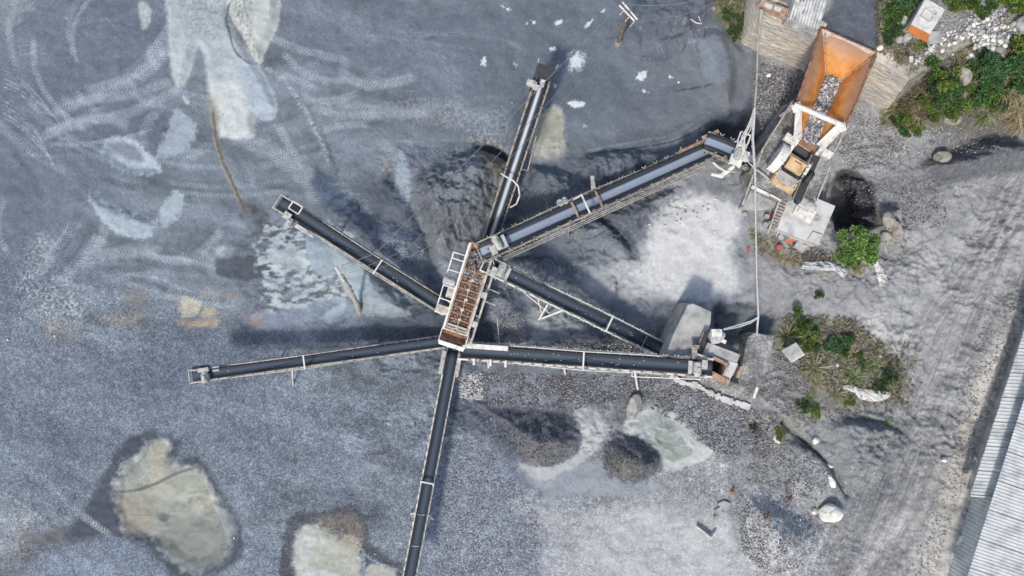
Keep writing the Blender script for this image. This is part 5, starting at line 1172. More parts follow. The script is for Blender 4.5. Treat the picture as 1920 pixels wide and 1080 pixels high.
def stone_strip(name, corners, rows, cols, size, m, parent=None, label=None, cat=None, amp=.12, cval=((70, 80), (220, 225)), kind='stuff', seed=3):
    """heaped crushed stone: many small irregular blocks filling a quad"""
    r = np.random.default_rng(seed); a, b_, c, d = [np.array(p) for p in corners]; vs = []; fs = []; cs = []
    cube = np.array([[-1, -1, -1], [1, -1, -1], [1, 1, -1], [-1, 1, -1], [-1, -1, 1], [1, -1, 1], [1, 1, 1], [-1, 1, 1]], float)
    qf = [(0, 3, 2, 1), (4, 5, 6, 7), (0, 1, 5, 4), (1, 2, 6, 5), (2, 3, 7, 6), (3, 0, 4, 7)]
    for _ in range(rows * cols):
        t, s2 = r.random(2); p = (a * (1 - t) + b_ * t) * (1 - s2) + (d * (1 - t) + c * t) * s2
        p = p + np.array([0, 0, amp * (r.random() + .5 * math.sin(6 * s2 + 3 * t))]); sz = size * (.5 + r.random())
        Q = np.array(Matrix.Rotation(r.random() * 6, 3, Vector(r.normal(size=3))).to_3x3()); V = (cube * (.6 + .4 * r.random((8, 3))) * sz / 2) @ Q.T + p
        o = len(vs); vs += V.tolist(); fs += [tuple(i + o for i in f_) for f_ in qf]; g = r.random() ** 1.5
        cc_ = lin((cval[0][0] + g * (cval[1][0] - cval[0][0]),) * 2 + (cval[0][1] + g * (cval[1][1] - cval[0][1]),)) * AK; cs += [[*cc_, 1]] * 8
    mb = MB(); mb.v = vs; mb.f = fs; ob = obj(name, mb, m, parent, org=tuple(corners[0]))
    ca = ob.data.attributes.new('Col', 'FLOAT_COLOR', 'POINT'); ca.data.foreach_set('color', np.array(cs, 'f').ravel())
    props(ob, label, cat, kind=kind); return ob
stone_strip('crushed_stone', (F['TL'] + Vector((0, 0, .1)), F['TR'] + Vector((0, 0, .1)), F['BR'] + Vector((0, 0, .1)), F['BL'] + Vector((0, 0, .1))), 30, 75, .12, M['stone'], label='strip of grey crushed stone lying along the hopper floor', cval=((90, 98), (240, 244)))
stone_strip('crushed_stone', (fs_(.5, -.6, -.3), fs_(.5, .62, -.3), fs_(1.75, .7, -.35), fs_(1.75, -.65, -.35)), 20, 28, .11, M['stone'], label='grey stone heaped on the feed end of the screen', amp=.2, seed=5, cval=((60, 70), (190, 200)))
stone_strip('crushed_stone', (fs_(1.7, -.7, -.3), fs_(1.7, .7, -.3), fs_(2.6, .7, -.3), fs_(2.6, -.7, -.3)), 10, 16, .09, M['stone'], label='thin scatter of stone on the first screen panels', amp=.05, seed=6)
stone_strip('crushed_stone', (fs_(2.4, -.7, -.3), fs_(2.4, .7, -.3), fs_(5.6, .7, -.3), fs_(5.6, -.7, -.3)), 6, 10, .06, M['stone'], label='few pale chips left on the lower screen panels', amp=.03, seed=8, cval=((150, 145), (215, 210)))

# ------------------------------------------------------------------ jaw crusher below the hopper
root = thing('jaw_crusher', P(1495, 310, 2.2), 'cream and yellow jaw crusher with flywheels below the hopper mouth', 'crusher')
ax = (P(1475, 352, 3) - P(1520, 280, 3)).normalized()      # down-slope axis
ay = Vector((-ax.y, ax.x, 0)); ay = ay if ay.x > 0 else -ay    # towards the right
C0 = P(1506, 284, 3.3)
fj = lambda a, b_, c: C0 + ax * a + ay * b_ + Vector((0, 0, c))
mb = MB(); mb.plate([fj(-1.0, -.75, -.1), fj(-.35, -.7, -.35), fj(-.35, .75, -.35), fj(-1.0, .75, -.1)], .06); obj('feed_tray', mb, M['tanrust'], root)
for k in range(9):
    mb = MB(); mb.beam(fj(-.95, -.62 + k * .155, .02), fj(-.4, -.62 + k * .155, -.25), .07, .07); obj('grizzly_bar', mb, M['rust'], root)
mb = MB()
for sg in (-1, 1): mb.box(fj(.45, sg * .86, .0), (1.9, .22, .5), ax, ay)
mb.box(fj(.66, 0, -.05), (.16, 1.5, .4), ax, ay); obj('frame', mb, M['white'], root)
mb = MB(); mb.plate([fj(-.35, -.72, -.45), fj(.6, -.72, -1.0), fj(.6, .72, -1.0), fj(-.35, .72, -.45)], .05); obj('jaw_cavity', mb, M['dark'], root)
mb = MB(); mb.beam(fj(.72, -.72, .12), fj(.72, .72, .12), .22, .16); obj('top_lip', mb, M['tanrust'], root)
mb = MB(); mb.box(fj(1.25, .0, .2), (.85, 1.25, .3), ax, ay); mb.beam(fj(.9, -.65, .4), fj(.9, .65, .4), .12, .1); obj('jaw_head', mb, M['yellow'], root)
mb = MB(); mb.box(fj(.98, .05, .38), (.08, .55, .05), ax, ay); obj('name_plate_slot', mb, M['rust'], root)
mb = MB(); mb.box(fj(1.78, .0, .0), (.18, 1.2, .2), ax, ay); obj('toggle_gap', mb, M['dark'], root)
mb = MB(); mb.box(fj(2.45, 0, -.1), (1.05, 1.75, .4), ax, ay); obj('rear_beam', mb, M['yellow'], root)
mb = MB(); mb.box(fj(2.15, 0, .14), (.3, 1.7, .12), ax, ay); mb.box(fj(2.52, 0, .12), (.3, 1.15, .06), ax, ay); obj('rear_recess', mb, M['concrete'], root)
mb = MB()
mb.box(fj(3.02, -.2, -.1), (.1, 1.0, .2), ax, ay)
for sg in (-1, 1):
    for k in range(6): mb.tube([fj(.9 + k * .35, sg * .8, .25), fj(.9 + k * .35, sg * .8, .36)], .06, 6)
props(obj('bolt_row', mb, M['steel'], root), kind='stuff')
for sg in (-1, 1):      # flywheels
    mb = MB(); c_ = fj(1.35, sg * 1.28, -.05)
    n_ = 28; pts = []
    for k in range(n_ + 1): t = 2 * math.pi * k / n_; pts.append((c_ + ax * math.cos(t) * .85 + Vector((0, 0, 1)) * math.sin(t) * .85))
    vs = []; fs = []
    for k in range(n_):
        t = 2 * math.pi * k / n_; e = (ax * math.cos(t) + Vector((0, 0, 1)) * math.sin(t)) * (1 if sg < 0 else .55)
        for rr, bb in ((.9, -.17), (.9, .17), (.7, .17), (.7, -.17)): vs.append(c_ + e * rr + ay * bb)
    for k in range(n_):
        for j in range(4): fs.append((k * 4 + j, ((k + 1) % n_) * 4 + j, ((k + 1) % n_) * 4 + (j + 1) % 4, k * 4 + (j + 1) % 4))
    mb.add(vs, fs)
    for k in range(5): t = 2 * math.pi * k / 5; mb.beam(c_, c_ + (ax * math.cos(t) + Vector((0, 0, 1)) * math.sin(t)) * (.75 if sg < 0 else .42), .16, .1, ay)
    mb.tube([c_ - ay * .22, c_ + ay * .22], .18, 12); obj('flywheel', mb, M['white'] if sg < 0 else M['rubber'], root)
mb = MB(); mb.sheet([[fj(1.35 + 1.08 * math.cos(t), -1.28 + b_, 1.08 * math.sin(t) - .05) for b_ in (-.3, .3)] for t in np.linspace(.1, math.pi - .1, 12)], .04, (0, 0, 1)); obj('wheel_guard', mb, M['white'], root)
mb = MB(); mb.tube([fj(1.35, -1.5, -.05), fj(1.35, 1.5, -.05)], .12, 10); obj('shaft', mb, M['dark'], root)
for (u0, v0) in ((1483, 262), (1546, 286)):
    mb = MB(); mb.box(P(u0, v0, 3.6), (1.0, .5, .35), ay, ax); mb.box(P(u0 + 2, v0 - 2, 3.8), (.3, .3, .2), ay, ax); obj('mount_bracket', mb, M['white'], root)
# V-belt drive down to its motor on the slab
mb = MB(); p0 = P(1530, 292, 3.75); p1 = P(1494, 376, 2.6); sd_ = (p1 - p0).normalized().cross(Vector((0, 0, 1))).normalized()
for k in range(6): mb = MB(); mb.beam(p0 + sd_ * (k * .11 - .27), p1 + sd_ * (k * .11 - .27), .08, .08); obj('v_belt', mb, M['rubber'], root)
mb = MB(); mb.beam(p0 + sd_ * .32, p1 + sd_ * .32, .04, .2); mb.beam(p0 - sd_ * .32, p1 - sd_ * .32, .04, .2); obj('belt_guard_rail', mb, M['brownsteel'], root)
root = thing('electric_motor', P(1510, 395, 1.6), 'big dusty electric motor bolted on the pale slab at the end of the drive belt', 'motor')
motor(root, P(1513, 384, 2.15), ay, 1.2, .42, M['dustlump'], 'motor_body')
mb = MB(); mb.prism([P(1497, 380, 1.85), P(1487, 400, 1.85), P(1519, 419, 1.85), P(1531, 398, 1.85), P(1520, 384, 1.85)], .22); mb.box(P(1509, 398, 1.95), (1.0, .5, .18), ay, ax); obj('motor_base', mb, M['white'], root)
mb = MB(); mb.tube([P(1494, 372, 2.3), P(1500, 376, 2.3)], .36, 16); obj('pulley', mb, M['dark'], root)
t = np.linspace(0, 2 * math.pi, 26); mb = MB(); mb.tube([P(1530 + 5.5 * math.cos(x), 408 + 5.5 * math.sin(x), 1.65) for x in t], .03, 6, False); o = obj('wire_ring', mb, M['brownsteel'], org=P(1530, 408, 1.6)); props(o, 'dark wire ring lying on the pale slab beside the motor', 'ring')

# ------------------------------------------------------------------ lower crusher station
root = thing('cone_crusher', P(1360, 680, 1.5), 'square steel crusher box with rusty open mouth at the end of the east conveyor', 'crusher')
bz = 4.0; e1 = (P(1386, 716, bz) - P(1330, 692, bz)).normalized()
K = {k: P(u, v, bz) for k, (u, v) in dict(a=(1328, 641), b=(1388, 664), c=(1365, 719), d=(1326, 700)).items()}
mb = MB(); mb.prism([P(1327, 642, 3.8), P(1388, 665, 3.8), P(1380, 684, 3.8), P(1334, 672, 3.8), P(1319, 660, 3.8)], 2.3); obj('body', mb, M['concrete'], root)
mb = MB(); mb.prism([P(1365, 676, 3.86), P(1384, 682, 3.86), P(1366, 718, 3.86), P(1352, 706, 3.86)], 2.2); obj('side_cover', mb, M['lightconcrete'], root)
for (p_, q_, w_b) in (((1333, 669), (1365, 684), .22), ((1326, 697), (1366, 718), .42), ((1333, 669), (1326, 697), .1), ((1366, 683), (1354, 706), .14)):
    mb = MB(); mb.beam(P(*p_, 3.95), P(*q_, 3.95), w_b, .2); obj('mouth_rim', mb, M['tanrust'], root)
mb = MB()
inn = [P(1334, 671, 3.85), P(1365, 685, 3.85), P(1354, 705, 3.85), P(1328, 696, 3.85)]; bot = [P(1338, 676, 2.6), P(1360, 686, 2.6), P(1352, 700, 2.6), P(1332, 692, 2.6)]
for i in range(4): mb.plate([inn[i], inn[(i + 1) % 4], bot[(i + 1) % 4], bot[i]], .04)
mb.plate(bot, .04); obj('mouth_liner', mb, surf('dark_rust', (66, 42, 32), (104, 66, 48), 3, .9), root)
mb = MB(); mb.beam(P(1390, 688, 3.2), P(1381, 708, 3.2), .24, .3); mb.beam(P(1378, 690, 3.5), P(1372, 704, 3.5), .1, .2); obj('side_chute', mb, M['tanrust'], root)
mb = MB(); mb.prism([P(1374, 706, 2.6), P(1386, 708, 2.6), P(1384, 720, 2.6), P(1371, 716, 2.6)], 1.0); obj('discharge_box', mb, M['dark'], root)
mb = MB(); mb.tube([P(1308, 664, 4.6), P(1318, 668, 4.5), P(1330, 676, 4.3), P(1336, 676, 4.1)], .06, 8); obj('hose', mb, M['white'], root)
for (u0, v0) in ((1330, 650), (1380, 672), (1362, 710), (1330, 696)):
    q = P(u0, v0, 2.5); mb = MB(); mb.beam(q, (q.x, q.y, .8), .3); obj('leg', mb, M['steel'], root)
root = thing('electric_motor', P(1343, 632, 1.5), 'dust-caked electric motor behind the lower crusher with pale cables', 'motor')
mb = MB(); mb.tube([P(1330, 634, 3.6), P(1334, 633, 3.6), P(1348, 630, 3.6), P(1354, 634, 3.6)], [.4, .5, .52, .4], 16); obj('motor_body', mb, M['dustlump'], root)
mb = MB(); mb.box(P(1343, 624, 4.05), (.7, .5, .3)); obj('terminal_box', mb, M['white'], root)
mb = MB(); mb.tube([P(1356, 636, 3.5), P(1353, 642, 3.5)], .28, 12); obj('end_cap', mb, M['white'], root)
mb = MB(); q = P(1342, 633, 3.0); mb.box(q, (.9, .7, .2)); mb.beam(q, (q.x, q.y, 0.6), .5); obj('pedestal', mb, M['steel'], root)
root = thing('drive_guard', P(1318, 645, 2.6), 'black slanted belt guard between the ramp block and the lower crusher', 'guard')
mb = MB(); mb.plate([P(1321, 619, 3.9), P(1329, 622, 3.9), P(1315, 662, 3.7), P(1304, 660, 3.7)], .25); obj('cover', mb, M['dark'], root)
mb = MB(); mb.beam(P(1321, 619, 3.95), P(1304, 660, 3.8), .07); mb.beam(P(1312, 640, 3.8), Vector((P(1312, 640, 3).x, P(1312, 640, 3).y, 2.6)), .12); obj('guard_frame', mb, M['brownsteel'], root)
root = thing('steel_bracket', P(1303, 655, 3.0), 'tan steel bracket standing on the ramp block beside the conveyor head', 'bracket')
mb = MB(); mb.box(P(1303, 650, 4.2), (.55, .22, .2)); mb.box(P(1302, 662, 4.3), (.35, .8, .18)); obj('bracket_plate', mb, M['brownsteel'], root)
mb = MB(); q = P(1303, 655, 4.1); mb.beam(q, (q.x, q.y, 2.8), .2); obj('bracket_post', mb, M['steel'], root)

r_ = random.Random(9); mb = MB()
for a, b_ in [(LH * r_.uniform(.2, .95), r_.uniform(-.3, .3)) for _ in range(26)]: mb.box(fH(a, b_, .12), (r_.uniform(.04, .12), r_.uniform(.03, .07), .04), (r_.uniform(-1, 1), r_.uniform(-1, 1), 0), (0, 0, 1))
props(obj('spilled_stone', mb, M['lightconcrete'], c8_), kind='stuff')
for cv_, ff, LL, n_ in ((c7_, fG, LG, 30), (c3_, fC, LC, 16), (c5_, fE, LE, 40), (c2_, fB, LB_, 14)):
    mb = MB()
    for _ in range(n_): mb.box(ff(LL * r_.uniform(.1, .9), r_.uniform(-.3, .3), .1), (r_.uniform(.03, .08),) * 3, (r_.uniform(-1, 1), r_.uniform(-1, 1), 0), (0, 0, 1))
    props(obj('spilled_stone', mb, M['concrete'], cv_), kind='stuff')
# ------------------------------------------------------------------ sheds, tank and roofs at the edges
M['sheet'] = surf('bright_zinc_sheet', (172, 176, 180), (200, 203, 206), 1.2, .5, .0, .05, 3, c3=(216, 218, 220))
M['sheetlow'] = surf('dull_zinc_sheet', (168, 174, 180), (200, 206, 210), 1.0, .5, .0, .05, 3, c3=(214, 218, 222))
M['sheetold'] = surf('old_dirty_zinc', (150, 152, 154), (204, 206, 208), 1.6, .7, .0, .2, 6, c3=(236, 238, 240))
def corr(mb, a, b, c, d, waves, amp=.04, th=.012, per=6):
    """corrugated sheet: a-b is one eave edge (waves run along it), d-c the opposite edge; ribs run a->d"""
    a, b, c, d = map(Vector, (a, b, c, d)); n = (b - a).cross(d - a).normalized()
    if n.z < 0: n = -n
    rows = []; k = waves * per
    for i in range(k + 1):
        t = i / k; ph = (i % per) / per; w_ = amp * (1 if ph in (0,) or abs(ph - 1 / per) < .01 else (0 if .3 < ph < .9 else .0))
        rows.append([a.lerp(b, t) + n * w_, d.lerp(c, t) + n * w_])
    mb.sheet(rows, th, n); return mb
zl, zh = 1.9, 3.1
root = thing('factory_shed', P(1900, 900, 0), 'big white corrugated shed with a lower lean-to roof in the bottom right corner', 'shed')
lo0, lo1 = P(1955, 516, zl), P(1819, 929, zl); li0, li1 = P(2030, 520, zl + .6), P(1880, 934, zl + .6)
nsh = 9
for i in range(nsh):
    t0, t1 = i / nsh, (i + 1) / nsh - .002
    mb = MB(); corr(mb, lo0.lerp(lo1, t0), lo0.lerp(lo1, t1), li0.lerp(li1, t1), li0.lerp(li1, t0), 7, .05); obj('lean_to_sheet', mb, M['sheetlow'], root)
hi0, hi1 = P(2010, 466, zh), P(1801, 1120, zh); far0, far1 = P(2500, 640, zh + 2.2), P(2300, 1290, zh + 2.2)
nsh = 12
for i in range(nsh):
    t0, t1 = i / nsh, (i + 1) / nsh - .0015
    mb = MB(); corr(mb, hi0.lerp(hi1, t0), hi0.lerp(hi1, t1), far0.lerp(far1, t1) , far0.lerp(far1, t0), 9, .05); obj('roof_sheet', mb, M['sheet'], root)
dn = lambda p, z: Vector((p.x, p.y, z))
inw = (li0 - lo0).normalized() * .95
wl0, wl1 = hi0 + inw, hi1 + inw
mb = MB(); corr(mb, dn(wl0, zh - .1), dn(wl1, zh - .1), dn(wl1, 0), dn(wl0, 0), 90, .04, .03); obj('side_wall', mb, M['sheetlow'], root)
q0, q1 = lo0 + inw * 1.15, lo1 + inw * 1.15
mb = MB(); mb.plate([dn(q0, zl - .05), dn(q1, zl - .05), dn(q1, -.3), dn(q0, -.3)], .12); obj('lean_to_wall', mb, M['concrete'], root)
mb = MB(); mb.plate([q1, dn(li1, zl + .4), dn(li1, -.3), dn(q1, -.3)], .1); obj('end_wall', mb, M['sheetlow'], root)
mb = MB(); mb.beam(lo1 + Vector((0, 0, .05)), li1 + Vector((0, 0, .05)), .1, .08); obj('verge_trim', mb, M['sheet'], root)
mb = MB(); mb.beam(lo0 + Vector((0, 0, -.06)), lo1 + Vector((0, 0, -.06)), .07, .1); obj('gutter', mb, M['brownsteel'], root)
mb = MB(); mb.plate([far0, far1, dn(far1, 0), dn(far0, 0)], .1); obj('rear_wall', mb, M['sheetlow'], root)

bz5 = 5.0
root = thing('site_tank', P(1735, 40, bz5), 'white steel tank box with a rusty orange end standing on the rubble bench', 'tank')
ct = [P(1736, -4, 6.4), P(1772, 18, 6.4), P(1744, 64, 6.4), P(1708, 46, 6.4)]
mb = MB(); mb.prism(ct, .3); o = obj('lid', mb, M['plastwhite'], root)
mb = MB(); mb.prism([p.lerp((ct[0] + ct[2]) / 2, .02) - Vector((0, 0, .3)) for p in ct], 2.0); obj('tank_body', mb, surf('tank_side', (150, 150, 150), (190, 190, 190), 2, .7), root)
mb = MB(); mb.plate([ct[3] - Vector((0, 0, .02)), ct[2] - Vector((0, 0, .02)), P(1738, 79, 5.9), P(1700, 58, 5.9)], .08); obj('rusty_end', mb, surf('bright_rust_end', (120, 92, 80), (186, 108, 54), .8, .75, 0, .2, 8, c3=(204, 122, 60)), root)
hc = P(1739, 28, 6.45); e = (ct[1] - ct[0]).normalized(); g_ = Vector((-e.y, e.x, 0))
mb = MB()
for sg in (-1, 1): mb.beam(hc + e * .36 * sg - g_ * .3, hc + e * .36 * sg + g_ * .3, .05, .06); mb.beam(hc + g_ * .3 * sg - e * .36, hc + g_ * .3 * sg + e * .36, .05, .06)
obj('hatch', mb, M['steel'], root)
mb = MB(); mb.tube([P(1752, 20, 6.5), P(1757, 24, 6.5), P(1753, 29, 6.5), P(1748, 26, 6.5)], .04, 6); obj('handle', mb, M['steel'], root)
mb = MB(); mb.tube([P(1738, 76, 5.9), P(1742, 88, 5.4), P(1748, 98, 5.1)], .035, 6); obj('drain_wire', mb, M['steel'], root)
t = np.linspace(0, 2 * math.pi, 20, endpoint=False)
mb = MB(); mb.prism([P(1753 + 13 * math.cos(x) * (1 + .12 * math.sin(3 * x)), 70 + 13 * math.sin(x) * (1 + .1 * math.cos(2 * x)), 5.35) for x in t], .5); o = obj('concrete_pad', mb, M['concrete'], org=P(1753, 70, 5)); props(o, 'roundish grey concrete pad beside the rusty end of the tank', 'pad')

root = thing('tin_roofed_hut', P(1500, 10, bz5), 'small hut with old streaked tin roof above the left retaining wall', 'hut')
rc, rd = P(1562, -40, 5.8), P(1502, -50, 6.1)
ra = P(1478, 35, 6.1); rb = P(1533, 56, 5.8)
for i in range(5):
    t0, t1 = i / 5, (i + 1) / 5 - .004; mb = MB(); corr(mb, ra.lerp(rb, t0), ra.lerp(rb, t1), rd.lerp(rc, t1), rd.lerp(rc, t0), 2, .16); obj('tin_sheet', mb, M['sheetold'], root)
mb = MB(); mb.prism([ra - Vector((0, 0, .25)), rb - Vector((.15, 0, .25)), rc - Vector((.2, 0, .25)), rd - Vector((0, 0, .25))], .9); obj('wall', mb, M['concrete'], root)
mb = MB(); mb.plate([P(1496, 12, 6.25), P(1504, 0, 6.3), P(1510, 14, 6.22), P(1500, 26, 6.2)], .04); mb.plate([P(1490, 2, 6.25), P(1496, -6, 6.3), P(1500, 6, 6.25)], .04); obj('loose_sheet', mb, M['plastwhite'], root)
root = thing('wall_walkway', P(1455, 20, bz5), 'tan concrete ledge with two pale hatches on top of the left retaining wall', 'ledge')
mb = MB(); mb.prism([P(1422, 8, 5.6), P(1430, -2, 5.6), P(1488, 20, 5.6), P(1478, 36, 5.6)], .5); obj('ledge_slab', mb, M['tanrust'], root)
for u0, v0 in ((1441, 11), (1458, 17)):
    mb = MB(); mb.box(P(u0, v0, 5.65), (.5, .26, .1), (1, -.4, 0), (.4, 1, 0)); obj('hatch', mb, M['lightconcrete'], root)
mb = MB(); mb.box(P(1493, 46, 5.4), (.35, .3, .5), (1, -.4, 0), (.4, 1, 0)); o = obj('white_block', mb, M['plastwhite'], org=P(1493, 46, 5)); props(o, 'small white block under the eave of the tin-roofed hut', 'block')
mb = MB(); mb.box(P(1513, 60, 4.9), (.9, .5, .9), (1, -.5, 0), (.5, 1, 0)); o = obj('concrete_block', mb, M['concrete'], org=P(1513, 60, 4.4)); props(o, 'grey concrete block between the hut and the hopper corner', 'block')

# ------------------------------------------------------------------ poles and wires
root = thing('utility_pole', G(1158, 82), 'brown wooden utility pole with a double white crossarm near the top edge', 'pole')
b0 = G(1158, 82); tp = P(1179, 22, 5.6)
mb = MB(); mb.tube([b0 + Vector((0, 0, -.3)), b0.lerp(tp, .5), tp], [.2, .16, .12], 12); obj('shaft', mb, M['wood'], root)
mb = MB(); mb.tube([b0 + Vector((0, 0, -.1)), b0 + Vector((0, 0, .55))], [.3, .24], 12); obj('footing', mb, M['polecement'], root)
arms = [((1161, 10), (1189, 39)), ((1167, 4), (1195, 37))]
for (a_, c_) in arms: mb = MB(); mb.beam(P(*a_, 5.55), P(*c_, 5.55), .09, .09); obj('crossarm', mb, M['white'], root)
for (a_, c_) in (((1170, 19), (1163, 27)), ((1180, 32), (1173, 39)), ((1190, 40), (1182, 49))): mb = MB(); mb.beam(P(*a_, 5.6), P(*c_, 5.5), .05, .05); mb.tube([P(c_[0], c_[1], 5.4), P(c_[0], c_[1], 5.65)], .05, 6); obj('insulator_pin', mb, M['cable'], root)
root = thing('leaning_pole', G(673, 588), 'pale cement pole leaning over the sand heap below the north-west conveyor', 'pole')
b0 = G(673, 588); m0 = P(660, 552, 2.2); tp = P(641, 515, 4.0)
mb = MB(); mb.tube([b0 + Vector((0, 0, -.3)), b0.lerp(m0, .5) + Vector((.12, 0, 0)), m0, tp], [.21, .2, .17, .14], 12); obj('shaft', mb, M['polecement'], root)
for p_ in ((659, 549, 2.35), (655, 540, 2.7)): mb = MB(); c_ = P(*p_); mb.tube([c_, c_ + (tp - m0).normalized() * .1], .22, 12); obj('pole_band', mb, M['steel'], root)
mb = MB(); mb.beam(P(628, 501, 4.0), P(645, 528, 4.0), .09); obj('crossarm', mb, M['white'], root)
mb = MB(); mb.beam(P(636, 496, 4.1), P(650, 520, 4.1), .07); obj('crossarm', mb, M['steel'], root)
for (a_, c_) in (((640, 502), (638, 495)), ((629, 511), (622, 513)), ((638, 524), (629, 527)), ((645, 534), (634, 537))): mb = MB(); mb.beam(P(*a_, 4.05), P(*c_, 4.15), .06); obj('insulator_pin', mb, M['cable'], root)
def wire(name, pts, r, label, m='blackcable', sag=.5, cat='cable', group=None, n=24):
    mb = MB(); P3 = [P(*p) for p in pts]; out = []
    for i in range(len(P3) - 1):
        k = max(3, n // (len(P3) - 1))
        for j in range(k + (i == len(P3) - 2)): t_ = j / k; p = P3[i].lerp(P3[i + 1], t_); p.z -= sag * 4 * t_ * (1 - t_); out.append(p)
    mb.tube(out, r, 6); o = obj(name, mb, M[m], org=out[0]); props(o, label, cat, group); return o
wire('power_line', [(1161, 10, 5.6), (705, 474, 4.3), (640, 498, 4.2)], .022, 'upper overhead wire from the wooden pole down to the leaning pole', sag=.3)
wire('power_line', [(1184, 27, 5.6), (765, 466, 4.4), (655, 512, 4.2)], .016, 'middle overhead wire passing above the north-west conveyor', sag=.3)
wire('power_line', [(1192, 40, 5.6), (800, 465, 4.4), (662, 524, 4.2)], .014, 'lower overhead wire passing above the north-west conveyor', sag=.3)
for k, lb in enumerate(('topmost', 'middle', 'lowest')):
    wire('power_line', [(624 + k * 5, 512 + k * 12, 4.1), (440, 580 + k * 22, 4.0), (-20, 690 + k * 30, 5)], .008, lb + ' of the three thin wires running left from the leaning pole', sag=.25)
wire('power_line', [(1170, 8, 5.6), (1230, 10, 5.4), (1290, 4, 5.4), (1330, -20, 5.4)], .025, 'thick wire leaving the wooden pole to the right along the top edge', sag=.1)
wire('power_line', [(1195, 40, 5.6), (1280, 28, 5.2), (1345, 2, 5.4), (1370, -20, 5.4)], .016, 'thin wire right of the wooden pole below the thick one', sag=.1)
# thick cable bundle running down the picture
root = thing('cable_mast', P(1423, 30, 5.5), 'long pale cable bundle hanging from the left retaining wall down to the gravel bench', 'cable')
mb = MB(); mb.tube([P(1428, 18, 5.6), P(1427, 30, 5.5), P(1421, 90, 5.2), P(1419, 150, 5.0), P(1415, 205, 4.9)], [.13, .12, .07, .06, .08], 8); obj('upper_pipe', mb, M['polecement'], root)
mb = MB(); mb.tube([P(1415, 203, 4.9), P(1412, 260, 4.7), P(1414, 300, 4.6), P(1416, 325, 4.6), P(1417, 420, 4.2), P(1419, 520, 3.8), P(1422, 595, 3.6)], [.1, .06, .1, .07, .05, .055, .07], 8); obj('main_cable', mb, M['cable'], root)
mb = MB(); mb.tube([P(1412, 206, 4.8), P(1410, 262, 4.6), P(1413, 300, 4.55)], .035, 6); obj('side_cable', mb, M['cable'], root)
mb = MB(); mb.tube([P(1422, 592, 3.6), P(1420, 612, 3.2), P(1419, 628, 1.8)], .07, 8); obj('down_lead', mb, M['cable'], root)
for k in range(2):
    mb = MB(); mb.tube([P(1423, 594, 3.6), P(1408, 602 + k * 3, 3.4), P(1385, 609 + k * 4, 3.3), P(1357, 617 + k * 1, 3.7)], .055, 6); obj('motor_lead', mb, M['cable'], root)
for k, (u1, v1, sg) in enumerate(((1383, 272, 0), (1386, 275, 2), (1388, 270, -3), (1391, 278, 4))):
    mb = MB(); mb.tube([P(1413, 208 + k * 2, 4.8), P(1403 + sg, 235 + k * 3, 4.2), P(1394 + sg, 256, 3.7), P(u1, v1, 3.3)], .038, 6); obj('branch_cable', mb, M['cable'], root)
mb = MB(); mb.tube([P(1410, 225, 4.5), P(1396, 255, 3.8), P(1396, 280, 3.2), P(1404, 305, 3.0), P(1418, 318, 2.6), P(1445, 338, 2.4)], .05, 6); obj('drooping_cable', mb, M['cable'], root)
mb = MB(); mb.tube([P(1420, 318, 2.8), P(1434, 328, 2.5), P(1452, 343, 2.35)], .03, 6); obj('drooping_cable', mb, M['cable'], root)
wire('hanging_wire', [(932, 597, 3.4), (936, 640, .6), (944, 652, .4)], .03, 'thin pale wire hanging from the screen into the dark hollow', m='cable', sag=.1)
wire('ground_hose', [(1285, 18, .8), (1295, 36, .5), (1306, 43, .4), (1316, 44, .4)], .06, 'curved white pipe lying on the mound near the top edge', m='cable', sag=0, cat='pipe')
wire('ground_hose', [(1304, -4, .9), (1311, 8, .8), (1303, 16, .8), (1314, 40, .4)], .04, 'kinked white pipe beside the curved one near the top edge', m='cable', sag=0, cat='pipe')

# ------------------------------------------------------------------ ladder and clutter at the platform foot
root = thing('steel_ladder', P(1452, 405, 1.4), 'steel stair ladder with dark rungs leaning on the left side of the pale slab', 'ladder')
A0, A1, B0_, B1_ = P(1462, 373, 2.2), P(1476, 378, 2.2), P(1440, 436, .6), P(1455, 443, .6)
for a_, b_ in ((A0, B0_), (A1, B1_)): mb = MB(); mb.beam(a_, b_, .07, .14); obj('ladder_rail', mb, M['steel'], root)
for i in range(11):
    t_ = (i + .5) / 11; mb = MB(); p_, q_ = A0.lerp(B0_, t_), A1.lerp(B1_, t_); mb.box((p_ + q_) / 2, ((q_ - p_).length, .14, .05), (q_ - p_), Vector((-(q_ - p_).y, (q_ - p_).x, 0))); obj('rung', mb, M['brownsteel'], root)
def bucket(u, v, r, h, m, label, cat='bucket', lid=None):
    g_ = G(u, v); root = thing('bucket', g_, label, cat)
    mb = MB(); mb.tube([g_ + Vector((0, 0, -.05)), g_ + Vector((0, 0, h))], [r * .85, r], 16, True); obj('body', mb, M[m], root)
    mb = MB(); mb.tube([g_ + Vector((0, 0, h)), g_ + Vector((0, 0, h + .04))], [r * 1.06, r * 1.06], 16, True); mb.tube([g_ + Vector((0, 0, h + .04)), g_ + Vector((0, 0, h + .055))], [r * .5, r * .5], 12); obj('lid', mb, M[lid or m], root)
bucket(1446, 406, .16, .4, 'red', 'red bucket tucked against the ladder'); bucket(1456, 465, .19, .45, 'red', 'round red drum standing alone on the dry grass', 'drum')
bucket(1434, 407, .17, .4, 'greyp', 'pale bucket furthest up in the group left of the ladder'); bucket(1432, 422, .17, .4, 'greyp', 'pale bucket lowest in the group left of the ladder')
bucket(1441, 419, .15, .35, 'greyp', 'grey bucket close to the ladder rail'); bucket(1461, 445, .2, .3, 'greyp', 'pale round tub at the foot of the ladder', 'tub')
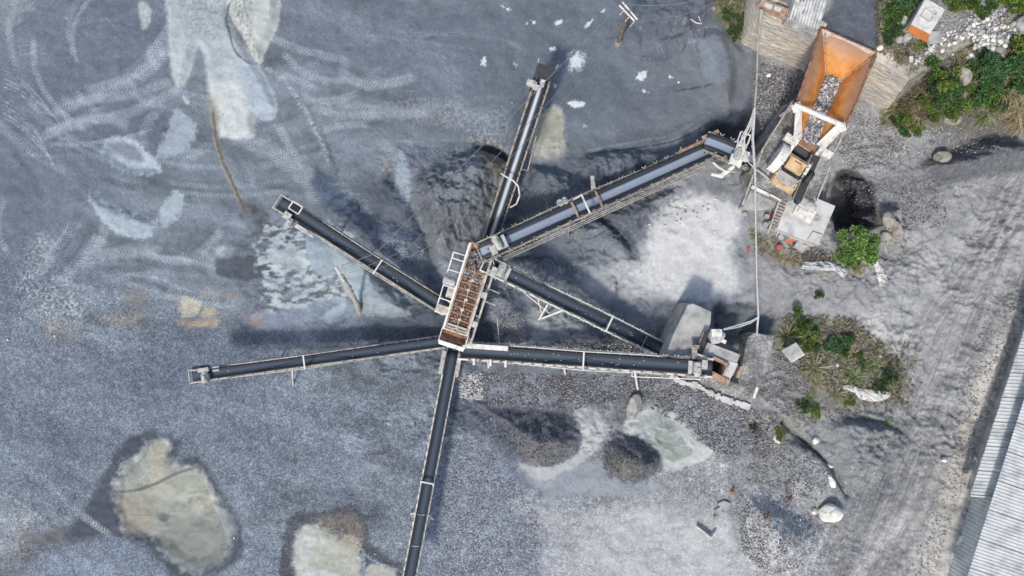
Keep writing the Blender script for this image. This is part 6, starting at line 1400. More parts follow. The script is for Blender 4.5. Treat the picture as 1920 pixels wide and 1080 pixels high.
def crate(u, v, sx, sy, sz, ang, m, label, cat='crate', name='crate'):
    g_ = G(u, v); root = thing(name, g_, label, cat); a = Vector((math.cos(ang), math.sin(ang), 0)); c = Vector((-a.y, a.x, 0))
    mb = MB(); mb.box(g_ + Vector((0, 0, sz / 2)), (sx, sy, sz), a, c); obj('body', mb, M[m], root)
    mb = MB()
    for sg in (-1, 1): mb.beam(g_ + a * sx / 2 * sg - c * sy / 2 + Vector((0, 0, sz)), g_ + a * sx / 2 * sg + c * sy / 2 + Vector((0, 0, sz)), .05, .06); mb.beam(g_ + c * sy / 2 * sg - a * sx / 2 + Vector((0, 0, sz)), g_ + c * sy / 2 * sg + a * sx / 2 + Vector((0, 0, sz)), .05, .06)
    obj('rim', mb, M[m], root)
crate(1472, 444, .42, .3, .3, .7, 'teal', 'teal crate at the foot of the pale slab'); crate(1478, 451, .42, .36, .28, .5, 'orangep', 'orange crate next to the teal one')
crate(1496, 463, .8, .55, .5, -.6, 'greyp', 'grey metal box by the slab with a spill of white beside it', 'box', 'metal_box'); crate(1474, 440, .3, .3, .35, .7, 'red', 'red crate half hidden behind the teal one')
crate(1402, 469, .12, .3, .2, .1, 'red', 'tiny dark red can alone on the grey silt', 'can', 'can')
root = thing('timber_pallet', G(1525, 481), 'row of dark burnt timbers lying between the slab and the tarp', 'timber')
for i in range(7): mb = MB(); a_ = G(1506 + i * 8, 471 + i * 2.1, .12); mb.beam(a_, G(1504 + i * 8, 487 + i * 2, .12), .22, .12); obj('plank', mb, M['timberdark'], root)
def draped(name, pts2, label, cat, m, hump=.25, seed=1, nx=22, ny=7, parent=None):
    """crumpled sheet lying on the ground; pts2 = (left edge list, right edge list) of map points"""
    L_, R_ = pts2; rows = []
    for i in range(nx + 1):
        t = i / nx * (len(L_) - 1); k = min(int(t), len(L_) - 2); f_ = t - k
        a = np.array(L_[k]) * (1 - f_) + np.array(L_[k + 1]) * f_; b_ = np.array(R_[k]) * (1 - f_) + np.array(R_[k + 1]) * f_; r = []
        for j in range(ny + 1):
            q_ = a * (1 - j / ny) + b_ * j / ny; g_ = G(q_[0], q_[1])
            g_.z += .22 + hump * math.sin(math.pi * j / ny) * (.6 + .6 * mnoise.noise(Vector((i * .4, j * .3, seed)))) + .1 * mnoise.noise(Vector((i * .9, j * .9, seed + 5))); r.append(g_)
        rows.append(r)
    mb = MB(); mb.sheet(rows, .03); o = obj(name, mb, m, org=rows[0][0]); props(o, label, cat); return o
draped('tarp_heap', ([(1500, 492), (1530, 490), (1552, 490), (1572, 500), (1588, 504)], [(1500, 504), (1530, 507), (1560, 508), (1570, 514), (1578, 522)]), 'long dirty blue-grey tarp heap on the silt below the tree', 'tarp', M['tarp'], .35)
draped('metal_sheet', ([(1608, 452), (1622, 466), (1632, 485), (1640, 512), (1646, 538)], [(1614, 450), (1630, 468), (1644, 488), (1654, 512), (1666, 530)]), 'long curled pale sheet trailing down right of the tree', 'sheet', M['plastwhite'], .1, 4)
draped('metal_sheet', ([(1576, 722), (1595, 722), (1612, 728), (1634, 730), (1655, 733), (1668, 736)], [(1578, 728), (1600, 736), (1610, 748), (1634, 752), (1650, 751), (1662, 745)]), 'torn bleached sheet lying below the clump of plants', 'sheet', M['plastwhite'], .12, 6)
root = thing('dark_panel', G(1614, 478), 'small black panel lying against the curled sheet by the tree', 'panel')
mb = MB(); mb.plate([G(1604, 476, .3), G(1622, 470, .5), G(1628, 480, .4), G(1612, 490, .1)], .05); obj('panel_sheet', mb, M['dark'], root)
root = thing('board', G(1487, 660), 'square weathered board propped among the grass clumps', 'board')
bd = [P(1465, 657, 1.6), P(1492, 642, 1.7), P(1508, 664, 1.6), P(1483, 679, 1.5)]
mb = MB(); mb.plate(bd, .1); obj('board_face', mb, M['concrete'], root); mb = MB(); mb.beam(bd[2], bd[3], .1, .14); obj('edge_strip', mb, M['plastwhite'], root)
mb = MB(); q_ = P(1487, 660, 1.5); mb.beam(q_, (q_.x, q_.y, .1), .5); obj('support', mb, M['concrete'], root)
root = thing('bent_angle_iron', G(1330, 995), 'V-shaped bent white steel strip lying on the pale silt', 'scrap metal')
mb = MB(); p_ = [G(1304, 984, .5), G(1330, 1004, .5), G(1341, 993, .35)]; 
for i in range(2): mb.plate([p_[i], p_[i + 1], p_[i + 1] + Vector((.05, .06, -.55)), p_[i] + Vector((.05, .06, -.55))], .05)
obj('strip', mb, M['white'], root)
root = thing('concrete_fragment', G(1352, 958), 'broken grey concrete slab pieces lying in a row on the silt', 'rubble')
for q4 in ([(1344, 943), (1356, 937), (1368, 942), (1366, 954), (1358, 959)], [(1339, 955), (1350, 948), (1355, 962), (1340, 964)], [(1337, 966), (1347, 964), (1346, 978), (1338, 984)]):
    mb = MB(); mb.prism([G(u, v, .22) for u, v in q4], .3); obj('slab_piece', mb, M['concrete'], root)
for (u0, v0, lb) in ((1371, 919, 'rusty brown scrap lump near the grey slab pieces'), (1478, 933, 'small rusty scrap lump on the ridge of the gravel heap'), (1437, 966, 'rusty scrap lump on the light gravel heap')):
    mb = MB(); c_ = G(u0, v0, .1); r_ = random.Random(u0)
    for k in range(9): q_ = c_ + Vector((r_.uniform(-.2, .2), r_.uniform(-.2, .2), r_.uniform(0, .15))); mb.box(q_, (.16, .1, .1), (r_.uniform(-1, 1), r_.uniform(-1, 1), 0), (0, 0, 1))
    o = obj('rusty_scrap', mb, M['rust'], org=c_); props(o, lb, 'scrap metal', kind='stuff' if False else None)
for (u0, v0, r0, lb) in ((1567, 983, .26, 'thin wire hoop lying below the big white boulder'), (1550, 976, .2, 'smaller wire hoop touching the big white boulder')):
    mb = MB(); mb.tube([G(u0 + r0 * PX * math.cos(x), v0 + r0 * PX * math.sin(x), .05) for x in np.linspace(0, 6.28, 22)], .02, 5, False); o = obj('wire_hoop', mb, M['brownsteel'], org=G(u0, v0)); props(o, lb, 'hoop')
mb = MB()
for i in range(12): mb.tube([G(1664 + i * .3, 434 + i * 3, .15), G(1664 + (i + 1) * .3, 434 + (i + 1) * 3, .15)], .035, 5)
mb2 = MB(); mb2.tube([G(1659 + 2 * math.sin(i), 444 + i * 4, .12) for i in range(9)], .035, 6); o = obj('hose', mb2, M['cable'], org=G(1660, 445)); props(o, 'thin pale hose lying by the rock outcrop right of the tree', 'hose')
mb2 = MB(); mb2.tube([G(1640, 485, .1), G(1650, 483, .15), G(1658, 489, .1), G(1662, 486, .1)], .04, 6); o = obj('hose', mb2, M['dark'], org=G(1650, 485)); props(o, 'black curled hose beside the long pale sheet', 'hose')
for (u0, v0, u1, v1, lb) in ((1708, 108, 1706, 138, 'thin white post with a tag on the wall top rubble'),):
    root = thing('marker_post', G(u1, v1), lb, 'post'); mb = MB(); mb.beam(G(u1, v1, 0), P(u0, v0, 6.6), .06); obj('stake', mb, M['white'], root); mb = MB(); mb.box(P(u0, v0 + 3, 6.6), (.22, .36, .08)); obj('tag_plate', mb, M['plastwhite'], root)

# ------------------------------------------------------------------ rocks
def rock_mesh(seed, sub=3, amp=.28):
    import bmesh
    bm = bmesh.new(); bmesh.ops.create_icosphere(bm, subdivisions=sub, radius=1)
    r = random.Random(seed); off = Vector((r.random() * 50, r.random() * 50, r.random() * 50))
    cuts = [Vector((r.gauss(0, 1), r.gauss(0, 1), r.gauss(0, 1))).normalized() for _ in range(6)]
    for v in bm.verts:
        for c in cuts:
            k = v.co.dot(c)
            if k > .72: v.co -= c * (k - .72) * .95
        v.co *= 1 + amp * .4 * mnoise.noise(v.co * 1.1 + off) + .08 * mnoise.noise(v.co * 3 + off) + (.04 * mnoise.noise(v.co * 7 + off) if sub > 1 else 0)
    me_ = bpy.data.meshes.new('rock'); bm.to_mesh(me_); bm.free(); return me_
rms = {}
for mname in ('rockwhite', 'rockgrey', 'rocktan'):
    rms[mname] = []
    for i in range(5): q_ = rock_mesh(i * 7 + len(mname)); q_.materials.append(M[mname]); rms[mname].append(q_)
rm_small = []
for i in range(6): q_ = rock_mesh(100 + i, 1, .35); q_.materials.append(M['rockgrey' if i % 2 else 'rockwhite']); rm_small.append(q_)
def rock(u, v, a, b_, h, rot, m, label, cat='rock', group=None, name='boulder', i=None, me_=None):
    r = random.Random(int(u * 7 + v)); mesh = me_ or rms[m][r.randrange(5) if i is None else i]
    o = bpy.data.objects.new(name, mesh); COL.objects.link(o); g_ = G(u, v)
    o.location = g_ + Vector((0, 0, h * .42)); o.scale = (a / PX / 2, b_ / PX / 2, h / 2 * 1.1); o.rotation_euler = (r.uniform(-.2, .2), r.uniform(-.2, .2), rot); props(o, label, cat, group); return o
for a_ in ((1552, 958, 44, 36, 1.2, .2, 'rockwhite', 'biggest white boulder with a dark shadow beside the gravel heap'), (1524, 957, 12, 12, .45, 0, 'rockwhite', 'small round white stone left of the biggest white boulder'),
           (1558, 903, 12, 22, .4, .3, 'rockwhite', 'long white stone below the crack in the mud'), (1554, 893, 9, 8, .3, .3, 'rockwhite', 'little white stone just above the long one by the crack'), (1554, 872, 13, 8, .35, -.5, 'rockwhite', 'wedge-shaped white stone lying on the mud crack'),
           (1528, 825, 13, 16, .4, -.3, 'rockwhite', 'square white block alone on the dark mud'), (1455, 823, 12, 18, .3, .4, 'rockwhite', 'flat white stone beside a tuft of weeds'),
           (1759, 297, 30, 29, 1.1, .2, 'rocktan', 'pale boulder with dark shadow left of the dark heap'), (1779, 225, 34, 24, .9, -.1, 'rocktan', 'heart-shaped pale boulder below the bushes'),
           (1768, 861, 13, 10, .35, 0, 'rockwhite', 'small white rock beside the haul road'), (1800, 1008, 14, 12, .4, .5, 'rockwhite', 'white rock near the foot of the shed wall'), (1796, 1016, 10, 9, .3, 0, 'rockwhite', 'smaller white rock touching the one by the shed wall'),
           (1827, 858, 8, 7, .3, 0, 'rockwhite', 'upper of two little stones against the shed'), (1831, 864, 7, 7, .25, 0, 'rockwhite', 'lower of two little stones against the shed'),
           (1252, 740, 1, 1, .1, 0, 'rockwhite', None), (1187, 762, 26, 52, .9, -.25, 'rockgrey', 'big mud-grey boulder under the leg of the east conveyor'),
           (1662, 415, 24, 34, .8, .35, 'rocktan', 'upper of three brownish rocks in the outcrop right of the small tree'), (1678, 436, 20, 40, .8, .2, 'rocktan', 'longest brownish rock in the outcrop right of the small tree'), (1660, 444, 18, 20, .5, .8, 'rocktan', 'lowest brownish rock of the outcrop right of the small tree'), (1694, 74, 16, 18, .8, 0, 'rockgrey', 'grey boulder among weeds left of the tank'), (1683, 76, 15, 14, .6, .5, 'rockgrey', 'lower grey boulder next to the dump ramp edge'),
           (1685, 40, 18, 22, .8, .2, 'rockgrey', 'grey boulder half hidden in greenery left of the tank'), (1697, 62, 12, 18, .6, .2, 'rocktan', 'rough pale rock under the left edge of the tank'), (1691, 126, 24, 16, .7, 0, 'rocktan', 'broad pale rock on the rubble above the right retaining wall'),
           (1668, 96, 12, 7, .3, -.3, 'rocktan', 'flat pale stone on the rubble near the hopper corner'), (1646, 92, 11, 10, .4, 0, 'rockwhite', 'white stone stuck at the right corner of the hopper'), (1866, 97, 16, 14, .6, 0, 'rocktan', 'largest round stone in the rubble pile'),
           (1912, 52, 28, 34, 1.0, .3, 'rockgrey', 'big grey boulder at the right edge of the frame'), (1896, 48, 14, 12, .5, .3, 'rockgrey', 'angular stone left of the big boulder at the right edge'), (1337, 17, 9, 9, .4, 0, 'rocktan', 'round pale stone on the dry grass by the top edge'),
           (1396, 402, 12, 10, .4, 0, 'rockgrey', 'grey stone at the left foot of the landing'), (1801, 145, 22, 34, .9, .1, 'rocktan', 'rough brown rock rising between the bushes'), (1440, 142, 9, 8, .3, 0, 'rockwhite', 'single white stone in the dark gravel by the left wall'),
           (1280, 770, 1, 1, .1, 0, 'rockwhite', None), (1563, 775, 1, 1, .1, 0, 'rockwhite', None), (1820, 131, 12, 8, .4, 0, 'rocktan', 'small pale stone under the bushes near the rubble'),
           (1548, 480, 1, 1, .1, 0, 'rockwhite', None), (1568, 684, 7, 8, .3, 0, 'rockwhite', 'bright white stone inside the clump of plants'), (1647, 667, 6, 6, .3, 0, 'rockwhite', 'tiny white stone on the right rim of the plant clump')):
    if a_[7]: rock(*a_)
rr = random.Random(4)
# rubble pile on the bench: stones one can pick out
k = 0
for _ in range(700):
    u, v = rr.gauss(1848, 30), rr.gauss(78, 24)
    if (u - 1850) / 55 > 1 or v > 130 or (v - 40) < -(u - 1790) * .2 - 30: continue
    k += 1
    if k > 130: break
    s_ = rr.uniform(6, 12); rock(u, v, s_, s_ * rr.uniform(.7, 1.1), s_ / PX * .8, rr.random() * 6, 'rockwhite', 'fist to head sized pale stone in the rubble pile above the bushes', 'stone', 'stones of the rubble pile', 'rubble_stone', me_=rm_small[rr.randrange(6)])
for _ in range(70):
    t_ = rr.random(); u = 1740 + 110 * t_ + rr.gauss(0, 14); v = 95 - 45 * t_ + rr.gauss(0, 12); s_ = rr.uniform(5, 10)
    rock(u, v, s_, s_ * rr.uniform(.7, 1.1), s_ / PX * .8, rr.random() * 6, 'rockwhite', 'loose pale stone on the strip between tank and rubble pile', 'stone', 'stones scattered right of the tank', 'rubble_stone', me_=rm_small[rr.randrange(6)])
for _ in range(26):
    u = rr.uniform(1210, 1345); v = 372 + abs(rr.gauss(0, 22)) + (1345 - u) * .25; s_ = rr.uniform(3, 6)
    rock(u, v, s_, s_, s_ / PX * .8, rr.random() * 6, 'rockwhite', 'pebble on the upper rim of the pale silt flat', 'stone', 'pebbles along the silt flat', 'pebble', me_=rm_small[rr.randrange(6)])
for (u, v) in ((150, 541), (40, 597), (16, 637), (103, 630), (132, 672), (327, 584), (418, 216), (960, 193), (942, 200), (746, 325), (785, 391), (1500, 974), (440, 1008), (680, 1028), (704, 1038), (722, 1058), (1272, 155), (1218, 110)):
    s_ = rr.uniform(3, 5); rock(u, v, s_, s_ * 1.2, .12, rr.random() * 6, 'rockwhite', 'small white stone fleck loose on the open yard', 'stone', 'white flecks on the yard', 'pebble', me_=rm_small[rr.randrange(6)])

# loose gravel that nobody could count: one joined mesh of small stones
def gravel(name, label, regions, seed=1, m=None):
    r = np.random.default_rng(seed); cube = np.array([[-1, -1, -1], [1, -1, -1], [1, 1, -1], [-1, 1, -1], [-1, -1, 1], [1, -1, 1], [1, 1, 1], [-1, 1, 1]], float)
    qf = np.array([(0, 3, 2, 1), (4, 5, 6, 7), (0, 1, 5, 4), (1, 2, 6, 5), (2, 3, 7, 6), (3, 0, 4, 7)]); pts = []; sz = []; cv = []
    for poly_, cnt, s0, s1, c0, c1 in regions:
        pp = np.array(poly_, float); lo_, hi_ = pp.min(0), pp.max(0); got = 0
        while got < cnt:
            u = r.uniform(lo_[0], hi_[0], cnt); v = r.uniform(lo_[1], hi_[1], cnt); ins = np.zeros(cnt, bool)
            for i in range(len(pp)):
                a, b_ = pp[i], pp[(i + 1) % len(pp)]; c_ = (a[1] > v) != (b_[1] > v); ins ^= c_ & (u < (b_[0] - a[0]) * (v - a[1]) / ((b_[1] - a[1]) or 1e-9) + a[0])
            dens = fbm(u / 25, v / 25, 3, 5) + r.random(cnt) * .3 > .58; k_ = np.nonzero(ins & dens)[0][:cnt - got]; got += len(k_)
            x = (u[k_] - 960) / PX; y = (540 - v[k_]) / PX
            for _ in range(4):
                ii = np.clip(np.searchsorted(XS, x), 0, NX - 1); jj = np.clip(np.searchsorted(YS, y), 0, NY - 1); z = Hh[jj, ii]; x = (u[k_] - 960) / PX * (H - z) / H; y = (540 - v[k_]) / PX * (H - z) / H
            pts.append(np.stack([x, y, z], 1)); sz.append(s0 + (s1 - s0) * r.random(len(k_)) ** 2.5); g_ = r.random(len(k_)) ** 1.6; cv.append(c0 + (c1 - c0) * g_)
    p = np.concatenate(pts); s_ = np.concatenate(sz); c_ = np.concatenate(cv); n = len(p)
    Q, _ = np.linalg.qr(r.normal(size=(n, 3, 3))); sh = cube[None] * (.55 + .45 * r.random((n, 8, 3))) * np.stack([s_, s_ * .8, s_ * .6], 1)[:, None] / 2
    V = np.einsum('nij,nkj->nki', Q, sh) + p[:, None] + np.array([0, 0, .02]); me_ = bpy.data.meshes.new(name); F_ = (qf[None] + (np.arange(n) * 8)[:, None, None]).reshape(-1, 4).astype(np.int32)
    me_.vertices.add(n * 8); me_.vertices.foreach_set('co', V.astype('f').ravel()); me_.loops.add(F_.size); me_.loops.foreach_set('vertex_index', F_.ravel()); me_.polygons.add(len(F_))
    me_.polygons.foreach_set('loop_start', np.arange(0, F_.size, 4, dtype=np.int32)); me_.polygons.foreach_set('loop_total', np.full(len(F_), 4, np.int32)); me_.update(calc_edges=True)
    cl = np.ones((n * 8, 4), 'f'); cl[:, :3] = np.repeat(lin(np.stack([c_, c_, c_ + 4], 1)) * AK, 8, 0); ca = me_.attributes.new('Col', 'FLOAT_COLOR', 'POINT'); ca.data.foreach_set('color', cl.ravel())
    me_.materials.append(m or M['stone']); o = bpy.data.objects.new(name, me_); COL.objects.link(o); props(o, label, kind='stuff'); return o
gravel('loose_gravel', 'coarse grey gravel strewn below the east conveyor', [([(865, 700), (1240, 705), (1330, 735), (1470, 790), (1440, 860), (1340, 850), (1285, 800), (1180, 745), (1080, 768), (900, 758)], 7500, .05, .18, 90, 190),
       ([(860, 700), (905, 700), (905, 750), (862, 745)], 500, .1, .25, 170, 235), ([(1050, 640), (1240, 645), (1262, 668), (1000, 655)], 900, .06, .2, 80, 200)], 1)
gravel('loose_gravel', 'grey crushed stone around the big hopper and its platform', [([(1425, 118), (1505, 140), (1510, 170), (1478, 225), (1430, 250), (1415, 200)], 2000, .06, .2, 90, 195),
       ([(1582, 205), (1650, 222), (1700, 250), (1690, 300), (1600, 320), (1575, 290)], 2600, .05, .17, 120, 205), ([(1700, 235), (1910, 240), (1900, 280), (1700, 300)], 900, .05, .16, 120, 210), ([(1570, 335), (1620, 340), (1650, 420), (1590, 400)], 900, .12, .32, 50, 110),
       ([(1680, 60), (1780, 80), (1820, 30), (1900, 10), (1900, 60), (1870, 120), (1790, 60), (1700, 150), (1660, 120)], 3000, .06, .26, 120, 230)], 2)
gravel('loose_gravel', 'light gravel on the heaps at the lower right', [([(1380, 930), (1430, 912), (1500, 945), (1548, 990), (1515, 1060), (1440, 1080), (1392, 1035)], 3500, .05, .13, 100, 195), ([(1390, 790), (1520, 840), (1565, 880), (1540, 940), (1490, 930), (1400, 900)], 2200, .05, .13, 95, 190),
       ([(1480, 660), (1530, 700), (1490, 790), (1420, 740), (1450, 660)], 2500, .05, .13, 105, 200), ([(1840, 560), (1920, 560), (1900, 640), (1810, 900), (1750, 1080), (1700, 1080), (1790, 800)], 1500, .05, .16, 120, 210), ([(1600, 350), (1760, 330), (1780, 420), (1650, 450)], 1500, .05, .15, 90, 190)], 3)
gravel('loose_gravel', 'fine gravel cones under the screen and north-west conveyor', [([(935, 590), (985, 585), (998, 630), (985, 655), (938, 655)], 1200, .05, .12, 100, 210), ([(690, 430), (740, 415), (795, 445), (780, 505), (700, 470)], 1000, .05, .12, 90, 200),
       ([(820, 830), (900, 820), (1020, 980), (1010, 1080), (815, 1080)], 4500, .05, .11, 100, 220), ([(895, 765), (1070, 780), (1088, 820), (1030, 876), (950, 840)], 1200, .05, .13, 60, 190), ([(1135, 826), (1220, 830), (1240, 862), (1185, 905), (1130, 880)], 700, .05, .13, 60, 180)], 4)

# ------------------------------------------------------------------ plants
def leaf_mesh(name, centers, n, size, cols, seed, droop=.3, mat='leaf'):
    """foliage: n small folded leaves spread over the shells of several leaf clumps; centers = (x, y, z, r)"""
    r = np.random.default_rng(seed); vs = []; fs = []; cs = []; w_ = np.array([c[3] ** 2 for c in centers]); w_ = w_ / w_.sum()
    tone = r.uniform(.65, 1.25, len(centers)); pick = r.choice(len(centers), n, p=w_)
    for k in range(n):
        c = centers[pick[k]]; d = r.normal(size=3); d[2] = abs(d[2]) * .9 - .15; d /= np.linalg.norm(d); rad = c[3] * (.55 + .5 * r.random()); p = np.array(c[:3]) + d * rad * np.array([1, 1, .75])
        out = d * .7 + r.normal(size=3) * .45; out[2] -= droop * r.random(); out /= np.linalg.norm(out); up = np.array([0, 0, 1]) + r.normal(size=3) * .45; sd_ = np.cross(out, up); sd_ /= max(np.linalg.norm(sd_), 1e-6)
        L = size * r.uniform(.6, 1.3); Wd = L * .34; o = len(vs); nn = np.cross(sd_, out)
        vs += [p, p + out * L * .45 + sd_ * Wd - nn * L * .1, p + out * L - nn * L * .05, p + out * L * .45 - sd_ * Wd - nn * L * .1, p + out * L * .5 + nn * L * .04]
        fs += [(o, o + 1, o + 4), (o + 1, o + 2, o + 4), (o + 2, o + 3, o + 4), (o + 3, o, o + 4)]
        q_ = r.random() ** 1.3; col = (lin(cols[0]) * (1 - q_) + lin(cols[1]) * q_) * tone[pick[k]] * AK; cs += [[*col, 1]] * 5
    me_ = bpy.data.meshes.new(name); me_.from_pydata([tuple(v) for v in vs], [], fs); ca = me_.attributes.new('Col', 'FLOAT_COLOR', 'POINT'); ca.data.foreach_set('color', np.array(cs, 'f').ravel()); me_.materials.append(M[mat]); return me_
def stem_mesh(centers, seed, r0=.05):
    r = random.Random(seed); mb = MB()
    for c in centers:
        e = Vector(c[:3]); a = Vector((e.x * .1, e.y * .1, -.1)); m_ = a.lerp(e, .5) + Vector((r.uniform(-.1, .1), r.uniform(-.1, .1), .05)); mb.tube([a, m_, e], [r0, r0 * .6, r0 * .3], 5)
    me_ = bpy.data.meshes.new('stem'); me_.from_pydata(mb.v, [], mb.f); me_.materials.append(M['wood']); return me_
def blade_mesh(name, n, L, cols, seed, wd=.035, flat=.5):
    r = np.random.default_rng(seed); vs = []; fs = []; cs = []
    for k in range(n):
        a = r.random() * 6.283; d = np.array([math.cos(a), math.sin(a), 0]); s_ = np.array([-d[1], d[0], 0]); p = d * r.random() * .12; ln = L * r.uniform(.5, 1.1); el = r.uniform(.25, 1.3); o = len(vs); w0 = wd * r.uniform(.6, 1.3); bend = r.uniform(.2, .9)
        for j in range(5):
            t = j / 4; e_ = el - bend * t * 1.6; 
            if j: p = p + (d * math.cos(e_) + np.array([0, 0, 1]) * math.sin(e_)) * ln / 4
            w1 = w0 * (1 - t * .9); vs += [p + s_ * w1, p + np.array([0, 0, .25 * w1]), p - s_ * w1]
        for j in range(4):
            for q_ in (0, 1): b_ = o + j * 3 + q_; fs.append((b_, b_ + 1, b_ + 4, b_ + 3))
        q_ = r.random(); col = (lin(cols[0]) * (1 - q_) + lin(cols[1]) * q_) * AK * r.uniform(.7, 1.2); cs += [[*col, 1]] * 15
    me_ = bpy.data.meshes.new(name); me_.from_pydata([tuple(v) for v in vs], [], fs); ca = me_.attributes.new('Col', 'FLOAT_COLOR', 'POINT'); ca.data.foreach_set('color', np.array(cs, 'f').ravel()); me_.materials.append(M['leaf']); return me_
r = random.Random(11); shrubs = []
pal = [((36, 66, 30), (112, 150, 66)), ((44, 76, 44), (96, 140, 84)), ((58, 84, 30), (146, 168, 70)), ((40, 64, 36), (84, 116, 60))]
for i in range(4):
    cen = [(r.gauss(0, .42), r.gauss(0, .42), r.uniform(.35, .95), r.uniform(.2, .4)) for _ in range(11)]
    shrubs.append((leaf_mesh('foliage', cen, 1150, .17, pal[i], 20 + i), stem_mesh(cen, i)))
grass = [blade_mesh('blades', 130, 1.25, ((104, 122, 78), (206, 204, 164)), 3), blade_mesh('blades', 120, 1.1, ((146, 132, 100), (206, 194, 160)), 4), blade_mesh('blades', 130, 1.0, ((88, 114, 66), (172, 188, 134)), 5)]
def plant(u, v, sc, kind, label, group=None, name=None, rz=None, zs=1.0):
    g_ = G(u, v, -.03); rz = r.random() * 6.28 if rz is None else rz
    if kind < 4: root = thing(name or 'shrub', g_, label, 'shrub', group); parts = (('foliage', shrubs[kind][0]), ('stem', shrubs[kind][1]))
    else: root = thing(name or 'grass_clump', g_, label, 'grass clump', group); parts = (('blades', grass[kind - 4]),)
    root.rotation_euler = (0, 0, rz); root.scale = (sc, sc, sc * zs)
    for nm, me_ in parts: o = bpy.data.objects.new(nm, me_); COL.objects.link(o); o.parent = root
    return root
# bank at the upper right
for k, (u, v, s_, kd) in enumerate([(1764, 142, 1.1, 0), (1752, 158, .9, 0), (1777, 152, .9, 2), (1790, 168, .7, 1), (1744, 172, .7, 3), (1735, 196, .6, 2), (1770, 190, .8, 0), (1790, 198, .9, 2), (1772, 206, .8, 1), (1752, 208, .7, 2),
        (1830, 132, 1.2, 1), (1820, 150, 1.1, 0), (1842, 160, 1.1, 1), (1826, 176, 1.0, 0), (1850, 182, .9, 2), (1808, 186, .9, 0), (1866, 145, 1.0, 1), (1886, 118, 1.2, 1), (1905, 105, 1.2, 2), (1900, 135, 1.1, 0), (1916, 150, 1.0, 1),
        (1880, 162, .9, 0), (1862, 196, .8, 3), (1814, 200, .8, 1), (1902, 96, 1.0, 0), (1836, 110, .6, 3), (1850, 128, .9, 3)]):
    plant(u, v, s_ * .92, kd, 'leafy green bush on the bank right of the retaining wall', 'green bushes on the upper right bank')
for k, (u, v, s_, kd) in enumerate([(1690, 232, .8, 0), (1704, 225, .7, 2), (1684, 246, .7, 1), (1672, 218, .6, 3), (1716, 238, .6, 2), (1698, 248, .5, 0)]):
    plant(u, v, s_ * .9, kd, 'low bright green bush at the foot of the right retaining wall', 'bushes at the foot of the right wall')
for k, (u, v, s_, kd) in enumerate([(1668, 20, .8, 0), (1678, 8, .9, 1), (1690, 16, .8, 0), (1672, 40, .7, 3), (1664, 58, .6, 0), (1660, 74, .5, 3), (1700, 4, .8, 0), (1712, -2, .8, 3), (1692, 36, .5, 2), (1676, 62, .5, 3), (1722, 84, .4, 2)]):
    plant(u, v, s_ * .95, kd, 'dark green weeds between the dump ramp and the tank', 'weeds left of the tank')
for k, (u, v, s_, kd) in enumerate([(1800, 8, .6, 2), (1812, 2, .8, 0), (1846, 18, .6, 0), (1836, 26, .5, 3), (1896, 6, .9, 2), (1912, 12, .9, 0), (1884, -4, .8, 2), (1906, 24, .6, 0), (1780, -2, .7, 2)]):
    plant(u, v, s_ * .95, kd, 'small green bush on the bench along the top edge', 'bushes along the top right edge')
for k, (u, v, s_, kd) in enumerate([(1672, 190 + 14, .8, 5), (1660, 226, .7, 4), (1680, 205, .9, 5), (1840, 222, 1.0, 6), (1850, 214, .9, 4), (1894, 180, 1.2, 5), (1908, 205, 1.3, 5), (1916, 190, 1.2, 5), (1900, 222, 1.1, 5), (1878, 172, 1.0, 5), (1916, 232, 1.2, 5), (1796, 118, .8, 4), (1808, 108, .7, 5), (1930, 170, 1.2, 5), (1870, 208, .8, 5), (1722, 212, .7, 5), (1782, 178, .6, 5), (1886, 40, .5, 5)]):
    plant(u, v, s_, kd, 'dry yellowish grass clump on the upper right bank', 'grass clumps on the upper right bank')
for k, (u, v, s_, kd) in enumerate([(1388, 8, 1.1, 6), (1372, 2, 1.0, 6), (1360, 20, .9, 4), (1378, 34, .8, 5), (1368, 42, .7, 4), (1386, 52, .8, 6), (1382, 66, .7, 4), (1352, 6, .8, 5), (1345, -4, .9, 6), (1390, 26, .9, 4)]):
    plant(u, v, s_, kd, 'straw-green grass clump left of the left retaining wall', 'grass left of the retaining wall')
for (u, v) in ((1376, 60), (1362, 32), (1388, 40)): plant(u, v, .55, 3, 'low weed among the grass left of the retaining wall', 'weeds left of the retaining wall')
# clump in the middle right
for (u, v, s_, kd, lb) in ((1473, 632, 1.15, 4, 'large spiky striped grass clump nearest the gravel bench'), (1526, 690, 1.25, 4, 'big straw-tipped grass clump in the middle of the plants'), (1600, 705, 1.2, 6, 'spiky green grass clump above the torn bleached sheet'),
                       (1636, 682, 1.0, 6, 'slender green grass clump at the right of the plants'), (1568, 738, .8, 4, 'ragged pale grass clump left of the torn sheet'), (1518, 742, .7, 6, 'small dark green grass clump below the big straw-tipped one'), (1584, 720, .6, 5, 'short straw clump at the left end of the torn sheet'), (1530, 716, .9, 5, 'dead straw clump hanging under the big straw-tipped one'),
                       (1656, 745, .6, 5, 'sparse dry tuft right of the torn bleached sheet'), (1665, 792, .45, 6, 'lone green tuft on the dark mud slope'), (1600, 664, .8, 5, 'dead brown clump behind the green plants'), (1640, 715, .9, 5, 'brown dry clump at the right rim of the plants'), (1670, 715, .7, 5, 'thin dry tuft furthest right among the plants')):
    plant(u, v, s_, kd, lb)
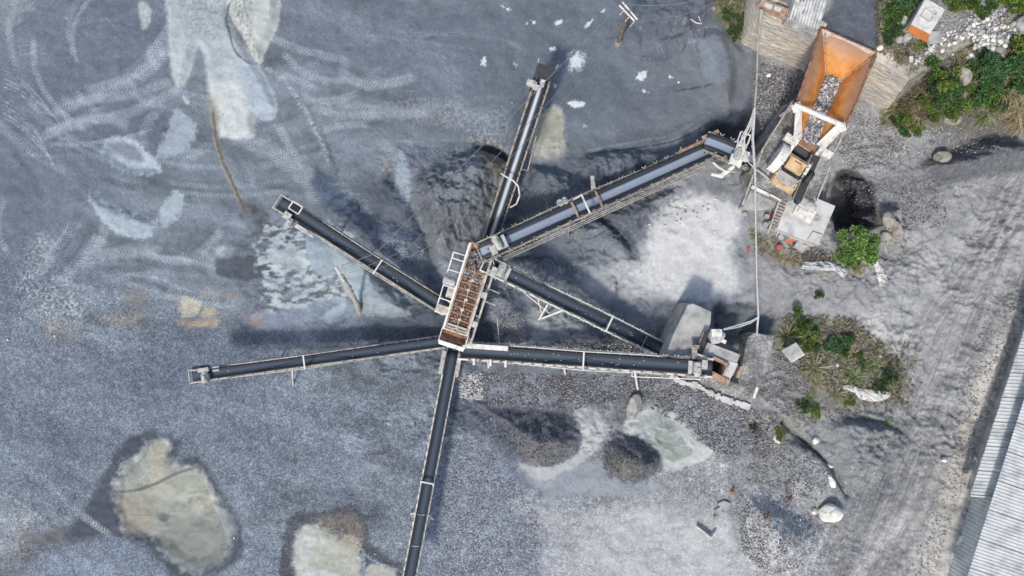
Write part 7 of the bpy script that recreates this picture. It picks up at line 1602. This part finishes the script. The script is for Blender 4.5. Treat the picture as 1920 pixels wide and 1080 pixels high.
for (u, v, s_, kd, lb) in ((1502, 601, .75, 0, 'dark green bush at the upper left of the plant clump'), (1510, 630, .8, 2, 'yellow-green bush next to the striped grass clump'), (1530, 618, .35, 1, 'tiny green bush between the two upper bushes'), (1560, 642, .8, 1, 'blue-green broad-leaved bush in the upper middle'), (1582, 632, .7, 1, 'tall blue-green bush at the top of the clump'), (1575, 655, .6, 0, 'low green bush under the tall blue-green one'),
                       (1608, 670, .5, 0, 'small green bush among dead twigs'), (1524, 652, .45, 1, 'small blue-green bush above the big straw-tipped clump'), (1646, 722, .6, 3, 'dull olive bush above the torn sheet'), (1664, 705, .6, 3, 'dull olive bush on the right rim of the plants'), (1506, 762, .5, 3, 'low olive weed below the plants beside the gravel'), (1524, 772, .45, 2, 'yellowish weed below the plants'), (1410, 800, .35, 3, 'faint weed patch on the gravel slope'), (1462, 812, .4, 2, 'weed tuft beside the flat white stone'), (1535, 552, .35, 3, 'little weed alone on the pale silt'), (1440, 255, .5, 3, 'weed growing on the platform edge left of the hopper'), (1556, 278, .45, 2, 'weed growing at the right edge of the crusher platform'), (1590, 752, .35, 2, 'weed under the left half of the torn sheet')):
    plant(u, v, s_, kd, lb)
for (u, v, s_, kd) in ((1412, 440, .5, 5), (1424, 452, .5, 4), (1462, 478, .6, 5), (1478, 484, .6, 5), (1492, 488, .5, 4), (1440, 462, .4, 6), (1450, 452, .4, 5), (1605, 500, .7, 5), (1612, 508, .5, 5)):
    plant(u, v, s_, kd, 'dry low grass tuft near the buckets and tree', 'dry tufts around the buckets')
# small broad-crowned tree beside the slab
g_ = G(1574, 466); root = thing('small_tree', g_, 'small bright green tree with a wide crown beside the pale slab', 'tree')
rt_ = random.Random(3); cen = []
for _ in range(34):
    a = rt_.random() * 6.28; q_ = math.sqrt(rt_.random()) * 1.45; cen.append((q_ * math.cos(a) + .15, q_ * math.sin(a) * .92 + .1, 2.0 + .9 * (1 - (q_ / 1.6) ** 2) + rt_.uniform(-.25, .3), rt_.uniform(.22, .42)))
me_ = leaf_mesh('crown', cen, 5200, .17, ((60, 98, 42), (158, 194, 96)), 77); o = bpy.data.objects.new('crown', me_); COL.objects.link(o); o.parent = root
mb = MB(); mb.tube([g_ + Vector((0, 0, -.2)), g_ + Vector((.05, .05, .8)), g_ + Vector((.1, .1, 1.5))], [.14, .1, .08], 8); obj('trunk', mb, M['wood'], root)
for c in cen[::3]: mb = MB(); mb.tube([g_ + Vector((.1, .1, 1.4)), g_ + Vector((c[0] * .5, c[1] * .5, 1.6)), g_ + Vector(c[:3])], [.06, .04, .02], 5); obj('limb', mb, M['wood'], root)
# matted undergrowth
def mat_cover(name, label, regions, n, cols, size, seed):
    r = np.random.default_rng(seed); vs = []; fs = []; cs = []
    for pp in regions:
        pp = np.array(pp, float); lo_, hi_ = pp.min(0), pp.max(0); k = 0; tries = 0
        while k < n and tries < n * 20:
            tries += 1; u, v = r.uniform(lo_, hi_); ins = False
            for i in range(len(pp)):
                a, b_ = pp[i], pp[(i + 1) % len(pp)]
                if (a[1] > v) != (b_[1] > v) and u < (b_[0] - a[0]) * (v - a[1]) / ((b_[1] - a[1]) or 1e-9) + a[0]: ins = not ins
            if not ins or vn(np.array([u / 14]), np.array([v / 14]), 3)[0] + r.random() * .2 < .5: continue
            k += 1; c = np.array(G(u, v)); a = r.random() * 6.28; L = size * r.uniform(.5, 1.4); d = np.array([math.cos(a), math.sin(a), r.uniform(-.1, .6)]) * L; s_ = np.array([-d[1], d[0], 0]) * .13; o = len(vs); c = c + np.array([0, 0, .03 + .12 * r.random()])
            vs += [c, c + d * .5 + s_ + (0, 0, .03), c + d, c + d * .5 - s_]; fs += [(o, o + 1, o + 2), (o, o + 2, o + 3)]; q_ = r.random(); cs += [[*((lin(cols[0]) * (1 - q_) + lin(cols[1]) * q_) * AK), 1]] * 4
    me_ = bpy.data.meshes.new(name); me_.from_pydata([tuple(v) for v in vs], [], fs); ca = me_.attributes.new('Col', 'FLOAT_COLOR', 'POINT'); ca.data.foreach_set('color', np.array(cs, 'f').ravel()); me_.materials.append(M['leaf']); o = bpy.data.objects.new(name, me_); COL.objects.link(o); props(o, label, kind='stuff')
mat_cover('undergrowth', 'matted weeds and dead stalks on the bank and round the plants', [[(1660, 205), (1740, 150), (1830, 95), (1920, 70), (1920, 235), (1800, 215), (1690, 250)], [(1662, 212), (1742, 150), (1815, 100), (1830, 160), (1760, 215), (1690, 245)], [(1470, 590), (1600, 600), (1690, 680), (1690, 750), (1570, 745), (1500, 700)], [(1345, 0), (1400, 0), (1388, 80)], [(1645, 0), (1705, 0), (1740, 85), (1680, 125), (1645, 110)]], 5200, ((84, 84, 64), (178, 170, 146)), .3, 9)
mat_cover('dead_stalks', 'thin dead stalks on the silt around the plant clump', [[(1640, 640), (1720, 640), (1720, 760), (1600, 790), (1500, 800), (1480, 760), (1660, 750)], [(1400, 430), (1480, 455), (1620, 490), (1600, 520), (1420, 480)], [(1650, 95), (1700, 110), (1720, 150), (1660, 130)]], 500, ((96, 88, 74), (160, 150, 130)), .3, 10)

# tell alike neighbours apart by their order
def ordinal(n): return str(n) + ('th' if 10 <= n % 100 <= 20 else {1: 'st', 2: 'nd', 3: 'rd'}.get(n % 10, 'th'))
byl = {}
for o in bpy.data.objects:
    if o.parent is None and 'label' in o.keys() and 'group' in o.keys(): byl.setdefault(o['label'], []).append(o)
for lb, L_ in byl.items():
    if 1 < len(L_) <= 30:
        L_.sort(key=lambda o: o.location.x)
        for i, o in enumerate(L_): o['label'] = lb + ', ' + ('leftmost' if i == 0 else 'rightmost' if i == len(L_) - 1 else ordinal(i + 1) + ' from left')
